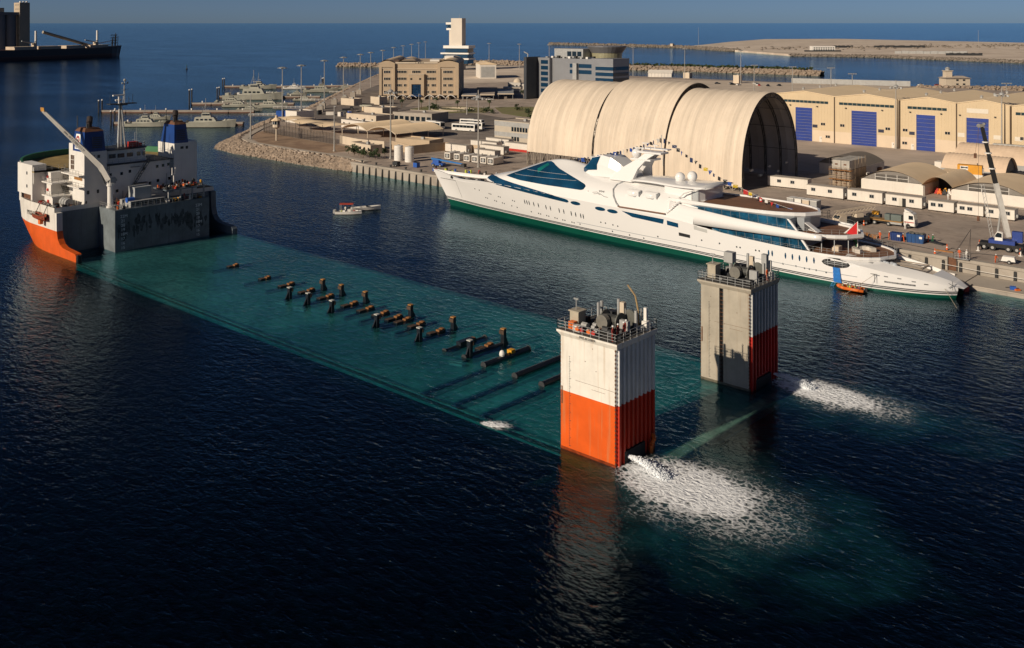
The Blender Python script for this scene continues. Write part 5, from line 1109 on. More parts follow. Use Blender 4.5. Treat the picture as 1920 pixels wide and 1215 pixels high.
# ---------------------------------------------------------------- strings of signal flags
fcol = [mat('sig_'+n, c, .8, .05, 1) for n, c in (('red',(.45,.02,.02)),('blue',(.01,.06,.3)),('navy',(.008,.025,.09)),('white',(.68,.66,.62)),('yellow',(.6,.42,.02)),('black',(.012,.012,.015)),('green',(.02,.2,.06)))]
def flagline(pts, n, label, seed, seq):
    O = pts[0]; t = T('signal_flag_string', label, 'flags', O, 0, 'dressing lines of the yacht'); rn = random.Random(seed)
    P_ = [Vector(p)-Vector(O) for p in pts]; MB().path(P_, .03, 4).build('line', white_cloth, t)
    seg = [(b-a).length for a, b in zip(P_, P_[1:])]; tot = sum(seg)
    for i in range(n):
        s_ = tot*(i+.5)/n; k = 0
        while s_ > seg[k]: s_ -= seg[k]; k += 1
        p = P_[k].lerp(P_[k+1], s_/seg[k]); w, h = rn.uniform(.7,1.1), rn.uniform(.7,1.2); a = rn.uniform(-.8,.8); dx, dy = w*math.cos(a), w*math.sin(a)
        m = fcol[seq[i % len(seq)]]
        if i % 3 == 1: MB().ext([p, p+Vector((dx,dy,-h*.1)), p+Vector((dx*.3,dy*.3,-h))], (.015,.025,0)).build('flag', m, t)
        else:
            f_ = MB().ext([p, p+Vector((dx,dy,-.12)), p+Vector((dx*.9,dy*.9+.08,-h)), p+Vector((-.05,.03,-h*.92))], (.015,.025,0)).build('flag', m, t)
            if i % 4 == 0 and (seq[i % len(seq)] not in (5, 2)): c = p+Vector((dx*.5,dy*.5-.03,-h*.5)); MB().ext([c+Vector((-.2,-.02,-.2)), c+Vector((.2,-.02,-.2)), c+Vector((.2,-.02,.2)), c+Vector((-.2,-.02,.2))], (.01,-.03,0)).build('flag_charge', fcol[(5 if seq[i % len(seq)] == 4 else 3) if seq[i % len(seq)] != 3 else 0], t)
flagline([(-152.5,191,17.1),(-146.6,191,18.3),(-138.6,191,20.3),(-132.4,191,22.1),(-126.4,191,24.6)], 27, 'string of small dark signal flags running forward from the yacht mast', 4, [5,2,1,5,2,3,5,1,2,5])
flagline([(-126.4,191,24.6),(-121.4,191,21.9),(-115.1,191,18.6),(-110.4,191,16.5),(-105.8,191,15.0),(-99.4,191,13.0),(-94,191,11.9),(-89,190.6,11.6)], 30, 'string of coloured signal flags running aft from the yacht mast', 8, [2,5,2,5,1,5,2,5,5,4,1,2,5,5,1,4,5,0,4,2,0,3,0,1,5,1,0,3,1,3])

# ---------------------------------------------------------------- small boats with people
def small_hull(t, L, Wd, H_, m, name='hull', sheer=.25, n=12, bowp=2.2, deckm=None):
    rg = []
    for i in range(n+1):
        u = i/n; w = Wd/2*(1-max(0,u-.45)**bowp/(.55**bowp))*(.9+.1*min(1,u*4)); w = max(.03, w); x = -L/2+L*u; hz = H_+sheer*u*u
        rg.append([(x,-w,hz),(x,-w*.86,.12),(x,0,-.25+.35*u*u),(x,w*.86,.12),(x,w,hz)])
    h_ = MB().loft(rg, closed=False).poly([p for p in rg[0]][::-1]).build(name, m, t)
    MB().loft([[(r_[0][0],r_[0][1]*.93,H_*.45),(r_[4][0],r_[4][1]*.93,H_*.45)] for r_ in rg[:-1]], closed=False).build('sole', deckm or m, t)
    MB().path([r_[0] for r_ in rg], .07, 5).path([r_[4] for r_ in rg], .07, 5).build('gunwale', m, t); return h_
# inflatable under the stern
an = math.atan2(.3, 5.1)
rib = T('inflatable_boat', 'orange inflatable work boat full of people beside the yacht stern', 'boat', (-77.0, 181.4, .0), math.pi+an)
tubep = [(-2.5,-.85,.38),(1.2,-.9,.42),(2.2,-.5,.5),(2.75,0,.58),(2.2,.5,.5),(1.2,.9,.42),(-2.5,.85,.38)]
MB().path(tubep, .3, 9).build('tube', orange, rib, True); MB().box(-2.5,1.8,-.7,.7,.1,.2).build('sole', dark, rib); MB().box(-2.6,-2.3,-.5,.5,.1,.7).build('transom', dark, rib)
MB().cbox(-2.75,0,.55,.4,.4,.8).build('outboard_motor', black, rib); MB().path([(-2.4,-1.16,.42),(1.2,-1.2,.46),(2.3,-.7,.55)], .05, 4).build('grab_line', black, rib)
ppl = [(-78.6,181.0,'stern most'),(-77.9,181.7,''),(-77.2,180.9,''),(-76.4,181.6,''),(-75.4,181.1,'')]
dsc = ['person in a lime vest sitting nearest the blue mat in the orange boat','person in a lime vest, second from the blue mat in the orange boat','person in navy with a lime vest in the middle of the orange boat','person in a lime vest, fourth from the blue mat in the orange boat','person in dark clothes with a red vest sitting farthest from the blue mat']
for i, (x, y, _) in enumerate(ppl): person(dsc[i], (x, y, .2), rnd.uniform(-1,1)+(2 if i % 2 else 0), navy_cloth if i % 2 else mat('blue_grey_cloth', (.1,.14,.22), .8, .2, 2), 'sit', i != 3, hivis if i < 4 else red, 'people in the orange boat')
# motor boats in mid harbour
ang = math.atan2(4.5, 4.9)
mbt = T('motor_boat', 'open white motor boat with red canopy and outboard engines in mid harbour', 'boat', (-207.2, 163.6, 0), ang)
small_hull(mbt, 7.0, 2.3, .75, white, deckm=lgrey)
MB().loft([[(x,-1.05,2.7),(x,-.5,2.9),(x,.5,2.9),(x,1.05,2.7),(x,.5,2.76),(x,-.5,2.76)] for x in (-2.3,-1.0,.4,1.3)]).build('canopy', mat('canopy_red', (.42,.05,.02), .7, .15, 1), mbt)
for x, y in ((-2.1,-.9),(-2.1,.9),(1.1,-.9),(1.1,.9)): MB().tube((x,y,.5),(x,y,2.75),.06).build('canopy_post', alu, mbt)
MB().box(-.3,.6,-.35,.35,.35,1.3).build('console', white, mbt)
for y in (-.45,.45): MB().cbox(-3.75,y,.75,.6,.45,.9).build('outboard_motor', lgrey, mbt)
MB().box(1.6,2.2,-.6,.6,.35,.75).build('cushion', red, mbt)
for i, (u, v, cl, lb_) in enumerate(((-1.7,-.4,hivis,'person in a yellow vest at the stern of the red canopy boat'),(-.9,.45,white_cloth,'person in white under the rear of the red canopy'),(-.6,-.5,navy_cloth,'person in navy under the middle of the red canopy'),(.8,.3,white_cloth,'person in white by the console of the red canopy boat'),(1.5,-.4,mat('pink_cloth', (.5,.2,.18), .8, .1, 1),'person in pink at the bow cushion of the red canopy boat'))):
    person(lb_, (-207.2+u*math.cos(ang)-v*math.sin(ang), 163.6+u*math.sin(ang)+v*math.cos(ang), .34), ang-1.5+i, cl, 'stand' if i in (1,3) else 'sit', False, None, 'people in the red canopy boat')
mb2 = T('speed_boat', 'slim white speed boat lying just behind the red canopy boat', 'boat', (-208.4, 170.3, 0), math.atan2(5,2.6))
small_hull(mb2, 8.5, 2.2, .8, white, deckm=white); MB().ext([(.2,-.8,.85),(.2,.8,.85),(.9,.6,.85),(.9,-.6,.85)], (-.35,0,.5)).build('windscreen', pane, mb2); MB().cbox(-4.4,0,.7,.6,.5,.9).build('outboard_motor', dark, mb2)
MB().loft([[(.9,-.85,.86),(.9,.85,.86)],[(2.4,-.62,.92),(2.4,.62,.92)],[(3.9,-.12,1.0),(3.9,.12,1.0)]], closed=False).build('bow_deck', white, mb2)
MB().box(-1.5,-.9,-.7,.7,.36,.9).build('seat', lgrey, mb2)
# ---------------------------------------------------------------- fabric hangar, three telescoping sections
fabric = mat('hangar_fabric', (.75,.635,.505), .8, .08, .07, streak=.3, streak_rgb=(.56,.40,.26))
def banded(m, amount, k):
    n = m.node_tree.nodes; l = m.node_tree.links; p = n['Principled BSDF']; src = p.inputs['Base Color'].links[0].from_socket
    g = n.new('ShaderNodeNewGeometry'); mp = n.new('ShaderNodeMapping'); mp.inputs['Scale'].default_value = (k, .015, .02); l.new(g.outputs['Position'], mp.inputs[0])
    t = n.new('ShaderNodeTexNoise'); t.inputs['Scale'].default_value = 1; t.inputs['Detail'].default_value = 5; t.inputs['Roughness'].default_value = .75; l.new(mp.outputs[0], t.inputs['Vector'])
    r = n.new('ShaderNodeMapRange'); r.inputs[1].default_value = .38; r.inputs[2].default_value = .62; r.inputs[3].default_value = 1-amount; r.inputs[4].default_value = 1.0; l.new(t.outputs['Fac'], r.inputs[0])
    x = n.new('ShaderNodeMix'); x.data_type = 'RGBA'; x.blend_type = 'MULTIPLY'; x.inputs[0].default_value = 1; l.new(src, x.inputs[6]); l.new(r.outputs[0], x.inputs[7]); l.new(x.outputs[2], p.inputs['Base Color'])
banded(fabric, .22, .55)
fabric_in = mat('hangar_lining', (.62,.56,.49), .85, .1, .2)
truss_m = mat('truss_steel', (.12,.105,.09), .6, .25, .8)
def arch_pts(a, b, z0, cy, zb, n=36):
    P_ = [(cy-a, zb)]
    for i in range(n+1):
        t = math.pi*i/n; P_.append((cy-a*math.cos(t), z0+b*math.sin(t)))
    return P_+[(cy+a, zb)]
def hangar(x0, x1, a, b, z0, zb, cy, label, ribs_in, legs):
    O = ((x0+x1)/2, cy, Z0); t = T('fabric_hangar', label, 'hangar', O, 0, 'sections of the fabric hangar')
    B = lambda mb, n, m, p=None, s=False: mb.build(n, m, p or t, s, O)
    npan = max(1, round((x1-x0)/3.1)); w = (x1-x0)/npan
    for k in range(npan):
        xa = x0+w*k; rg = []; ri = []
        for i in range(5):
            u = i/4; bul = .26*math.sin(math.pi*u); A_ = arch_pts(a+bul, b+bul, z0, cy, zb); rg.append([(xa+w*u, y, z) for y, z in A_])
            ri.append([(xa+w*u, cy+(y-cy)*.992, z-.12 if z > zb else z) for y, z in A_])
        sh = B(MB().loft(rg, closed=False), 'fabric_panel', fabric, None, True)
        B(MB().loft([r_[::-1] for r_ in ri], closed=False), 'lining', fabric_in, sh, True)
    for k in range(ribs_in+1):
        x = x0+.15+(x1-x0-.3)*k/ribs_in; mb = MB(); A_ = arch_pts(a-.25, b-.25, z0, cy, Z0, 18); I_ = arch_pts(a-1.3, b-1.3, z0, cy, Z0, 18)
        for P_ in (A_, I_): mb.path([(x, y, z) for y, z in P_], .13, 4)
        for i in range(len(A_)-1): mb.tube((x, *A_[i]), (x, *I_[i+1]), .09, 4); mb.tube((x, *I_[i]), (x, *A_[i]), .08, 4)
        B(mb, 'truss_arch', truss_m)
    for k in range(9):
        th = math.pi*(k+.5)/9; y, z = cy-(a-.7)*math.cos(th), z0+(b-.7)*math.sin(th); B(MB().tube((x0+.2, y, z), (x1-.2, y, z), .09, 4), 'purlin', truss_m)
    if legs:
        for s_ in (-1,):
            n = round((x1-x0)/3)
            for k in range(n+1):
                x = x0+(x1-x0)*k/n; B(MB().tube((x, cy+s_*(a-.1), Z0), (x, cy+s_*(a-.1), zb+.2), .16, 5).tube((x, cy+s_*(a-1.4), Z0), (x, cy+s_*(a-1.4), zb), .12, 5).tube((x, cy+s_*(a-.1), Z0), (x+1.5, cy+s_*(a-.1), zb), .09, 4).tube((x+1.5, cy+s_*(a-.1), zb), (x+3, cy+s_*(a-.1), Z0), .09, 4) if k < n else MB().tube((x, cy+s_*(a-.1), Z0), (x, cy+s_*(a-.1), zb+.2), .16, 5), 'leg_truss', mat('pale_truss', (.35,.30,.24), .6, .2, 1))
            B(MB().box(x0,x1,cy+s_*(a-.1)-.12,cy+s_*(a-.1)+.12,zb-.15,zb+.05), 'eave_beam', truss_m)
    return t, B
hangar(-218, -190.6, 18.3, 22.6, 8.4, 7.6, 266.3, 'left end section of the cream fabric hangar, standing on open trusses', 4, True)
hangar(-189.4, -163.2, 19.3, 23.9, 8.2, 4.6, 266.8, 'middle section of the cream fabric hangar, slightly taller than its neighbours', 4, True)
_, BH = hangar(-163.8, -137.5, 17.5, 22.4, 8.0, 4.4, 266.0, 'right end section of the cream fabric hangar with its arched mouth open', 5, True)
for k in range(6):
    BH(MB().box(-137.9+.05*k-1.2,-137.4-1.0,250+k*5.4,251.6+k*5.4,6+2*(k % 2),6.6+2*(k % 2)), 'work_light', lgrey)
def portacabin(label, x0, x1, y0, dep, h, wins, rz=0, door=None, group='white site cabins', z=Z0, m=None, legs=True, name='site_cabin'):
    t = T(name, label, 'cabin', (x0, y0, z), rz, group); L = x1-x0; z1 = .3 if legs else .05
    MB().box(0,L,0,dep,z1,h-.12).build('wall', m or cabin_white, t); MB().box(-.08,L+.08,-.08,dep+.08,h-.12,h).build('roof', mat('cabin_roof', (.45,.40,.34), .8, .15, .4), t)
    mb = MB()
    n = int(L/.9)
    for i in range(1, n): mb.box(L*i/n-.03,L*i/n+.03,-.025,0,z1+.1,h-.2)
    if n > 1: stuff(mb.build('wall_ribs', m or cabin_white, t), 'pressed ribs of the cabin wall')
    if legs:
        for x in (.1, L*.33, L*.66, L-.1): MB().box(x-.08,x+.08,.0,.2,0,.3).build('foot', dark, t)
    for wx in wins:
        w_ = MB().box(wx-.62,wx+.62,-.05,0,h*.46,h*.46+.95).build('window', alu, t); MB().box(wx-.54,wx-.04,-.07,-.03,h*.46+.1,h*.46+.86).build('pane', pane, w_); MB().box(wx+.04,wx+.54,-.07,-.03,h*.46+.1,h*.46+.86).build('pane', pane, w_)
    if door is not None:
        MB().box(door-.45,door+.45,-.04,0,z1,z1+2.05).build('doorway', black, t); MB().box(door-1.35,door-.45,-.12,-.06,z1,z1+2.05).build('door', mat('door_cream', (.6,.56,.48), .6, .1, 1), t)
    MB().box(L,L+.5,dep*.3,dep*.7,h*.3,h*.55).build('air_conditioner', lgrey, t)
    return t
cab = [(-121.2,-110.8,3.1,[1.9,6.7],None,'long white site cabin with two small windows, nearest the hangar mouth'),(-109.6,-100.2,3.1,[1.9,6.6],None,'long white site cabin with two windows, second in the row'),(-99.3,-90.0,3.1,[2.3,6.7],4.8,'long white site cabin with an open black doorway'),(-88.4,-82.2,2.75,[1.2,3.0],None,'short white cabin with two double windows, left of three'),(-81.4,-75.3,2.75,[1.2,3.0],None,'short white cabin with two double windows, middle of three'),(-74.7,-68.2,2.75,[1.2,4.9],None,'short white cabin with two double windows behind the crane boom')]
for x0, x1, h, w_, d_, lb_ in cab: portacabin(lb_, x0, x1, 255.3, 3.0, h, w_, 0, d_)
portacabin('long white cabin in the shade of the open hangar mouth', -136.5, -124.5, 262, 3, 3.1, [3.5,7.5], R(4))
# ---------------------------------------------------------------- row of tan warehouses
def warehouse(x0, x1, label, door, strip_w, wins, doors, panels=8, blank=None):
    O = (x0, 374, Z0); t = T('warehouse', label, 'warehouse', O, 0, 'tan warehouses in a row'); L = x1-x0; D_ = 53; He, Hr = 18.4, 20.0
    mb = MB(); a, b, hd = door[0]-x0, door[1]-x0, 13.4
    mb.box(0,a,0,.3,0,4.6).box(b,L,0,.3,0,4.6); MBu = MB().box(0,a,-.02,.3,4.6,hd).box(b,L,-.02,.3,4.6,hd)
    MBu.ext([(0,-.02,hd),(L,-.02,hd),(L,-.02,He),(L/2,-.02,Hr),(0,-.02,He)], (0,.32,0))
    mb.build('lower_wall', cream_clad, t); up = MBu.build('upper_wall', tan_clad, t)
    MB().box(L-.3,L,.3,D_,0,He).box(0,.3,.3,D_,0,He).build('side_wall', tan_clad, t)
    rf = MB().ext([(-.1,-.3,He),(L/2,-.3,Hr),(L/2,-.3,Hr+.2),(-.1,-.3,He+.2)], (0,D_+.5,0)).ext([(L/2,-.3,Hr),(L+.1,-.3,He),(L+.1,-.3,He+.2),(L/2,-.3,Hr+.2)], (0,D_+.5,0)).build('roof', mat('tan_roof', (.88,.69,.45), .7, .05, .08), t)
    for k in range(3): MB().lathe(L*.3,10+k*16,[(.5,He+1.6),(.5,He+2.2),(.7,He+2.3),(.1,He+2.7)],10).build('roof_vent', lgrey, rf)
    n = int(L/1.2); mb = MB()
    for i in range(n):
        x = L*(i+.5)/n
        if not a-.1 < x < b+.1: mb.box(x-.05,x+.05,-.06,0,4.7,hd)
        mb.box(x-.05,x+.05,-.06,-.02,hd+.2,He-.3)
    stuff(mb.build('cladding_ribs', tan_clad, t), 'raised ribs of the tan cladding')
    dr = MB().box(a,b,.12,.3,0,hd).build('roller_door', mat('door_blue', (.006,.036,.26), .55, .15, .3), t)
    for k in range(panels):
        z0_, z1_ = hd*k/panels, hd*(k+1)/panels; MB().box(a+.1,b-.1,.02,.12,z0_+.1,z1_-.08).build('door_panel', MATS['door_blue'], dr)
        MB().box(a+.1,b-.1,-.02,.1,z1_-.08,z1_+.02).build('door_rail', mat('rail_grey', (.20,.20,.27), .5, .2, 1), dr)
    MB().box(a-.2,a,-.06,.2,0,hd).box(b,b+.2,-.06,.2,0,hd).box(a-.2,b+.2,-.06,.2,hd,hd+.2).build('door_frame', cream_clad, t)
    s0, s1 = strip_w[0]-x0, strip_w[1]-x0; n = strip_w[2]
    for i in range(n):
        w = (s1-s0)/n
        MB().box(s0+w*i+.08,s0+w*(i+1)-.08,-.1,-.02,15.35,16.35).build('strip_window', mat('greenish_pane', (.025,.05,.06), .12, 0), t)
    if n: MB().box(s0-.1,s1+.1,-.07,-.02,15.22,15.33).build('window_sill', cream_clad, t)
    for wx, wz in wins:
        w_ = MB().box(wx-x0-1.05,wx-x0+1.05,-.1,-.0,wz,wz+1.25).build('window', cream_clad, t)
        for s_ in (-.47,.47): MB().box(wx-x0+s_-.4,wx-x0+s_+.4,-.14,-.09,wz+.12,wz+1.12).build('pane', pane, w_)
    for wx in doors: d_ = MB().box(wx-x0-.5,wx-x0+.5,-.08,0,0,2.2).build('side_door', cabin_white, t); MB().box(wx-x0+.1,wx-x0+.3,-.12,-.07,1.3,1.7).build('vision_panel', pane, d_)
    for wx in (a-2.2, b+2.2): MB().box(wx-.3,wx+.3,-.6,-.02,14.0,14.35).build('wall_lamp', dark, t)
    if blank:
        for bx, bz, bw, bh, bm in blank: MB().box(bx-x0-bw/2,bx-x0+bw/2,-.1,-.0,bz,bz+bh).build('sign_board', bm, t)
    MB().box(L-.25,L+.0,-.18,-.03,0,He).build('downpipe', mat('pipe_brown', (.12,.085,.06), .6, .1, 1), t)
    return t
navy = mat('navy_board', (.02,.025,.06), .5, .3, 3); pale = mat('pale_board', (.68,.62,.52), .6, .05, 1)
warehouse(-191.5,-165.8,'leftmost tan warehouse, partly behind the hangar, with a narrow blue door',(-182.4,-175.2),(-187.5,-168.4,11),[(-170.6,6.6),(-168.6,1.7)],[-171.6],11,[(-174,5.6,2.1,1.2,navy)])
warehouse(-165.6,-140.2,'second tan warehouse from the left with the widest blue door',(-158.9,-148.9),(-164,-142.2,12),[(-162.6,6.6),(-144.6,6.6)],[-142.6],13,[(-147.2,5.6,2.2,1.2,navy)])
warehouse(-139.8,-119.4,'third tan warehouse from the left, between two downpipes, with a tall blue door',(-133.9,-127.0),(-137.2,-122.8,8),[(-138,6.6),(-122.6,6.6),(-138.2,1.7)],[-135.3],9,[(-135.5,5.6,2.0,1.2,navy)])
warehouse(-119.2,-101.2,'fourth tan warehouse, its blue door behind the crane tip and a pale board above',(-116.0,-108.4),(-116,-108,0),[],[-118.4],9,[(-112.2,15.2,7.4,1.6,pale),(-117.8,6.2,2.4,1.5,pale),(-105.6,6.2,2.4,1.5,pale)])
warehouse(-100.8,-78,'rightmost tan warehouse cut by the edge of the view',(-92,-84),(-99.6,-80,11),[(-97,6.6)],[-95],9,[(-98.6,6.2,2.4,1.5,pale)])
# ---------------------------------------------------------------- low arched sheds behind the cabins
def vault_roof(x0, x1, y0, y1, ze, zc, n=14, rows=10, rib=0.0, axis='y'):
    rg = []
    for j in range(rows+1):
        v = y0+(y1-y0)*j/rows; ring = []
        for i in range(n+1):
            u = i/n; z = ze+(zc-ze)*(1-(2*u-1)**2)+(rib if j % 2 else 0); p = x0+(x1-x0)*u
            ring.append((p, v, z) if axis == 'y' else (v, p, z))
        rg.append(ring)
    return rg
tanroof = mat('shed_roof', (.84,.65,.43), .75, .1, .1)
def shed(label, x0, x1, y0, dep, hw, hc, open_=False, glaz=False, m=tanroof):
    t = T('arched_shed', label, 'shed', (x0, y0, Z0), 0, 'low arched sheds'); L = x1-x0
    rg = vault_roof(-.4, L+.4, -.7, dep, hw, hc, 16, 6); MB().loft(rg, closed=False).build('roof', m, t, True)
    fr = [(x, 0, z) for x, _, z in rg[0]]
    if open_:
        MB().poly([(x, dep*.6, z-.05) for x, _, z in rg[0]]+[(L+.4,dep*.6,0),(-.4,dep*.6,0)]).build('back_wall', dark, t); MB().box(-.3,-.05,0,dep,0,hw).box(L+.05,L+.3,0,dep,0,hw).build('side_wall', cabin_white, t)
    else:
        MB().box(-.3,L+.3,0,dep-.2,0,hw+.1).build('wall', cabin_white, t)
        MB().ext([(-.3,.0,hw)]+[(x, 0, max(hw,z-.12)) for x,_,z in rg[0]]+[(L+.3,.0,hw)], (0,.2,0)).build('gable', mat('gable_grey', (.22,.2,.18), .7, .15, .5) if glaz else cabin_white, t)
        if glaz:
            xs_ = [L*.22,L*.4,L*.58,L*.76]
            for a, b in zip(xs_, xs_[1:]):
                for z in (hw+.15, hw+.95):
                    MB().box(a+.06,b-.06,-.06,0,z,z+.7).build('gable_pane', mat('dusty_pane', (.12,.11,.1), .3, .2, 1), t)
            MB().box(xs_[0],xs_[-1],-.1,-.02,hw+.85,hw+.95).build('transom', white, t)
            for x in xs_: MB().box(x-.06,x+.06,-.1,-.02,hw,hw+1.8).build('mullion', white, t)
    return t
shed('wide tan roofed shed with gable glazing, left of the open workshop', -114.5, -97.2, 277, 22, 3.0, 6.0, False, True)
ws = shed('open fronted tan workshop full of red equipment between two white sheds', -97, -89.3, 276.4, 20, 2.9, 5.6, True)
shed('wide tan roofed shed with gable glazing, behind the crane boom', -89.1, -70.5, 275.6, 22, 2.9, 5.6, False, True)
shed('tan roofed shed at the right edge of the view', -70, -54, 275, 22, 2.9, 5.4, False, False)
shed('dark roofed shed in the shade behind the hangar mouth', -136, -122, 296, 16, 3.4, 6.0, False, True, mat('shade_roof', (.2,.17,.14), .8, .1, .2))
rnd = random.Random(77)
for i in range(9):
    x, y = -96+i*.75, 281+rnd.random()*4; m = [red,red,orange,yellow,dark,white][i % 6]
    o = MB().box(-.5,.5,-.4,.4,.25,1.0).cbox(0,0,1.3,.5,.5,.6).tube((-.45,-.5,.25),(-.45,.5,.25),.25,8).tube((.45,-.5,.25),(.45,.5,.25),.25,8).build('workshop_machine', m); o.location = (x, y, Z0)
    tag(o, ['red','dark red','orange','yellow','black','white','red','red','orange'][i]+' machine in the mouth of the open workshop, '+ORD[i]+' from the left', 'machine', 'machines in the open workshop')
person('worker in white overalls standing at the workshop mouth', (-89.9,274.6,Z0), R(-20), white_cloth, 'stand', True)
def fence(label, pts, h, group=None, step=3.0, m=alu, mesh=False, name='fence'):
    O = pts[0]; t = T(name, label, 'fence', O, 0, group); P_ = [Vector(p)-Vector(O) for p in pts]
    for a, b in zip(P_, P_[1:]):
        n = max(1, round((b-a).length/step))
        for i in range(n):
            q = a.lerp(b, i/n); MB().tube(q, q+Vector((0,0,h)), .05, 4).build('post', m, t)
        for k in ((1,.5) if not mesh else (1,)): MB().tube(a+Vector((0,0,h*k)), b+Vector((0,0,h*k)), .04, 4).build('rail', m, t)
        if mesh: MB().poly([a, b, b+Vector((0,0,h*.98)), a+Vector((0,0,h*.98))]).build('mesh_panel', mesh, t)
    return t
fence('pipe railing running behind the white cabins', [(-122,266,Z0),(-97,268,Z0)], 1.1, 'pipe railings', 3.2)
fence('pipe railing in front of the right hand shed', [(-88.5,270,Z0),(-60,270,Z0)], 1.1, 'pipe railings', 3.2)
# ribbed quonset huts
for k, (x0, x1, y0, y1, h, lab) in enumerate(((-107,-88,320,333,6.2,'ribbed tan quonset hut just behind the yellow generator'),(-110,-84,341,356,7.2,'larger ribbed tan quonset hut nearest the warehouses'))):
    t = T('quonset_hut', lab, 'hut', ((x0+x1)/2, y0, Z0), 0, 'ribbed quonset huts'); n = 17
    rg = []
    for j in range(2*n+1):
        x = x0+(x1-x0)*j/(2*n)-(x0+x1)/2
        rg.append([(x, (y1-y0)*i/16, 2.0+(h-2+(.14 if j % 2 else 0))*math.sin(math.pi*i/16)**.8) for i in range(17)])
    MB().loft(rg, closed=False).build('roof', mat('ribbed_roof', (.70,.53,.38), .75, .12, .2), t)
    MB().poly([(p[0]-.6,p[1],p[2]-.15) for p in rg[-1]]).build('end_wall', dark, t); MB().box(-(x1-x0)/2,(x1-x0)/2,-.1,.1,0,2.05).box(-(x1-x0)/2,(x1-x0)/2,y1-y0-.1,y1-y0+.1,0,2.05).build('side_wall', lgrey, t)
    MB().box(-(x1-x0)/2-2.4,-(x1-x0)/2-.3,1.5,4.5,0,3.6).build('cooling_unit', cabin_white, t)
t = T('generator_set', 'yellow generator container standing on a white base', 'generator', (-95.4, 311, Z0), R(8))
MB().box(-3.6,3.6,-1.2,1.2,0,2.3).build('base_container', cabin_white, t); MB().box(-3.4,3.4,-1.15,1.15,2.3,5.0).build('canopy', mat('generator_yellow', (.72,.32,.015), .5, .1, .5), t)
lg = MB().box(-2.6,-.4,-1.2,-1.15,3.5,4.7).build('logo_board', white, t); MB().poly([(-2.4,-1.22,3.9),(-2.4,-1.22,4.5),(-1.2,-1.22,4.35),(-.5,-1.22,4.5),(-.5,-1.22,3.95),(-1.4,-1.22,4.1)]).build('logo_mark', dark, lg); text('logo_lettering', 'generator', .3, dark, lg, (-1.5,-1.22,3.68), FY)
MB().box(3.4,3.7,-.6,.6,2.8,4.2).build('radiator', white, t); MB().tube((2,0,5),(2,0,5.6),.15).build('exhaust', dark, t)
t = T('low_shed', 'low flat roofed concrete shed beside the yellow generator', 'shed', (-101, 311.5, Z0), R(8)); MB().box(-2.6,3.0,-2,6,0,2.2).build('wall', concrete, t); MB().box(-2.8,3.2,-2.2,6.2,2.2,2.4).build('roof', canopy_m, t); MB().box(0,.4,-2.05,-2,.2,1.9).build('door', dark, t)
# stack of containers wrapped in scaffolding
t = T('container_stack', 'stack of weathered shipping containers wrapped in scaffolding', 'containers', (-121.8, 273, Z0))
for k, m in enumerate((mat('rusty_cream', (.40,.31,.22), .7, .3, .4, streak=.6), mat('brown_container', (.33,.26,.2), .7, .25, .4, streak=.5), mat('pale_container', (.48,.45,.40), .7, .15, .4, streak=.4))):
    for j in range(2):
        c = MB().box(.15+j*2.6,2.6+j*2.6,0,12,.05+k*2.7,2.65+k*2.7).build('container', m, t); mb = MB()
        for i in range(6): mb.box(.3+j*2.6+i*.4,.45+j*2.6+i*.4,-.05,0,.2+k*2.7,2.5+k*2.7)
        mb.build('door_ribs', m, c); MB().box(.9+j*2.6,1.7+j*2.6,-.08,-.04,1.3+k*2.7,1.7+k*2.7).build('label_plate', rust, c)
for i in range(5):
    for y in (-1.2, -.2): MB().tube((-.3+i*1.5,y,0),(-.3+i*1.5,y,6.2),.06,4).build('scaffold_pole', mat('scaffold', (.34,.25,.16), .6, .2, 1), t)
for z in (2.6, 5.3): MB().box(-.5,6.3,-1.3,-.1,z,z+.15).build('scaffold_board', timber, t)
for z in (1.3,3.6,4.2,6.1): MB().tube((-.4,-1.2,z),(6.2,-1.2,z),.05,4).build('scaffold_rail', MATS['scaffold'], t)
for i in range(4): MB().tube((5.6,3+i*2.4,0),(5.6,3+i*2.4,8.8),.06,4).build('scaffold_pole', MATS['scaffold'], t)
t = T('office_block', 'low white building with long roof at the foot of the warehouses', 'building', (-106, 362, Z0)); MB().box(0,32,0,7,0,4.6).build('wall', cabin_white, t); MB().box(-.3,32.3,-.3,7.3,4.6,4.9).build('roof', cabin_white, t); MB().box(2,14,1,3,4.9,6).build('duct', alu, t); MB().box(1.6,3.4,-.1,0,1.4,2.6).build('window', pane, t)
for i in range(3):
    t = T('pallet_stack', ['row of concrete blocks left of the yellow generator','second row of concrete blocks near the generator','short row of concrete blocks behind the tan shed'][i], 'blocks', (-112+i*3.6, 322-i*4, Z0), R(10), 'concrete block rows')
    for k in range(5): MB().box(0,1.6,k*2.2,k*2.2+1.9,0,1.2).build('block', concrete, t)
for i in range(3):
    t = T('traffic_bollard', f'{ORD[i]} small round bollard from the left in the empty warehouse yard', 'bollard', (-120.6+i*5.4, 318+i*.3, Z0), 0, 'bollards in the yard'); MB().lathe(0,0,[(.5,0),(.5,.25),(.16,.3),(.16,1.0)],10).build('post', mat('dark_post', (.05,.045,.04), .7, 0), t); MB().lathe(0,0,[(.52,.06),(.55,.18),(.3,.3)],10).build('collar', white, t)

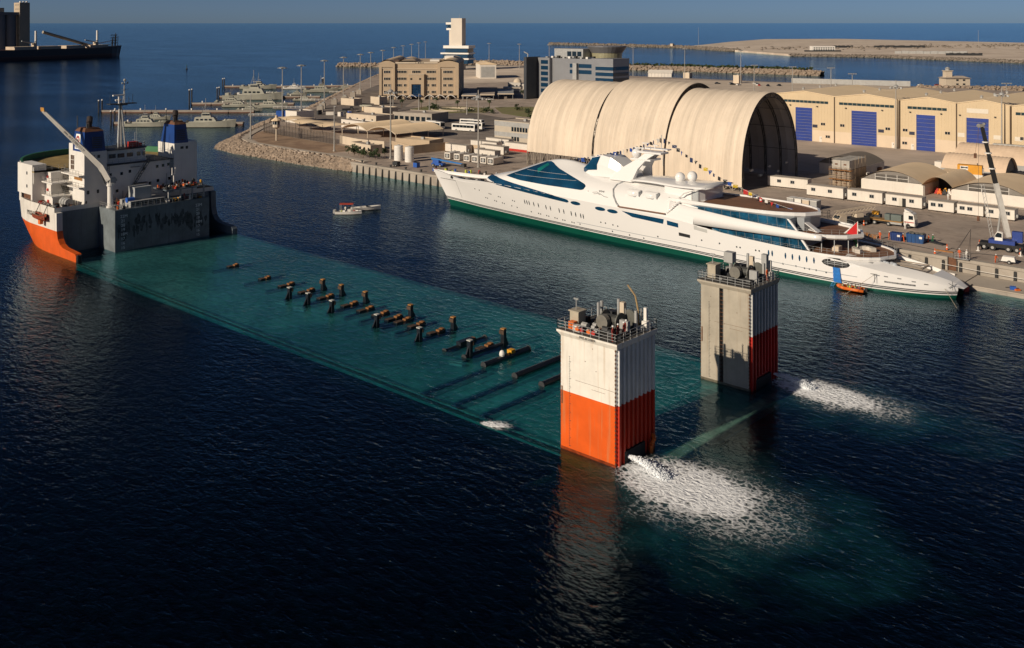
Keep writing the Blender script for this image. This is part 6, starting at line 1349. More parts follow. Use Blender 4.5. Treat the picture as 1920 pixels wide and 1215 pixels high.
# ---------------------------------------------------------------- beige office block
t = office = T('office_building', 'five storey beige office block with a tall blue glass entrance', 'building', (*G(-82.9, 609), Z0), YAW)
Wd, Dp, Ht = 49.6, 72, 22.4
core = MB().box(10,36.4,1.4,Dp,2.6,Ht+.6).box(.4,10,.6,Dp,2.6,Ht).box(36.4,Wd-.3,.6,Dp,2.6,Ht).build('wall', beige, t)
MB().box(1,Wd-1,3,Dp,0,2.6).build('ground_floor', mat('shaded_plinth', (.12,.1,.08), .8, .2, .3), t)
for x in (0,4.9,9.2,14.5,18.2,27.6,32,36.4,42.5,48.6): MB().box(x,x+1.0,.1,1.5,0,2.7).build('column', beige, t)
for x0, x1 in ((0,1.6),(8.4,9.8),(36.4,38.2),(47.4,Wd)): MB().box(x0,x1,0,1.2,2.6,Ht+.3).build('pilaster', beige, t)
for x0, x1 in ((0,9.8),(36.4,Wd)):
    MB().ext([(x0+(x1-x0)*i/10,.02,Ht+.3+1.5*math.sin(math.pi*i/10)) for i in range(11)]+[(x1,.02,Ht-2.2),(x0,.02,Ht-2.2)], (0,1.1,0)).build('arched_parapet', beige, t)
    MB().box(x0+1.5,x1-1.5,.3,.62,19.3,19.7).build('string_course', cream, t)
    rf = MB().loft(vault_roof(x0,x1,1,Dp,Ht,Ht+2.6,10,2), closed=False).build('barrel_roof', canopy_m, t, True)
MB().box(10,36.4,1.1,1.5,18.9,19.3).build('string_course', cream, t); MB().box(10,36.4,1.0,1.5,Ht,Ht+1.0).build('parapet', cream, t)
MB().loft(vault_roof(10.5,24,6,30,Ht+.6,Ht+3.4,12,2), closed=False).build('barrel_roof', canopy_m, t, True)
def owin(x0, x1, z0, z1, n, y=.6):
    w = MB().box(x0-.2,x1+.2,y-.14,y,z0-.2,z1+.2).build('window', cream, t)
    for i in range(n): MB().box(x0+(x1-x0)*i/n+.1,x0+(x1-x0)*(i+1)/n-.1,y-.2,y-.12,z0,z1).build('pane', pane, w)
for z in (16.5, 12.2):
    owin(2.8,6.9,z,z+1.5,4); owin(11,17,z,z+1.5,6,1.4); owin(29.4,35.3,z,z+1.5,6,1.4); owin(39.9,45.8,z,z+1.5,6)
owin(20.4,25.8,16.5,18,5,1.4)
for z in (8.1, 3.9):
    for a, b, n, y in ((2.8,4.9,2,.6),(5.6,7.1,2,.6),(11,14,3,1.4),(15.2,17,2,1.4),(29.4,31,2,1.4),(32.5,35.3,3,1.4),(39.9,41.8,2,.6),(43,45.9,3,.6)): owin(a,b,z,z+1.5,n,y)
por = MB().box(18.4,20.2,-.4,1.4,0,15.6).box(26.1,28,-.4,1.4,0,15.6).box(20.2,26.1,-.4,1.4,9.6,15.6).build('portal', beige, t)
MB().box(18.1,28.3,-.6,1.4,15.6,16.0).build('portal_cornice', cream, por)
for x in (20.1,25.6): MB().box(x-.6,x+.6,-.48,-.4,12.3,13.4).build('niche', pane, por)
for i in range(4):
    for j in range(4): MB().box(20.3+i*1.45,20.3+i*1.45+1.35,.2,.3,3.1+j*1.62,3.1+j*1.62+1.52).build('glass_panel', mat('entrance_glass', (.012,.05,.12), .08, .3, .4), por)
MB().box(19.8,26.5,-1.6,.3,2.0,2.9).build('entrance_canopy', mat('canopy_blue', (.02,.06,.16), .4, .1, 1), por)
for i, x in enumerate((5.5,11.5,17.6,28.6,35.2,41.8)):
    a = MB()
    a.path([(x+6*k/10,-3.4,1.4+1.6*math.sin(math.pi*k/10)) for k in range(11)], .16, 5).path([(x+6*k/10,-1.4,1.4+1.6*math.sin(math.pi*k/10)) for k in range(11)], .16, 5)
    a.build('carport_arch', white, t); MB().tube((x,-3.4,0),(x,-3.4,1.5),.12).build('arch_post', white, t)
for k, dx in enumerate((0,1.5,2.2,3.0,3.4,4.4)): MB().box(22.6+dx,22.8+dx+(.3 if k % 2 else 0),.9,1.0,Ht+.2,Ht+.85).build('roof_lettering', dark, t)
MB().box(30,36,20,40,Ht+.6,Ht+1.8).box(38,44,40,60,Ht+1.5,Ht+3.4).build('plant_room', white, t)
MB().box(Wd-.3,Wd-.15,8,10,6,12).box(Wd-.3,Wd-.15,30,32,4,8).build('side_window', pane, t)
# grey modern block, control tower, sheds behind
t = T('modern_office', 'grey metal clad office block with an end wall darkened to suggest shade and a glazed drum on top', 'building', (-404, 470, Z0))
greyclad = mat('grey_cladding', (.27,.275,.29), .4, .06, .2, metal=.3); shadeclad = mat('shade_cladding', (.045,.05,.06), .45, .1, .2)
MB().box(-2.4,-.2,-10.8,2,0,26.4).build('shaded_end_wall', shadeclad, t); MB().box(0,9.6,0,15,0,25.9).build('west_block', greyclad, t); MB().box(9.6,44,2.5,15,0,25.7).build('middle_block', greyclad, t); MB().box(44,60,-1.5,15,0,26.4).build('east_block', greyclad, t)  # near-black end wall has the shade of its sunless face painted in
for z in range(6):
    MB().box(2.6,8.4,-.12,0,4+z*3.6,6.4+z*3.6).build('strip_window', glass, t); MB().box(47,60.1,-1.62,-1.5,2.5+z*3.4,4.6+z*3.4).build('strip_window', glass, t); MB().box(60,60.12,-1.4,14,2.5+z*3.4,4.6+z*3.4).build('side_window', glass, t)
    MB().box(46.8,60.3,-1.75,-1.5,4.65+z*3.4,4.85+z*3.4).build('sun_blade', alu, t)
for z in (16.5,20.2): MB().box(24,27.5,2.4,2.5,z,z+2.4).box(31,42,2.4,2.5,z,z+2.4).build('strip_window', glass, t)
MB().box(27.6,30.6,.6,2.5,0,23).build('stair_shaft', alu, t)
MB().box(7,30,8,22,25.9,31.6).build('penthouse', alu, t)
for i in range(3): MB().box(17.5+i*4,20.8+i*4,7.9,8,27,30).build('penthouse_window', pane, t)
MB().lathe(38,22,[(9.3,25.7),(9.6,29.2)],28).build('drum_glazing', mat('drum_glass', (.32,.30,.19), .3, .2, .4), t); MB().lathe(38,22,[(9.8,29.2),(12.4,33.0),(12.2,33.4),(.5,33.4)],28).build('drum_crown', mat('drum_metal', (.2,.2,.21), .45, .05, .3, metal=.3), t)
for i in range(9): MB().box(3+i*4.6,4.6+i*4.6,4,6,25.7,26.5+.4*(i % 3)).build('rooftop_unit', [lgrey,white,dark][i % 3], t)
MB().path([(-1.5,-8,26.4),(-1.4,-8,28.3),(-4.2,-8.6,29.6)], .35, 5).build('cleaning_crane', alu, t)
t = T('control_tower', 'tall white port control tower with a glazed cabin overhanging one side', 'tower', (*G(-54, 1000), Z0), R(22))
MB().box(-7,5,-5,5,0,52.6).build('shaft', mat('tower_render', (.68,.61,.52), .8, .05, .1), t); MB().box(-13,-7,-3.5,3.5,40.5,42.5).build('cabin_floor', white, t); cb = MB().loft([[(-12.4,-3,42.5),(-7,-3,42.5),(-7,3,42.5),(-12.4,3,42.5)],[(-13,-3.6,46.2),(-7,-3.6,46.2),(-7,3.6,46.2),(-13,3.6,46.2)]]).build('cabin_glazing', glass, t); MB().box(-13.3,-7,-4,4,46.2,48.4).build('cabin_roof', white, t)
MB().box(-10,-7,-3,3,22,40.5).build('lift_shaft', MATS['tower_render'], t); MB().tube((0,0,52.6),(0,0,56.5),.12).build('mast', alu, t)
for z, a, b in ((22,-14,14),(16,-17,14),(10.5,-14,14)):
    MB().box(a,b,-9,9,z,z+1.5 if z < 20 else z+2.8).build('balcony', white, t); MB().box(a+2,b-1.5,-8,8,z-4.2,z).build('podium_glazing', glass, t)
t = T('storage_shed', 'plain cream warehouse with pitched roof right behind the beige office block', 'shed', (*G(-27.5, 838), Z0), YAW+R(8)); MB().box(0,14,0,34,0,12).build('wall', cabin_white, t); MB().ext([(-.4,-.4,12),(14.4,-.4,12),(14.4,-.4,12.4),(7,-.4,14.2),(-.4,-.4,12.4)], (0,35,0)).build('roof', canopy_m, t); MB().box(1,12.6,-.1,0,1,10.2).build('sliding_door', lgrey, t)
t = T('prayer_house', 'small white domed building between the office block and the grey block', 'building', (*G(0, 700), Z0), YAW); MB().box(-3,6,0,8,0,5).box(6,12,1,9,0,4).build('wall', cabin_white, t); MB().ball((4,4,5),3,14,8).build('dome', cream, t, True)
for i in range(4): MB().box(-2.4+i*2.6,-1.3+i*2.6,-.08,0,1,3.2).build('arched_window', pane, t)
for i, (r_, d_, w, dp, h) in enumerate(((-31,600,9,22,3.4),(-20,607,9,30,3.4),(-9,612,10,36,3.6),(-24,660,14,10,3.6),(-6,668,12,12,3.6))):
    t = T('car_port', ['nearest grey car port right of the office block','second car port from the office block, a white car under it','third car port from the office block','car port behind the row beside the office block','farthest car port toward the domed building'][i], 'car port', (*G(r_, d_), Z0), YAW, 'car ports beside the office'); MB().box(0,w,0,dp,h-.35,h).build('roof', [lgrey,roof_grey][i % 2], t); MB().box(-.1,w+.1,-.15,0,h-.6,h+.05).build('fascia', cream, t)
    for x in (.5,w-.5):
        for y in (.5,dp/2,dp-.5): MB().tube((x,y,0),(x,y,h-.35),.14).build('post', alu, t)
for i, (r_, d_) in enumerate(((16,640),(24,632),(31,626))):
    t = T('shade_tent', f'peaked beige shade tent, {ORD[i]} from the left beside the hangar', 'tent', (*G(r_, d_), Z0), YAW, 'beige shade tents'); MB().loft([[(-4.5,-4.5,2.6),(4.5,-4.5,2.6),(4.5,4.5,2.6),(-4.5,4.5,2.6)],[(-1.6,-1.6,3.6),(1.6,-1.6,3.6),(1.6,1.6,3.6),(-1.6,1.6,3.6)],[(-.2,-.2,5.2),(.2,-.2,5.2),(.2,.2,5.2),(-.2,.2,5.2)]]).build('canopy', mat('tent_cloth', (.45,.34,.25), .85, .1, .4), t)
    for x in (-4.3,4.3):
        for y in (-4.3,4.3): MB().tube((x,y,0),(x,y,2.6),.1).build('pole', alu, t)
# ---------------------------------------------------------------- quayside plant, workers and vehicles
t = T('mobile_crane', 'blue and white mobile crane with a long black telescopic boom', 'crane', (-61.5, 221.2, Z0), R(6))
MB().box(-4.2,4.2,-1.3,1.3,.7,1.5).build('chassis', black, t)
for x in (-3.2,-1.6,1.4,3.0):
    for y in (-1.2,1.2):
        w = MB().tube((x,y-.3,.65),(x,y+.3,.65),.65,14).build('wheel', black, t); MB().tube((x,y-.34,.65),(x,y+.34,.65),.3,10).build('rim', lgrey, w)
for x in (-4.0,4.0):
    for y in (-1,1):
        o_ = MB().box(x-.25,x+.25,min(0,y*3.4),max(0,y*3.4),.75,1.05).build('outrigger', dark, t); MB().tube((x,y*3.3,0),(x,y*3.3,.9),.14,8).tube((x,y*3.3,0),(x,y*3.3,.1),.45,10).build('jack', white, o_)
MB().box(-2.4,2.6,-1.25,1.25,1.5,2.3).build('turntable', mat('crane_blue', (.02,.05,.25), .4, .1, .6), t)
cb = MB().ext([(-1.2,-1.3,2.2),(.3,-1.3,2.2),(.3,-1.3,3.9),(-.7,-1.3,4.1),(-1.2,-1.3,3.3)], (0,1.0,0)).build('cab', white, t); MB().ext([(-1.1,-1.34,2.9),(.15,-1.34,2.9),(.15,-1.34,3.75),(-.65,-1.34,3.9),(-1.1,-1.34,3.3)], (0,.05,0)).build('cab_window', pane, cb); MB().box(-1.24,-1.18,-1.2,-.4,2.8,3.3).build('windscreen', pane, cb)
MB().box(1.8,3.8,.3,1.6,1.9,4.1).build('counterweight', MATS['crane_blue'], t)
b0, b1, b2 = Vector((1.2,0,3.0)), Vector((-1.0,-1.2,14.2)), Vector((-3.4,-2.5,26.0))
def sect(a, b, w): return MB().loft(beam(a, b, w, w, w, w))
bm_ = sect(b0, b1, .95).build('boom', mat('boom_white', (.62,.6,.56), .5, .15, .6), t)
sect(b0.lerp(b2,.44), b0.lerp(b2,.72), .8).build('boom_section', black, bm_); sect(b0.lerp(b2,.70), b2, .64).build('boom_section', black, bm_)
for k in (.62,.76,.86): p_ = b0.lerp(b2,k); MB().tube(p_-Vector((.02,.01,.12)), p_+Vector((-.02,-.01,.12)), .68, 10).build('boom_collar', white, bm_)
MB().tube((-1.0,.1,2.6), tuple(b0.lerp(b1,.55)), .22, 8).build('lift_cylinder', lgrey, t)
jb = [Vector((-1.7,-.9,2.6)), Vector((-3.6,-1.2,13.8))]; mb = MB()
for dx in (-.28,.28): mb.tube(jb[0]+Vector((dx,0,0)), jb[1]+Vector((dx,0,0)), .06, 4)
for k in range(14): mb.tube(jb[0].lerp(jb[1],k/14)+Vector((-.28,0,0)), jb[0].lerp(jb[1],(k+1)/14)+Vector((.28,0,0)), .045, 4)
mb.build('lattice_jib', lgrey, t)
hd = MB().cbox(b2.x,b2.y,b2.z+.2,.9,.6,.8,.4).tube(b2+Vector((-.6,-.35,.2)),b2+Vector((-.6,.35,.2)),.42,10).tube(b2+Vector((.4,-.3,.6)),b2+Vector((.4,.3,.6)),.3,8).build('boom_head', mat('head_grey', (.22,.21,.2), .5, .3, 1), t)
hk = MB().tube((b2.x-.6,b2.y-.1,b2.z),(b2.x-.6,b2.y-.6,7.2),.035,4).build('hoist_rope', dark, t)
MB().cbox(b2.x-1.3,b2.y-.1,19.8,.5,.4,1.0).tube((b2.x-1.3,b2.y-.1,20.2),(b2.x-.6,b2.y-.1,b2.z),.03,4).build('auxiliary_hook', rust, t); MB().cbox(b2.x-.6,b2.y-.62,6.7,.45,.4,1.0).build('hook_block', rust, t)
# man basket hanging over the quay edge
t = T('man_basket', 'steel work basket with two workers hanging from the crane hook over the quay edge', 'basket', (-65.0, 207.0, Z0+.2))
MB().box(-1.4,1.4,-.7,.7,0,.12).build('floor', alu, t); rail([(-1.4,-.7,.1),(1.4,-.7,.1),(1.4,.7,.1),(-1.4,.7,.1),(-1.4,-.7,.1)], t, off=(0,0,0), step=.9)
for x in (-1.3,1.3):
    for y in (-.6,.6): MB().tube((x,y,1.1),(.1,5.0,5.2),.03,4).build('sling', dark, t)
person('worker in orange with a white helmet on the left of the hanging basket', (-65.6,207.1,Z0+.32), R(180), coverall, 'stand', True, None, 'workers in the basket'); person('worker in pale overalls on the right of the hanging basket', (-64.3,207.1,Z0+.32), R(150), white_cloth, 'lean', True, None, 'workers in the basket')
# flatbed lorry, and a truck mounted crane behind it
def wheelset(t, xs_, w, r=.5):
    for x in xs_:
        for y in (-w, w):
            a = MB().tube((x,y-.16,r),(x,y+.16,r),r,14).build('wheel', black, t); MB().tube((x,y-.19,r),(x,y+.19,r),r*.5,10).build('rim', lgrey, a)
t = T('flatbed_truck', 'white cab flatbed truck carrying grey cabinets on the quay', 'truck', (-87.6, 231, Z0), R(4))
wheelset(t, (-5.6,-4.4,-1.2,3.3), 1.1, .52); MB().box(-6.4,3.2,-.5,.5,.6,.95).build('chassis', dark, t); MB().box(-6.6,2.0,-1.25,1.25,1.05,1.3).build('bed', mat('bed_ochre', (.35,.2,.07), .7, .25, .8), t)
cb = MB().ext([(2.3,-1.2,.6),(4.7,-1.2,.6),(4.75,-1.2,2.0),(4.5,-1.2,3.3),(4.0,-1.2,3.6),(2.3,-1.2,3.7)], (0,2.4,0)).build('cab', white, t); MB().poly([(4.78,-1.05,2.05),(4.78,1.05,2.05),(4.53,1.0,3.2),(4.53,-1.0,3.2)]).build('windscreen', pane, cb); MB().box(3.4,4.4,-1.24,-1.2,2.1,3.0).build('side_window', pane, cb); MB().box(2.4,4.6,-1.23,-1.2,1.35,1.55).build('stripe', red, cb); MB().box(4.72,4.85,-1.1,1.1,.5,1.2).build('bumper', lgrey, cb)
MB().ext([(2.4,-1.0,3.7),(3.9,-1.0,3.7),(2.4,-1.0,4.4)], (0,2.0,0)).build('wind_deflector', white, cb); MB().box(-1.0,1.8,-1.2,-.7,.55,1.05).build('fuel_tank', lgrey, t)
for x in (-1.6,-.2,1.0): MB().box(x-.6,x+.6,-.8,.8,1.3,2.7).build('cabinet', mat('cabinet_greygreen', (.12,.15,.14), .6, .15, .8), t)
t = T('truck_crane', 'cream truck mounted crane with its lattice boom folded over the cab', 'crane truck', (-95.2, 225.5, Z0), R(62))
wheelset(t, (-3.6,-2.4,2.4), 1.15, .55); MB().box(-5,3.6,-.6,.6,.6,1.1).build('chassis', dark, t); cb = MB().ext([(-5.2,-1.2,.7),(-3.0,-1.2,.7),(-3.0,-1.2,2.6),(-4.6,-1.2,2.6),(-5.2,-1.2,1.9)], (0,2.4,0)).build('cab', cream, t); MB().poly([(-5.24,-1,1.9),(-5.24,1,1.9),(-4.66,1,2.55),(-4.66,-1,2.55)]).build('windscreen', pane, cb)
MB().box(-2.8,3.6,-1.2,1.2,1.1,1.9).build('body', dark, t); MB().cbox(1.0,0,2.3,2.0,2.0,.9).build('turret', cream, t)
mb = MB()
for y in (-.45,.45):
    for z in (2.9,3.8): mb.tube((-5.2,y,z-.3),(6.0,y,z+.5),.1,5)
for k in range(11):
    x = -5.2+k*1.02
    for y in (-.45,.45): mb.tube((x,y,2.6+.07*k),(x+1.0,y,3.55+.07*k),.05,4)
mb.build('folded_boom', cream, t)
t = T('drill_rig', 'dark yellow drilling machine behind the folded truck crane', 'machine', (-93.2, 232.5, Z0), R(5)); MB().box(-1.6,1.6,-1,1,.5,1.9).build('body', dark, t); MB().box(-.3,1.2,-.7,.7,1.9,2.6).build('engine_hood', yellow, t); MB().tube((-1.7,-1,.4),(1.7,-1,.4),.4,8).tube((-1.7,1,.4),(1.7,1,.4),.4,8).build('track', black, t)
person('worker in white at the door of the flatbed truck', (-84.4, 228.6, Z0), R(200), white_cloth, 'lean', False)
def skip(label, loc, L, W_, H_, m, rz, fill=None):
    t = T('skip', label, 'skip', loc, rz, 'blue skips on the quay'); MB().loft([[(-L/2+.2,-W_/2+.1,0),(L/2-.2,-W_/2+.1,0),(L/2-.2,W_/2-.1,0),(-L/2+.2,W_/2-.1,0)],[(-L/2,-W_/2,H_),(L/2,-W_/2,H_),(L/2,W_/2,H_),(-L/2,W_/2,H_)]]).build('body', m, t)
    for i in range(5): MB().box(-L/2+.3+i*(L-.6)/4-.05,-L/2+.3+i*(L-.6)/4+.05,-W_/2-.08,-W_/2+.02,.1,H_).build('stiffener', m, t)
    MB().box(L/2-1.0,L/2-.4,-W_/2-.1,-W_/2-.02,H_*.55,H_*.8).build('label_plate', white, t)
    if fill:
        r_ = random.Random(2); mb = MB()
        for k in range(14): mb.rock((r_.uniform(-L*.4,L*.4), r_.uniform(-W_*.3,W_*.3), H_+.1), r_.uniform(.25,.5), r_)
        stuff(mb.build('load', fill, t), 'rubble heaped in the skip')
bsk = mat('skip_blue', (.012,.07,.22), .5, .2, .8, streak=.3)
skip('small dark blue skip between two workers in orange', (-81.5,216.0,Z0), 2.6, 1.6, 1.7, mat('skip_navy', (.012,.04,.18), .5, .2, .8), R(3)); skip('larger blue skip heaped with rubble', (-77.6,216.6,Z0), 3.8, 1.9, 1.9, bsk, R(5), mat('rubble', (.12,.115,.1), .9, .3, 1))
for i, (x, y, rz, ps, cl, lb_) in enumerate([(-84.6,214.3,0,'stand',coverall,'worker in orange standing alone left of the small skip'),(-83.1,215.6,1.4,'lean',coverall,'worker in orange leaning on the left end of the small skip'),(-79.8,215.4,-1.4,'lean',coverall,'worker in orange between the two skips'),(-75.6,218.2,2,'lean',coverall,'worker in orange bending behind the rubble skip'),(-74.9,218.9,2.6,'lean',green,'worker in green overalls right of the rubble skip'),(-59.2,208.6,1,'lean',coverall,'worker in orange standing beside the white trailer')]):
    person(lb_, (x, y, Z0), rz, cl, ps, i != 3, None, 'dock workers')
for i, (x, y) in enumerate([(-70.8,208.3),(-70.2,213.8),(-93.2,226.4),(-66.4,222.6),(-57.6,219.6)]):
    t = T('traffic_cone', ['orange cone at the quay edge left of the plank','orange cone at the right end of the plank','orange cone beside the folded truck crane','orange cone left of the blue crane','orange cone right of the blue crane'][i], 'cone', (x, y, Z0), 0, 'orange cones'); MB().box(-.3,.3,-.3,.3,0,.06).build('base', black, t); MB().lathe(0,0,[(.24,.06),(.06,1.25),(.02,1.3)],10).build('cone', coverall, t); MB().lathe(0,0,[(.185,.5),(.15,.7)],10).build('band', white, t)
tag(MB().box(-69.9-1.9,-69.9+1.6,211.6,212.0,Z0,Z0+.25).build('timber_baulk', timber), 'pale timber baulk lying between two orange cones', 'plank')
tag(MB().cbox(-74.2,218.6,Z0+.15,4.6,1.3,.3,R(-20)).build('steel_plate', dark), 'dark steel plates lying right of the rubble skip', 'steel plate')
for i, x in enumerate((-88.6,-86.2)):
    t = T('pallet_load', ['left of two timber pallets by the yacht stern','right of two timber pallets by the yacht stern'][i], 'pallet', (x, 215.8-i*.8, Z0), R(5), 'timber pallets')
    for k in range(4): MB().box(-.9,.9,-.7+k*.4,-.4+k*.4,.1,.5+.12*(k % 2)).build('plank', timber, t)
    MB().box(-.8,.8,-.7,-.6,0,.1).box(-.8,.8,.6,.7,0,.1).build('bearer', timber, t)
t = T('light_trailer', 'white two wheeled generator trailer at the quay edge', 'trailer', (-57.2, 210.0, Z0), R(8)); MB().ext([(-1.3,-.7,.5),(1.3,-.7,.5),(1.1,-.7,1.4),(-1.0,-.7,1.4)], (0,1.4,0)).build('body', white, t); wheelset(t, (.2,), .75, .38); MB().tube((-1.3,0,.5),(-2.6,0,.35),.06).build('drawbar', alu, t)
t = T('scaffold_tower', 'black scaffold frame standing on the quay behind the yacht', 'frame', (-104, 229, Z0)); mb = MB()
for x in (-1,1):
    for y in (-.6,.6): mb.tube((x,y,0),(x,y,1.9),.06)
for z in (.3,1.2,1.9): mb.tube((-1,-.6,z),(1,-.6,z),.05).tube((-1,.6,z),(1,.6,z),.05).tube((-1,-.6,z),(-1,.6,z),.05).tube((1,-.6,z),(1,.6,z),.05)
mb.build('frame', dark, t)
t = T('gangway', 'long aluminium gangway with railings reaching from the quay to the yacht', 'gangway', (-90, 211, 0)); pa, pb = Vector((-8,6,Z0+.3)), Vector((9,-6.5,Z0+1.6)); MB().loft(beam(pa, pb, 1.0, .15, 1.0, .15)).build('walkway', alu, t); rail([tuple(pa+Vector((-.3,-.4,.1))), tuple(pb+Vector((-.3,-.4,.1)))], t, off=(0,0,0)); rail([tuple(pa+Vector((.3,.4,.1))), tuple(pb+Vector((.3,.4,.1)))], t, off=(0,0,0))
t = T('pipe_rack', 'white slatted benches stacked on the quay behind the upper yacht deck', 'rack', (-117.5, 236, Z0))
for i in range(4): MB().box(i*2.1,i*2.1+1.8,0,2.6,0,2.3).build('crate', [lgrey,white,cream,lgrey][i], t); MB().box(i*2.1-.05,i*2.1+1.85,-.1,2.7,2.3,2.45).build('lid', white, t)
t = T('quay_ladder_recess', 'rusty steel ladder recess in the quay wall by the stern', 'ladder', (-66.9, qy(-66.9)-.62, .7)); MB().box(-.8,.8,.0,.15,0,2.6).build('back_plate', rust, t); MB().box(-.95,-.8,-.15,.2,0,2.7).box(.8,.95,-.15,.2,0,2.7).build('frame', dark, t)
tag(MB().cbox(-67.5,203.2,1.0,5.0,.45,.35,R(-8)).build('timber_baulk', white), 'white painted baulk lying on the landing stage by the ladder', 'plank')
t = T('work_float', 'red oxide float moored at the end of the landing stage', 'float', (-62.2, 195.4, 0), R(20)); MB().loft([[(x,-w,.0),(x,w,.0),(x,w,.9),(x,-w,.9)] for x, w in ((-2.2,.2),(-1.2,.9),(1.4,.9),(2.0,.5))]).build('hull', red, t); MB().box(-1.2,1.3,-.7,.7,.9,1.0).build('deck', dark, t); MB().tube((1.8,0,.6),(2.6,1.2,1.0),.12).build('fender', black, t)
t = T('diver_kit', 'heap of blue and orange gear on the landing stage', 'gear', (-53.6, 199.6, .8)); MB().cbox(0,0,.3,1.0,.8,.6,.4).build('blue_bag', blue, t); MB().cbox(.9,-.3,.15,.9,.5,.3,.9).build('orange_bag', orange, t); MB().tube((-1.4,.3,.1),(-.4,.2,.3),.06).build('pole', dark, t)
t = T('mooring_hawser', 'white hawser stretched along the quay wall above the landing stage', 'rope', (-69, 206.2, 2.0)); MB().path([(0,0,0),(8,-.2,-.3),(18,-.3,-.5)], .05, 4).build('rope', white_cloth, t)

# ---------------------------------------------------------------- left yard: watchtower, canopies, tanks, cabins
t = T('watchtower', 'octagonal guard watchtower on a single column at the end of the spit', 'watchtower', (-337.2, 229.4, Z0)); oc = lambda r_, z: [(r_*math.cos(math.pi/8+math.pi/4*i), r_*math.sin(math.pi/8+math.pi/4*i), z) for i in range(8)]
MB().tube((0,0,0),(0,0,5.4),.32,10).build('column', cream, t); MB().loft([oc(.5,4.9),oc(1.5,5.5),oc(1.5,6.6)]).build('cabin_base', cream, t); gz = MB().loft([oc(1.35,6.6),oc(1.35,8.2)]).build('cabin_glazing', pane, t)
for p_ in oc(1.4,6.6): MB().tube(p_, (p_[0],p_[1],8.2), .1, 4).build('mullion', white, gz)
MB().loft([oc(2.1,8.1),oc(2.2,8.35),oc(.6,9.3)]).build('roof', canopy_m, t); MB().loft([oc(.55,9.2),oc(.55,10.3)]).build('lantern', cream, t)
meshm = bpy.data.materials.new('fence_mesh'); meshm.use_nodes = True; _p = meshm.node_tree.nodes['Principled BSDF']; _p.inputs['Base Color'].default_value = (.09,.07,.055,1); _p.inputs['Alpha'].default_value = .5
fence('brown mesh security fence behind the dirt yard', [(-372,247,Z0),(-366,242.5,Z0),(-340,240.6,Z0),(-309,238,Z0)], 4.2, None, 2.4, dark, meshm, 'security_fence')
def boxb(name, label, cat, x0, x1, y0, y1, h, m=cream, rz=0, win=0, group=None, roofm=roof_grey, par=.35):
    t = T(name, label, cat, (x0, y0, Z0), rz, group); L, D_ = x1-x0, y1-y0
    MB().box(0,L,0,D_,0,h).build('wall', m, t); MB().box(.25,L-.25,.25,D_-.25,h,h+.03).build('roof', roofm, t)
    MB().box(-.03,L+.03,-.03,.25,h,h+par).box(-.03,L+.03,D_-.25,D_+.03,h,h+par).box(-.03,.25,.25,D_-.25,h,h+par).box(L-.25,L+.03,.25,D_-.25,h,h+par).build('parapet', m, t)
    for i in range(win): x = L*(i+.5)/win; MB().box(x-.5,x+.5,-.06,0,h*.4,h*.4+1.1).build('window', pane, t)
    MB().box(L,L+.05,D_*.3,D_*.3+1,0,2.1).build('door', lgrey, t); MB().cbox(L*.6,D_*.5,h+.5,1.3,1.0,.9).build('rooftop_unit', lgrey, t)
    return t
boxb('white_block', 'square white building just behind the tan sail canopies', 'building', -398, -389, 276, 286, 5.2, cabin_white, 0, 1)
boxb('low_building', 'long low cream building behind the corrugated car park vaults', 'building', -374, -352, 294, 305, 4.2, cream, 0, 4)
boxb('low_building', 'taller cream building with a stepped roof behind the vaults', 'building', -378, -364, 308, 318, 6.2, cream, 0, 2)
t = boxb('classroom_block', 'flat roofed building with a row of big square windows near the buses', 'building', -361, -338, 312, 326, 4.4, concrete, R(12), 0)
for i in range(7): MB().box(1+i*3.2,3.2+i*3.2,-.06,0,1.0,3.0).build('window', pane, t)
boxb('low_building', 'small white hut by the road in front of the office block', 'building', -395, -386, 330, 336, 3.4, cabin_white)
boxb('gatehouse', 'flat canopied gatehouse on the road left of the office block', 'building', -458, -446, 356, 362, 3.6, cream)
boxb('guard_hut', 'pair of pale guard huts close to the office block corner', 'hut', -448, -440, 370, 376, 4.2, cream)
boxb('low_building', 'long low white building left of the corrugated vaults', 'building', -360, -338, 280, 286, 3.2, cabin_white, R(-4), 5)
t = T('car_park_vaults', 'pair of corrugated tan vault roofs over a car park', 'canopy', (-333, 259, Z0))
for k, (x0, x1) in enumerate(((0,17),(17,35))):
    MB().loft(vault_roof(x0,x1,0,27,3.0,5.4,16,54,.12), closed=False).build('vault_roof', canopy_m, t); MB().path([(x0+(x1-x0)*i/12,0,2.9+2.4*(1-(2*i/12-1)**2)) for i in range(13)], .14, 5).build('edge_beam', cream, t)
for x in (0.2,17,34.8):
    for y in (.4,9,18,26.6): MB().tube((x,y,0),(x,y,3.0),.16).build('post', cream, t)
for i, (x, y, w, d_, lab) in enumerate(((-384,262,14,11,'left of the tan sail canopies behind the mesh fence'),(-368,257,16,11,'middle of the tan sail canopies behind the mesh fence'),(-350,256,16,12,'right of the tan sail canopies behind the mesh fence'))):
    t = T('sail_canopy', lab, 'canopy', (x, y, Z0), 0, 'tan sail canopies'); rg = []
    for j in range(9):
        rg.append([(w*q/8, d_*j/8, 3.6+1.3*math.sin(math.pi*q/8)*math.sin(math.pi*j/8)+.5*math.cos(2*math.pi*q/8)) for q in range(9)])
    MB().loft(rg, closed=False).build('sail', canopy_m, t, True)
    for px_ in (0,w/2,w):
        for py_ in (0,d_): MB().tube((px_,py_,0),(px_,py_,4),.1).build('pole', dark, t)
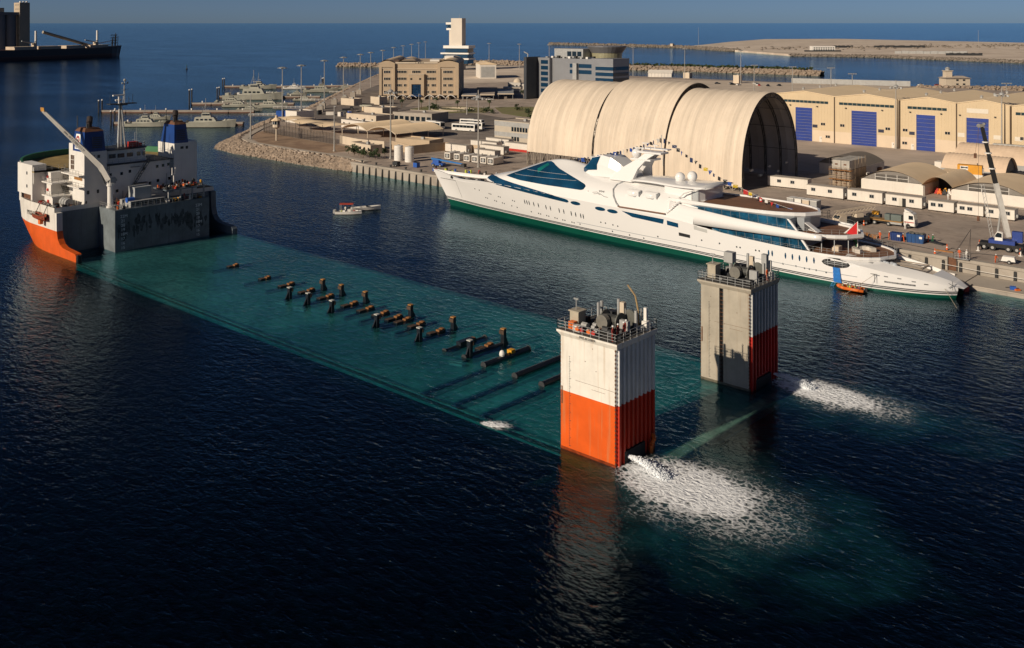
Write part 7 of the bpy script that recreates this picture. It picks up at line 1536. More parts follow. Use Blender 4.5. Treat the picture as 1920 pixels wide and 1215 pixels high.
def wallrun(label, pts, h, m, group='yard walls'):
    O = (*pts[0], Z0); t = T('boundary_wall', label, 'wall', O, 0, group)
    for a, b in zip(pts, pts[1:]):
        a = Vector((*a, 0))-Vector((O[0],O[1],0)); b = Vector((*b, 0))-Vector((O[0],O[1],0)); n = max(1, round((b-a).length/6))
        for i in range(n):
            p_, q_ = a.lerp(b,i/n), a.lerp(b,(i+1)/n); d_ = (b-a).normalized(); s_ = Vector((-d_.y,d_.x,0))*.12
            MB().ext([p_-s_, q_-s_-d_*.04, q_+s_-d_*.04, p_+s_], (0,0,h)).build('wall_panel', m, t)
wallrun('long cream wall below the car park vaults', [(-311,241.2),(-296,238.8),(-283,240.5)], 3.1, cream); wallrun('tan wall beside the water tanks', [(-283,244),(-266,238.6),(-264,254),(-248,256)], 3.1, beige); wallrun('cream wall beside the two storey office near the hangar', [(-275,330),(-246,296)], 3, cream)
boxb('tool_shed', 'small cream building with louvres behind the saplings', 'shed', -290, -276, 230, 235, 3.0, cream, R(-8), 5)
boxb('beige_block', 'flat tan roofed block next to the tan wall', 'building', -284, -268, 247, 256, 3.4, beige, R(10), 0, None, canopy_m)
for i, x in enumerate((-257.5,-251.9)):
    t = T('water_tank', ['left of two white cylindrical water tanks','right of two white cylindrical water tanks'][i], 'tank', (x, 225.2, Z0), 0, 'white water tanks'); MB().lathe(0,0,[(1.55,0),(1.55,5.0),(1.45,5.15),(.4,5.35)],22).build('body', white, t, False)
    for z in (.7,1.4,2.1,2.8,3.5,4.2): MB().lathe(0,0,[(1.57,z),(1.6,z+.04),(1.57,z+.08)],22).build('hoop', white, t)
    MB().lathe(0,0,[(.35,5.3),(.35,5.5),(.05,5.55)],10).build('lid', lgrey, t)
t = boxb('site_office', 'two storey grey and cream office beside the left end of the hangar', 'building', -267.4, -249, 284.5, 297, 8.7, mat('office_cream', (.48,.42,.34), .8, .06, .3), 0, 0)
for z in (1.4,5.2):
    for i in range(6 if z > 3 else 3): MB().box(9.2+i*1.45,9.2+i*1.45+1.05,-.1,0,z,z+1.7).build('window', pane, t)
MB().box(-.04,18.5,-.05,0,6.9,8.7).box(-.04,18.5,-.05,0,2.9,4.6).build('grey_band', lgrey, t)
for i, (x0, x1, y, lab, m) in enumerate(((-262,-251,252,'long white cabin left in the block by the tanks',None),(-250.5,-238.5,258.5,'long white cabin in the middle of the block by the tanks',None),(-262.5,-249,266,'white cabin at the back left of the block',None),(-248.5,-236.5,270,'white cabin with a red skirt near the hangar trusses',None),(-264,-252,276,'white cabin farthest back beside the site office',None),(-243,-233,248,'white cabin just behind the generator row',None))):
    c_ = portacabin(lab, x0, x1, y, 3.0, 3.1, [], 0, None, 'white cabins by the tanks')
    if i == 3: MB().box(0,x1-x0,-.03,0,.05,.9).box(x1-x0-.0,x1-x0+.05,-.03,3,.05,.9).build('red_skirt', red, c_)
for i, x in enumerate((-246.4,-241.8,-237.0,-233.2,-229.2,-225.8)):
    t = T('generator_unit', f'white generator set with a fan grille, {ORD[i]} from the left in the row', 'generator', (x, 238+i*.05, Z0), R(6), 'row of white generator sets'); MB().box(-1.25,1.25,0,5.6,.25,2.4).build('canopy', cabin_white, t); MB().box(-1.25,1.25,0,5.6,0,.25).build('skid', dark, t); MB().box(-.95,.95,-.05,0,.6,2.0).build('grille', dark, t); MB().tube((-.05,-.08,1.3),(-.05,-.04,1.3),.6,14).build('fan', lgrey, t); MB().tube((.6,3.5,2.4),(.6,3.5,3.0),.12).build('exhaust', dark, t)
t = T('boom_lift', 'blue telescopic boom lift lowered beside the quay edge', 'boom lift', (-236.5, 224.4, Z0), R(12)); wheelset(t, (-1.4,1.4), 1.1, .5); MB().box(-2.2,2.2,-1,1,.5,1.2).build('chassis', blue, t); MB().box(-1.8,.6,-.9,.9,1.2,2.2).build('turret', blue, t); MB().loft(beam(Vector((-2.8,0,2.5)), Vector((9.5,0,1.5)), .6, .6, .4, .4)).build('boom', mat('lift_blue', (.02,.16,.45), .5, .1, .8), t); MB().box(9.4,10.6,-.8,.8,.5,1.6).build('basket', dark, t)
t = T('compressor', 'dark wheeled compressor near the quay edge below the tanks', 'compressor', (-247.2, 215.2, Z0)); MB().box(-1.2,1.2,-.7,.7,.5,1.6).build('body', dark, t); wheelset(t, (-.6,.6), .7, .35); MB().tube((1.2,0,.8),(2.6,0,1.4),.06).build('drawbar', dark, t)
t = T('welding_set', 'small blue cabinet near the quay edge below the tanks', 'cabinet', (-240.3, 218, Z0)); MB().box(-.9,.9,-.7,.7,.1,1.6).build('body', blue, t); MB().box(-.95,.95,-.75,.75,1.6,1.7).build('lid', dark, t)
for i in range(7):
    t = T('bollard', f'squat mooring bollard, {ORD[i]} along the quay from the rocks', 'bollard', (-262+i*7.6, qy(-262+i*7.6)+1.2, Z0+.1), 0, 'mooring bollards'); MB().lathe(0,0,[(.45,0),(.3,.1),(.3,.5),(.45,.55),(.4,.75),(.1,.8)],10).build('post', dark, t)
rnd = random.Random(55)
for i in range(24):
    x = -232+i*1.25+rnd.uniform(-.4,.4); y = 214.5+rnd.uniform(0,5)+i*.28; m = rnd.choice([blue,dark,red,hivis,lgrey,white,dark])
    o = MB().lathe(0,0,[(.3,0),(.32,.15),(.32,.8),(.3,.95),(.1,1.0)],9).lathe(0,0,[(.34,.3),(.34,.36)],9).build('drum', m); o.location = (x, y, Z0); tag(o, {'blue_paint':'blue','dark_steel':'black','red_paint':'red','hi_vis_vest':'lime','light_grey_paint':'grey','white_paint':'white'}[m.name]+' drum on the quay behind the yacht bow, '+ORD[i]+' from the left', 'drum', 'drums on the quay')
def bus(label, loc, rz):
    t = T('coach', label, 'bus', loc, rz, 'white coaches'); MB().loft([[(x,-1.25,.45),(x,1.25,.45),(x,1.28,2.2),(x,1.15,3.3),(x,-1.15,3.3),(x,-1.28,2.2)] for x in (-6,-5.8,5.7,6)]).build('body', white, t)
    for s_ in (-1.3,1.22):
        for i in range(6): MB().box(-5.5+i*1.85,-5.5+i*1.85+1.75,s_,s_+.08,1.75,2.85).build('window', pane, t)
    MB().box(5.98,6.06,-1.1,1.1,1.5,2.95).build('windscreen', pane, t); wheelset(t, (-3.6,3.8), 1.15, .5); MB().box(-2,1.5,-.7,.7,3.3,3.55).build('air_conditioner', lgrey, t)
bus('white coach parked left, seen from its dark window side', (-323,304.4,Z0), R(-10)); bus('white coach with pale side nearest the big lamp post', (-304.6,304.8,Z0), R(12)); bus('white coach roof behind the nearest coach', (-308,313,Z0), R(12)); bus('white coach at the back of the coach park', (-317,322,Z0), R(10))
def car(label, loc, rz, m, group):
    t = T('car', label, 'car', loc, rz, group); MB().loft([[(x,-.85,.3),(x,.85,.3),(x,.87,h*.75),(x,.8,h),(x,-.8,h),(x,-.87,h*.75)] for x, h in ((-2.2,.75),(-1.9,.95),(2.0,.85),(2.25,.65))]).build('body', m, t); MB().loft([[(-1.7,-.8,.93),(.9,-.8,.93),(.9,.8,.93),(-1.7,.8,.93)],[(-1.2,-.65,1.5),(.2,-.65,1.5),(.2,.65,1.5),(-1.2,.65,1.5)]]).build('cabin', pane, t); MB().box(-1.15,.15,-.64,.64,1.5,1.54).build('roof', m, t)
    for x in (-1.4,1.4):
        for y in (-.82,.82): MB().tube((x,y-.1,.32),(x,y+.1,.32),.32,10).build('wheel', black, t)
car('white car under the car port beside the office block', (*G(-14,604),Z0), YAW+R(10), white, 'parked cars')
for i, (x, y, c_) in enumerate([(-394,674,0),(-384,678,1),(-379.6,672.3,2),(-373.6,670.5,3),(-366,686,1),(-362,679,3),(-359.4,676.2,4),(-352,676,2),(-347,684,0),(-370,690,3)]):
    car('car parked in the sandy lot beyond the hangar, '+ORD[i]+' from the left', (x, y, Z0), R(40+i*13), [dark,lgrey,black,white,red][c_], 'cars in the sandy lot')
car('red car beside the lookout house on the rocks', (*G(323,741),Z0), R(60), red, 'cars by the lookout house'); car('white car at the left of the lookout house', (*G(312,745),Z0), R(60), white, 'cars by the lookout house')
t = T('event_tent', 'white ribbed marquee on the far quay beyond the hangar', 'tent', (-492,722,Z0), R(25)); MB().box(0,21,0,11,0,3.4).build('wall', cabin_white, t); MB().ext([(-.3,-.3,3.4),(-.3,11.3,3.4),(-.3,5.5,6.2)], (21.6,0,0)).build('roof', cabin_white, t)
for i in range(8): MB().box(.2+i*2.9,.45+i*2.9,-.08,0,0,3.4).build('rib', lgrey, t)
boxb('harbour_hut', 'small cream hut right of the white marquee', 'hut', -458, -452, 726, 731, 4.5, cream); boxb('harbour_hut', 'cream box hut near the parked cars on the far quay', 'hut', -391, -386, 693, 698, 6, cream)
fence('pale sheet fence along the far right quay', [(*G(222,775),Z0),(*G(300,735),Z0)], 4, 'sheet fences', 8, alu, lgrey, 'sheet_fence')
t = T('lookout_house', 'two storey cream lookout house with a small tower on the rocky point', 'house', (*G(326,733),Z0), YAW); MB().box(0,18,0,12,0,6.2).build('wall', cream, t); MB().loft([[(-1,-1,6.2),(19,-1,6.2),(19,13,6.2),(-1,13,6.2)],[(3,5,7.8),(15,5,7.8),(15,7,7.8),(3,7,7.8)]]).build('roof', roof_grey, t); MB().box(1,6,3,8,6.2,11.5).build('tower', cream, t); MB().box(.4,6.6,2.4,8.6,11.5,11.9).build('tower_roof', cream, t); MB().lathe(3.5,5.5,[(1.6,11.9),(1.7,13.2),(2.2,13.4),(.2,14.6)],8).build('lantern', lgrey, t)
for x in (8.5,13.5):
    for z in (1.2,4.2): MB().box(x-.9,x+.9,-.08,0,z,z+1.2).build('window', pane, t)
breakwater('breakwater', 'rocky bank below the lookout house', [G(300,722), G(335,716), G(372,712)], 14, 4.2, 1.5, 300, rock_m, 19)

# ---------------------------------------------------------------- planting
def palm(label, loc, h, seed):
    r_ = random.Random(seed); t = T('palm_tree', label, 'palm', loc, 0, 'palms in the office garden'); MB().loft([[(.22*(1-.4*k/6)*math.cos(a)+.05*k*.3, .22*(1-.4*k/6)*math.sin(a), h*k/6) for a in [math.pi/3*i for i in range(6)]] for k in range(7)]).build('trunk', trunk_m, t); mb = MB()
    for i in range(26):
        a = 2*math.pi*i/26+r_.random()*.3; el = r_.uniform(-.3,1.1); L = r_.uniform(1.7,2.6); prev = Vector((.1,0,h)); side = Vector((-math.sin(a),math.cos(a),0))
        for k in range(5):
            e2 = el-.42*k; q = prev+Vector((math.cos(a)*math.cos(e2),math.sin(a)*math.cos(e2),math.sin(e2)))*L/5; w = (.34,.42,.4,.3,.14,.04)
            mb.poly([prev-side*w[k], prev+side*w[k]*.1, q+side*w[k+1]*.1, q-side*w[k+1]]); mb.poly([prev+side*w[k], prev, q, q+side*w[k+1]]); prev = q
    mb.build('crown', leaf, t)
for i, (x, y) in enumerate([(-418,368),(-411,388),(-401.5,367.7),(-390.5,385),(-378,398),(-345,405),(-333,388),(-322,414),(-305,410)]):
    palm('palm tree in the office garden, '+ORD[i]+' from the left', (x, y, Z0), 3.8+.3*(i % 3), i)
def bush(name, label, cat, loc, s_, h, seed, group, n=120, trunk=True):
    r_ = random.Random(seed); t = T(name, label, cat, loc, r_.random()*6, group); mb = MB()
    cl = [(r_.gauss(0,.45)*s_, r_.gauss(0,.45)*s_, h*(.45+.5*r_.random()), r_.uniform(.35,.6)*s_) for _ in range(7)]
    for i in range(n):
        cx, cy, cz, cr = r_.choice(cl); d_ = Vector((r_.gauss(0,1),r_.gauss(0,1),r_.gauss(0,1))).normalized()*cr*r_.random()**.4; c = Vector((cx,cy,cz))+d_; u = Vector((r_.gauss(0,1),r_.gauss(0,1),r_.gauss(0,.6))).normalized()*.22*s_; w = u.orthogonal().normalized()*.13*s_
        mb.poly([c-u, c+w, c+u, c-w])
    mb.build('crown', leaf, t)
    if trunk:
        tm = MB().tube((0,0,0),(0,0,h*.6),.08*s_,6,.04*s_)
        for c_ in cl[:4]: tm.tube((0,0,h*.4),c_[:3],.035*s_,4)
        tm.build('trunk', trunk_m, t)
for i, (x, y) in enumerate([(-283,223.4),(-281,224.6),(-279,222.8),(-276.5,223),(-273.6,221.6),(-271.2,220.6),(-268.9,221.5),(-266.8,223.2),(-265.6,221.4),(-264.5,225)]): bush('sapling', 'sapling by the waterside path, '+ORD[i]+' from the left', 'tree', (x, y, Z0), 1.2+.3*(i % 3), 3.0+.5*(i % 2), 40+i, 'saplings by the path')
for i, (x, y) in enumerate(sorted([(-404+rnd.random()*96, 358+rnd.random()*60) for _ in range(14)], key=bear)):
    bush('garden_shrub', 'low green shrub in the garden before the office block, '+ORD[i]+' from the left', 'shrub', (x, y, Z0), 1.6+rnd.random(), 1.5, 70+i, 'shrubs in the office garden', 90, False)
for i in range(12):
    x, y = G(8+i*2.6, 655+rnd.random()*20); bush('garden_shrub', 'dark green shrub below the grey office block, '+ORD[i]+' from the left', 'shrub', (x, y, Z0), 2.2, 2.0, 90+i, 'shrubs below the grey block', 90, False)

# ---------------------------------------------------------------- lamp posts
def lamp_mesh(h, kind):
    ps = MB().tube((0,0,0),(0,0,h),.32,8,.16).tube((0,0,0),(0,0,.5),.5,8).mesh('post', pole_m)
    hd = MB()
    if kind == 'ring':
        hd.lathe(0,0,[(.3,h-.6),(1.7,h-.35),(1.8,h),(.5,h+.25)],10)
        for i in range(6): a = math.pi/3*i; hd.cbox(2.0*math.cos(a),2.0*math.sin(a),h-.35,.7,.5,.35,a)
    elif kind == 'big':
        hd.tube((-2.2,0,h-2.6),(2.2,0,h-2.6),.12,5).tube((0,-2.2,h-2.6),(0,2.2,h-2.6),.12,5).lathe(0,0,[(.25,h-3),(.9,h-2.6),(.9,h-2),(.2,h-1.6)],10)
        for i in range(6): a = math.pi/3*i; hd.cbox(2.0*math.cos(a),2.0*math.sin(a),h-2.9,.7,.5,.6,a)
    elif kind == 'tee':
        hd.tube((-2,0,h),(2,0,h),.12,5)
        for x in (-1.8,-.6,.6,1.8): hd.cbox(x,-.2,h-.1,.7,.5,.5)
    else: hd.cbox(.5,0,h,1.2,.35,.2)
    return ps, hd.mesh('lamp_head', alu)
LM = {}
def lamp(label, x, y, h, kind, group, rz=0, z=Z0):
    k = (round(h,1), kind)
    if k not in LM: LM[k] = lamp_mesh(h, kind)
    t = T('lamp_post', label, 'lamp post', (x, y, z), rz, group); inst('post', LM[k][0], t); inst('lamp_head', LM[k][1], t)
lamp('tall flood light mast behind the two white tanks', -262.2, 225.6, 26.1, 'big', 'flood light masts'); lamp('tall flood light mast rising behind the yacht bow', -225.2, 231.8, 25.6, 'big', 'flood light masts'); lamp('flood light mast between the second and third warehouse', -141.0, 372.6, 26.0, 'big', 'flood light masts'); lamp('flood light mast by the fourth warehouse', -103.4, 371.5, 25.0, 'big', 'flood light masts')
lamp('thin pole on the spit left of the watchtower', -350.7, 226.1, 18.5, 'plain', 'thin poles'); lamp('thin pole at the right end of the dirt yard', -292.9, 224.6, 16.8, 'plain', 'thin poles')
for i, (x, y) in enumerate([(-387.5,260.6),(-420,300.9),(-464,348.6),(-498.5,389.5),(-535.7,433.2),(-565,466.8),(-602.2,509.9),(-666.3,576.8),(-708.2,625),(-751.6,674.9),(-800.5,729.6),(-835.8,772.1)]):
    xx, yy = (x, y) if i else (-405, 279)
    lamp('ring headed lamp mast on the shore road, '+ORD[i]+' counted from the spit', xx, yy, 26, 'ring', 'ring headed lamp masts')
for i, (x, y, lab) in enumerate([(-723.5,761.2,'on the sand lot right of the control tower'),(-676.2,757.1,'on the sand lot left of the grey block'),(-630.7,751.2,'directly behind the grey block'),(-514,730.6,'left of the white marquee'),(-449.3,714.5,'right of the white marquee'),(-382.1,689.1,'beside the sandy car lot')]): lamp('slim ring headed lamp mast '+lab, x, y, 26, 'ring', 'slim lamp masts')
for i, (x, y, lab) in enumerate([(-291.6,542.3,'first'),(-264.2,537.7,'second'),(-241.5,539.8,'third'),(-205.5,484.6,'fourth'),(-123.9,451.7,'last')]): lamp(f'{lab} tee headed flood light rising behind the warehouse roofs', x, y, 22, 'tee', 'tee headed flood lights', YAW)
lamp('thin mast on the sand island beyond the breakwater', *G(405, 2120), 38, 'plain', 'thin masts far off', 0, 3); lamp('thin mast at the right of the sand island', *G(860, 1800), 34, 'plain', 'thin masts far off', 0, 3)
for i, (x, y) in enumerate([(-395,360),(-378,352),(-407,352),(-360,362)]): lamp(f'short garden lamp before the office block, {ORD[i]} of four', x, y, 9, 'plain', 'garden lamps')

# ---------------------------------------------------------------- piers and patrol boats
pier_m = mat('pier_concrete', (.38,.33,.28), .85, .15, .2); pier_d = mat('pier_skirt', (.17,.085,.06), .8, .25, .4)
def pier(label, d, r0, r1, w=3.4, pile=5.5):
    t = T('floating_pier', label, 'pier', (*G(r0, d), 0), YAW, 'floating piers'); L = r1-r0; n = max(1, round(L/14))
    for i in range(n): a, b = L*i/n, L*(i+1)/n; MB().box(a+.1,b-.1,0,w,.7,1.5).build('deck_slab', pier_m, t); MB().box(a+.3,b-.3,.15,w-.15,-.8,.7).build('pontoon', pier_d, t)
    for y in (-.6,w+.6):
        MB().tube((-.5,y,-3),(-.5,y,1.5+pile),.42,8).build('pile', mat('black_pile', (.03,.027,.025), .7, .3, 1), t); MB().lathe(-.5,y,[(.5,1.4+pile),(.4,1.9+pile),(.05,2.1+pile)],8).build('pile_cap', white, t)
    for i in range(n): MB().cbox(L*(i+.5)/n,w-.5,2.0,.6,.5,1.0).build('service_post', white, t)
pier('long floating pier nearest the spit, behind the grey patrol boats', 552, -233, -146); pier('short floating pier with two patrol boats in front', 486, -199, -134); pier('floating pier ending in a tall pile frame', 604, -199, -135, 3.4, 8); pier('floating pier in front of the large grey ship', 661, -199, -130); pier('farthest floating pier below the breakwater', 768, -227, -150); pier('short far pier near the shore lamps', 775, -150, -112)
def patrol(label, r_, d, L, Wd, m, rz=0, cabin=1.0, white_house=False):
    t = T('patrol_boat', label, 'boat', (*G(r_, d), 0), YAW+rz, 'moored patrol boats'); H_ = L*.075
    rg = []
    for i in range(15):
        u = i/14; w = Wd/2*(1-max(0,u-.55)**2/(.45**2))*(.92+.08*min(1,u*5)); w = max(.04,w); x = -L/2+L*u; hz = H_*(1+.75*u*u)
        rg.append([(x,-w,hz),(x-.02*L*(u > .9),-w*.82,.2),(x-.04*L*(u > .9),0,-.6),(x-.02*L*(u > .9),w*.82,.2),(x,w,hz)])
    MB().loft(rg, closed=False).poly(rg[0][::-1]).build('hull', m, t); MB().loft([[(r0[0][0],r0[0][1]*.96,r0[0][2]-.35),(r0[4][0],r0[4][1]*.96,r0[4][2]-.35)] for r0 in rg[:-1]], closed=False).build('deck', mat('boat_deck', (.28,.27,.23), .7, .15, .6), t)
    hm = white if white_house else m; h1 = H_*1.1; k = L/24
    c = MB().loft([[(-.18*L,-Wd*.33,h1),(.2*L,-Wd*.3,h1),(.2*L,Wd*.3,h1),(-.18*L,Wd*.33,h1)],[(-.16*L,-Wd*.31,h1+2.0*k*cabin),(.14*L,-Wd*.27,h1+2.0*k*cabin),(.14*L,Wd*.27,h1+2.0*k*cabin),(-.16*L,Wd*.31,h1+2.0*k*cabin)]]).build('deckhouse', hm, t)
    z2 = h1+2.0*k*cabin
    MB().loft([[(-.06*L,-Wd*.25,z2),(.1*L,-Wd*.24,z2),(.1*L,Wd*.24,z2),(-.06*L,Wd*.25,z2)],[(-.05*L,-Wd*.23,z2+1.7*k),(.07*L,-Wd*.21,z2+1.7*k),(.07*L,Wd*.21,z2+1.7*k),(-.05*L,Wd*.23,z2+1.7*k)]]).build('bridge', hm, t)
    for i in range(4): MB().box(-.04*L+i*.03*L,-.017*L+i*.03*L,-Wd*.25,-Wd*.235,z2+.7*k,z2+1.3*k).build('window', pane, t)
    for i in range(4): MB().box(-.14*L+i*.07*L,-.1*L+i*.07*L,-Wd*.335,-Wd*.31,h1+.8*k,h1+1.4*k).build('window', pane, t)
    z3 = z2+1.7*k; MB().tube((0,0,z3),(0,0,z3+5.6*k),.1*k,5).tube((-.6*k,-.8*k,z3+1.6*k),(.6*k,.8*k,z3+1.6*k),.06*k,4).tube((0,-.8*k,z3+2.6*k),(0,.8*k,z3+2.6*k),.06*k,4).tube((0,-.5*k,z3+4*k),(0,.5*k,z3+4*k),.06*k,4).tube((-1.2*k,0,z3),(0,0,z3+3.5*k),.06*k,4).build('mast', alu, t); MB().cbox(.02*L,0,z3+1.0*k,1.5*k,.25*k,.25*k,.5).build('radar', white, t)
    MB().lathe(.32*L,0,[(.55*k,H_*1.2),(.45*k,H_*1.2+.9*k),(.1,H_*1.2+1.1*k)],8).tube((.32*L,0,H_*1.2+.6*k),(.39*L,0,H_*1.2+1.0*k),.09*k,5).build('bow_gun', m, t); MB().tube((-.3*L,-.5,H_+.6),(-.3*L,.5,H_+.6),.5*k,8).build('stern_winch', dark, t)
    MB().box(-.46*L,-.4*L,-Wd*.3,Wd*.3,H_*.8,H_*1.5).build('stern_locker', hm, t)
patrol('slim grey patrol boat moored behind the heavy lift ship mast', -180.5, 480, 23, 5, navy_ship); patrol('longer grey patrol boat moored nearest the spit', -150, 478, 30, 6, navy_ship); patrol('large grey naval ship with a tall mast and flared bow', -172, 650, 40, 8.5, navy_ship, 0, 1.25, False); patrol('white hulled boat lying behind the large grey ship', -178, 676, 26, 6, white, 0, 1.2, True); patrol('small grey patrol boat in front of the large naval ship', -166, 592, 19, 4.6, navy_ship); patrol('grey patrol boat moored by the blue boxes', -141, 720, 26, 6, navy_ship, R(4)); patrol('small pale boat beside the covered cabinet', -152, 690, 14, 4, navy_ship); patrol('grey motor launch at the root of the long pier', -152, 566, 15, 4, navy_ship); patrol('grey launch behind the slim patrol boat', -188, 515, 16, 4, navy_ship)
t = T('blue_store', 'pair of blue storage boxes on the shore beside the ring lamps', 'container', (-423, 287.6, Z0), R(42)); MB().box(0,3.6,0,2.6,0,3).build('box', blue, t); MB().box(4.2,7.8,0,2.6,0,3).build('box', blue, t); MB().box(3.6,4.2,.6,2.4,0,2.6).build('link_panel', timber, t)
for i, (r_, d) in enumerate(((-128,520),(-126,565),(-121,620),(-117,690))):
    t = T('access_brow', f'{ORD[i]} railed access bridge between the shore and the piers', 'bridge', (*G(r_, d), 0), YAW+R(5), 'access bridges'); MB().box(-12,8,-.9,.9,1.5,1.75).build('walkway', pier_m, t); rail([(-12,-.9,1.75),(8,-.9,1.75)], t, off=(0,0,0), m=white, r=.07, step=2.5); rail([(-12,.9,1.75),(8,.9,1.75)], t, off=(0,0,0), m=white, r=.07, step=2.5)
for i, (x, y) in enumerate([(-444,330),(-462,352),(-478,372),(-500,396),(-430,318),(-516,414)]): boxb('pier_hut', f'small concrete hut on the shore by the piers, {ORD[i]} of six', 'hut', x, x+3.2, y, y+2.6, 2.8, concrete, R(42), 0, 'shore huts')
for i, (x, y) in enumerate([(-412,322),(-420,330),(-402,318),(-428,340),(-408,340)]):
    t = T('boat_trailer', f'dark equipment trailer on the shore road, {ORD[i]} of five', 'trailer', (x, y, Z0), R(20+i*40), 'equipment trailers'); MB().box(-2.2,2.2,-.8,.8,.7,1.6).build('load', dark, t); wheelset(t, (-1,.8), .85, .4); MB().tube((2.2,0,.8),(4,0,.5),.08).build('drawbar', dark, t)
t = T('dinghy', 'grey dinghy lying ashore on the road by the guard huts', 'boat', (-430, 352, Z0+.5), R(10)); small_hull(t, 8, 2.4, 1.0, navy_ship)

# ---------------------------------------------------------------- bulk carrier and silos at the far left
v_ = Vector(G(-604,1505))-Vector(G(-740,1215)); az = math.atan2(v_.y, v_.x); bo = G(-604,1500)
t = T('bulk_carrier', 'dark navy bulk carrier with grain loaders lying at the silo berth', 'ship', (*bo, 0), az); L = 250; rg = []
hm = split_mat('navy_red_hull', 5.4, (.075,.03,.03), (.016,.02,.035), .55, .3)
for i in range(20):
    u = i/19; x = -L*(1-u); w = 15*(1-max(0,(u-.86)/.14)**2)+.05; hz = 14+2.5*max(0,(u-.8)/.2)
    rg.append([(x+(5*max(0,(u-.9)/.1)),-w,hz),(x,-w*.97,4),(x,-w*.9,-3),(x,w*.9,-3),(x,w*.97,4),(x+(5*max(0,(u-.9)/.1)),w,hz)])
MB().loft(rg).build('hull', hm, t); MB().box(-L,-14,-13,13,14.0,14.2).build('deck', mat('rust_deck', (.15,.07,.05), .8, .3, .1), t)
for i in range(4): hx = -62-i*42; MB().box(hx,hx+33,-9,9,14.2,18.4).build('hatch_cover', mat('hatch_tan', (.60,.48,.36), .7, .15, .1), t)
for x in (-44,-150):
    c = MB().tube((x,-3,14),(x,-3,40),1.7,10,1.4).build('cargo_crane', white, t); MB().box(x-6,x-1,-6,-1,16,23).build('crane_house', cream, c); MB().tube((x,-3,26),(x-9,-6,20),.6,5).tube((x,-3,22),(x-24,-5,26),.8,5).build('jib', lgrey, c)
MB().tube((-128,10,38),(-52,2,17),2.2,8).build('loading_spout', mat('spout_tan', (.33,.29,.22), .6, .15, .1), t)
MB().box(-36,-22,-6,6,17.5,18.6).box(-30,-28,-1,1,14,17.6).box(-40,-38,-2,2,14.2,17).build('bow_platform', lgrey, t)
mb = MB()
for i in range(7):
    x = -16+i*1.9; mb.tube((x,-2+i % 3,16),(x+1,-2+i % 3,36-abs(i-4)*2.4),.45,5)
    for k in range(4): mb.tube((x-2,-1,20+k*4),(x+3,1,21+k*4),.3,4)
mb.build('loader_gantry', dark, t); mb = MB()
for k in range(9): mb.tube((-52+k*4,0,19+k*.55),(-48+k*4,0,19.5+k*.55),.35,4).tube((-52+k*4,0,17.4+k*.55),(-48+k*4,0,19.5+k*.55),.25,4)
mb.build('conveyor', rust, t)
MB().box(-248,-224,-12,12,14,30).box(-245,-228,-14,14,30,33).build('accommodation', white, t); MB().tube((-232,0,33),(-232,0,42),.5).build('mast', white, t); MB().loft([[(-219,-4,31),(-213,-4,30),(-213,4,30),(-219,4,31)],[(-218,-3,33),(-214,-3,32),(-214,3,32),(-218,3,33)]]).build('lifeboat', white, t)
t = T('grain_silo', 'huge grey concrete grain silo block rising above the horizon at the left', 'silo', (*G(-846,1600), 0), R(88)); shade = mat('silo_concrete', (.22,.21,.215), .85, .08, .03); st_ = mat('silo_tan', (.46,.37,.27), .85, .06, .05)
for i in range(7): MB().lathe(-74+i*16.5,8,[(8.6,0),(8.6,64)],20).build('silo_cell', shade, t)
MB().box(-84,35.8,-1,24,64,69).build('silo_head', shade, t); MB().box(36,52,-2.5,24,0,85).build('elevator_tower', st_, t); MB().box(-60,14,4,20,69,76).build('conveyor_house', st_, t)
for i in range(4):
    for z in (73,80): MB().box(35.9,36,1+i*5,2.2+i*5,z,z+2.2).build('window', pane, t)
for x in (39,44,49): MB().box(x,x+2.0,4,8,85,87.5).build('roof_vent', white, t)
sheet('silo_quay', [G(-1080,1530), G(-830,1530), G(-790,1800), G(-1080,1800)], concrete, 4.0)
# sand island details
t = T('white_terminal', 'low white building with a row of windows on the sand island', 'building', (*G(505,1640), 3), YAW); MB().box(0,38,0,16,0,9).build('wall', white, t); MB().box(-14,46,-6,0,0,2.2).build('plinth_wall', dark, t)
for i in range(9): MB().box(2+i*4,4.4+i*4,-.1,0,5.2,7).build('window', pane, t); MB().box(2+i*4,4.4+i*4,-.1,0,2,3.8).build('window', pane, t)
for i, (r0, r1, d0, d1, h, m, lab) in enumerate(((600,700,1530,1500,4,lgrey,'pale sheet fence in the middle of the sand island'),(640,690,1440,1432,3.5,dark,'short dark wall on the sand island'),(780,930,1470,1520,5,dark,'long dark sloping wall at the right of the sand island'),(620,660,1890,1890,4,dark,'dark row of stacks on the far side of the island'),(705,800,1900,1890,4,dark,'longer dark row of stacks on the far side of the island'))):
    t = T('site_wall', lab, 'wall', (*G(r0,d0), 3), 0, 'walls on the sand island'); e = Vector(G(r1,d1))-Vector(G(r0,d0)); n = 10
    for k in range(n): a, b = e*k/n, e*(k+.94)/n; MB().ext([(a.x,a.y,0),(b.x,b.y,0),(b.x+.4,b.y+.8,0),(a.x+.4,a.y+.8,0)], (0,0,h*(1+.15*(k % 2)))).build('panel', m, t)
t = T('buoy', 'small navigation buoy far out in the left channel', 'buoy', (*G(-360,1080), 0)); MB().lathe(0,0,[(1.1,-.3),(1.2,.6),(.3,.9),(.2,3.4),(.4,3.6),(.05,4.2)],10).build('body', dark, t); MB().lathe(0,0,[(.42,3.3),(.42,3.9)],8).build('lamp', green, t)
t = T('control_hut', 'stumpy signal hut at the root of the long breakwater', 'hut', (*G(330,2010), 3)); MB().box(-3,3,-3,3,0,5).build('wall', cream, t); MB().box(-3.4,3.4,-3.4,3.4,5,5.6).build('roof', roof_grey, t)

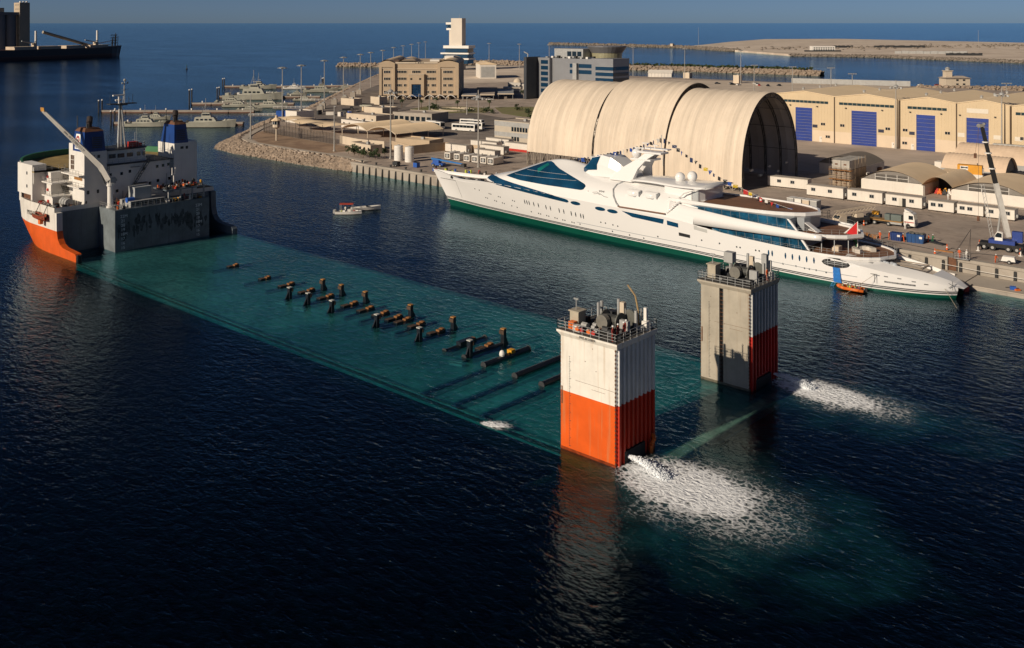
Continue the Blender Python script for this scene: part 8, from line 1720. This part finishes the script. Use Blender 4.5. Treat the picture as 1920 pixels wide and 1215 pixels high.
# ---------------------------------------------------------------- more moored craft and yard clutter
patrol('grey patrol boat tucked behind the pile frame', -178, 618, 20, 4.8, navy_ship, R(3)); patrol('grey landing craft at the farthest pier', -196, 755, 28, 7, navy_ship, 0, .7); patrol('small dark patrol boat below the shore lamps', -128, 748, 16, 4.2, navy_ship, R(6)); patrol('white launch moored at the farthest pier', -168, 752, 18, 4.6, white, 0, .9, True); patrol('grey launch near the access bridges', -136, 640, 15, 4, navy_ship, R(-4)); patrol('grey patrol boat lying stern to the second access bridge', -146, 588, 22, 5, navy_ship)
rnd = random.Random(101)
spots = [(-420+rnd.random()*50, 300+rnd.random()*50) for _ in range(12)]+[(-395+rnd.random()*30, 318+rnd.random()*24) for _ in range(6)]
for i, (x, y) in enumerate(sorted(spots, key=bear)):
    t = T('equipment_crate', f'equipment crate on the shore road, {ORD[i]} from the left', 'crate', (x, y, Z0), rnd.random()*3, 'crates on the shore road'); L, w, h = rnd.uniform(1.5,4.5), rnd.uniform(1.2,2.4), rnd.uniform(1.2,2.8); m = rnd.choice([dark,lgrey,cabin_white,concrete,blue,dark,canopy_m])
    MB().box(-L/2,L/2,-w/2,w/2,.15,h).build('body', m, t); MB().box(-L/2-.05,L/2+.05,-w/2-.05,w/2+.05,h,h+.1).build('lid', roof_grey, t); MB().box(-L/2,-L/2+.2,-w/2,w/2,0,.15).box(L/2-.2,L/2,-w/2,w/2,0,.15).build('skid', dark, t)
spots = [(-132+rnd.random()*26, 300+rnd.random()*16) for _ in range(9)]+[(-120+rnd.random()*30, 286+rnd.random()*10) for _ in range(7)]+[(-262+rnd.random()*30, 300+rnd.random()*40) for _ in range(8)]
for i, (x, y) in enumerate(sorted(spots, key=bear)):
    t = T('yard_bin', f'yard container or bin among the sheds, {ORD[i]} from the left', 'container', (x, y, Z0), rnd.choice([0,R(90),R(10),R(-15)]), 'bins among the sheds'); L, w, h = rnd.uniform(1.5,6), rnd.uniform(1.4,2.5), rnd.uniform(1.2,2.6); m = rnd.choice([lgrey,cabin_white,dark,rust,blue,cream,concrete])
    MB().box(-L/2,L/2,-w/2,w/2,.12,h).build('body', m, t); MB().box(-L/2-.04,L/2+.04,-w/2-.04,w/2+.04,h,h+.08).build('lid', m, t); MB().box(-L/2,L/2,-w/2-.06,-w/2,h*.4,h*.5).build('rubbing_strip', dark, t)
rope_m = mat('cable_black', (.03,.03,.03), .7, 0)
for i, pts in enumerate([[(-92,213.6),(-86,212.9),(-79,213.4),(-72,212)],[(-70,216),(-66,214),(-60,215.6),(-55,213)],[(-108,222),(-101,219),(-97,217.4),(-92,218)]]):
    t = T('ground_cable', ['black hose snaking along the quay edge past the skips','black cable lying in front of the blue crane','black hose lying behind the gangway'][i], 'cable', (*pts[0], Z0), 0, 'hoses on the quay'); MB().path([(x-pts[0][0], y-pts[0][1], .06) for x, y in pts], .07, 5).build('hose', rope_m, t)
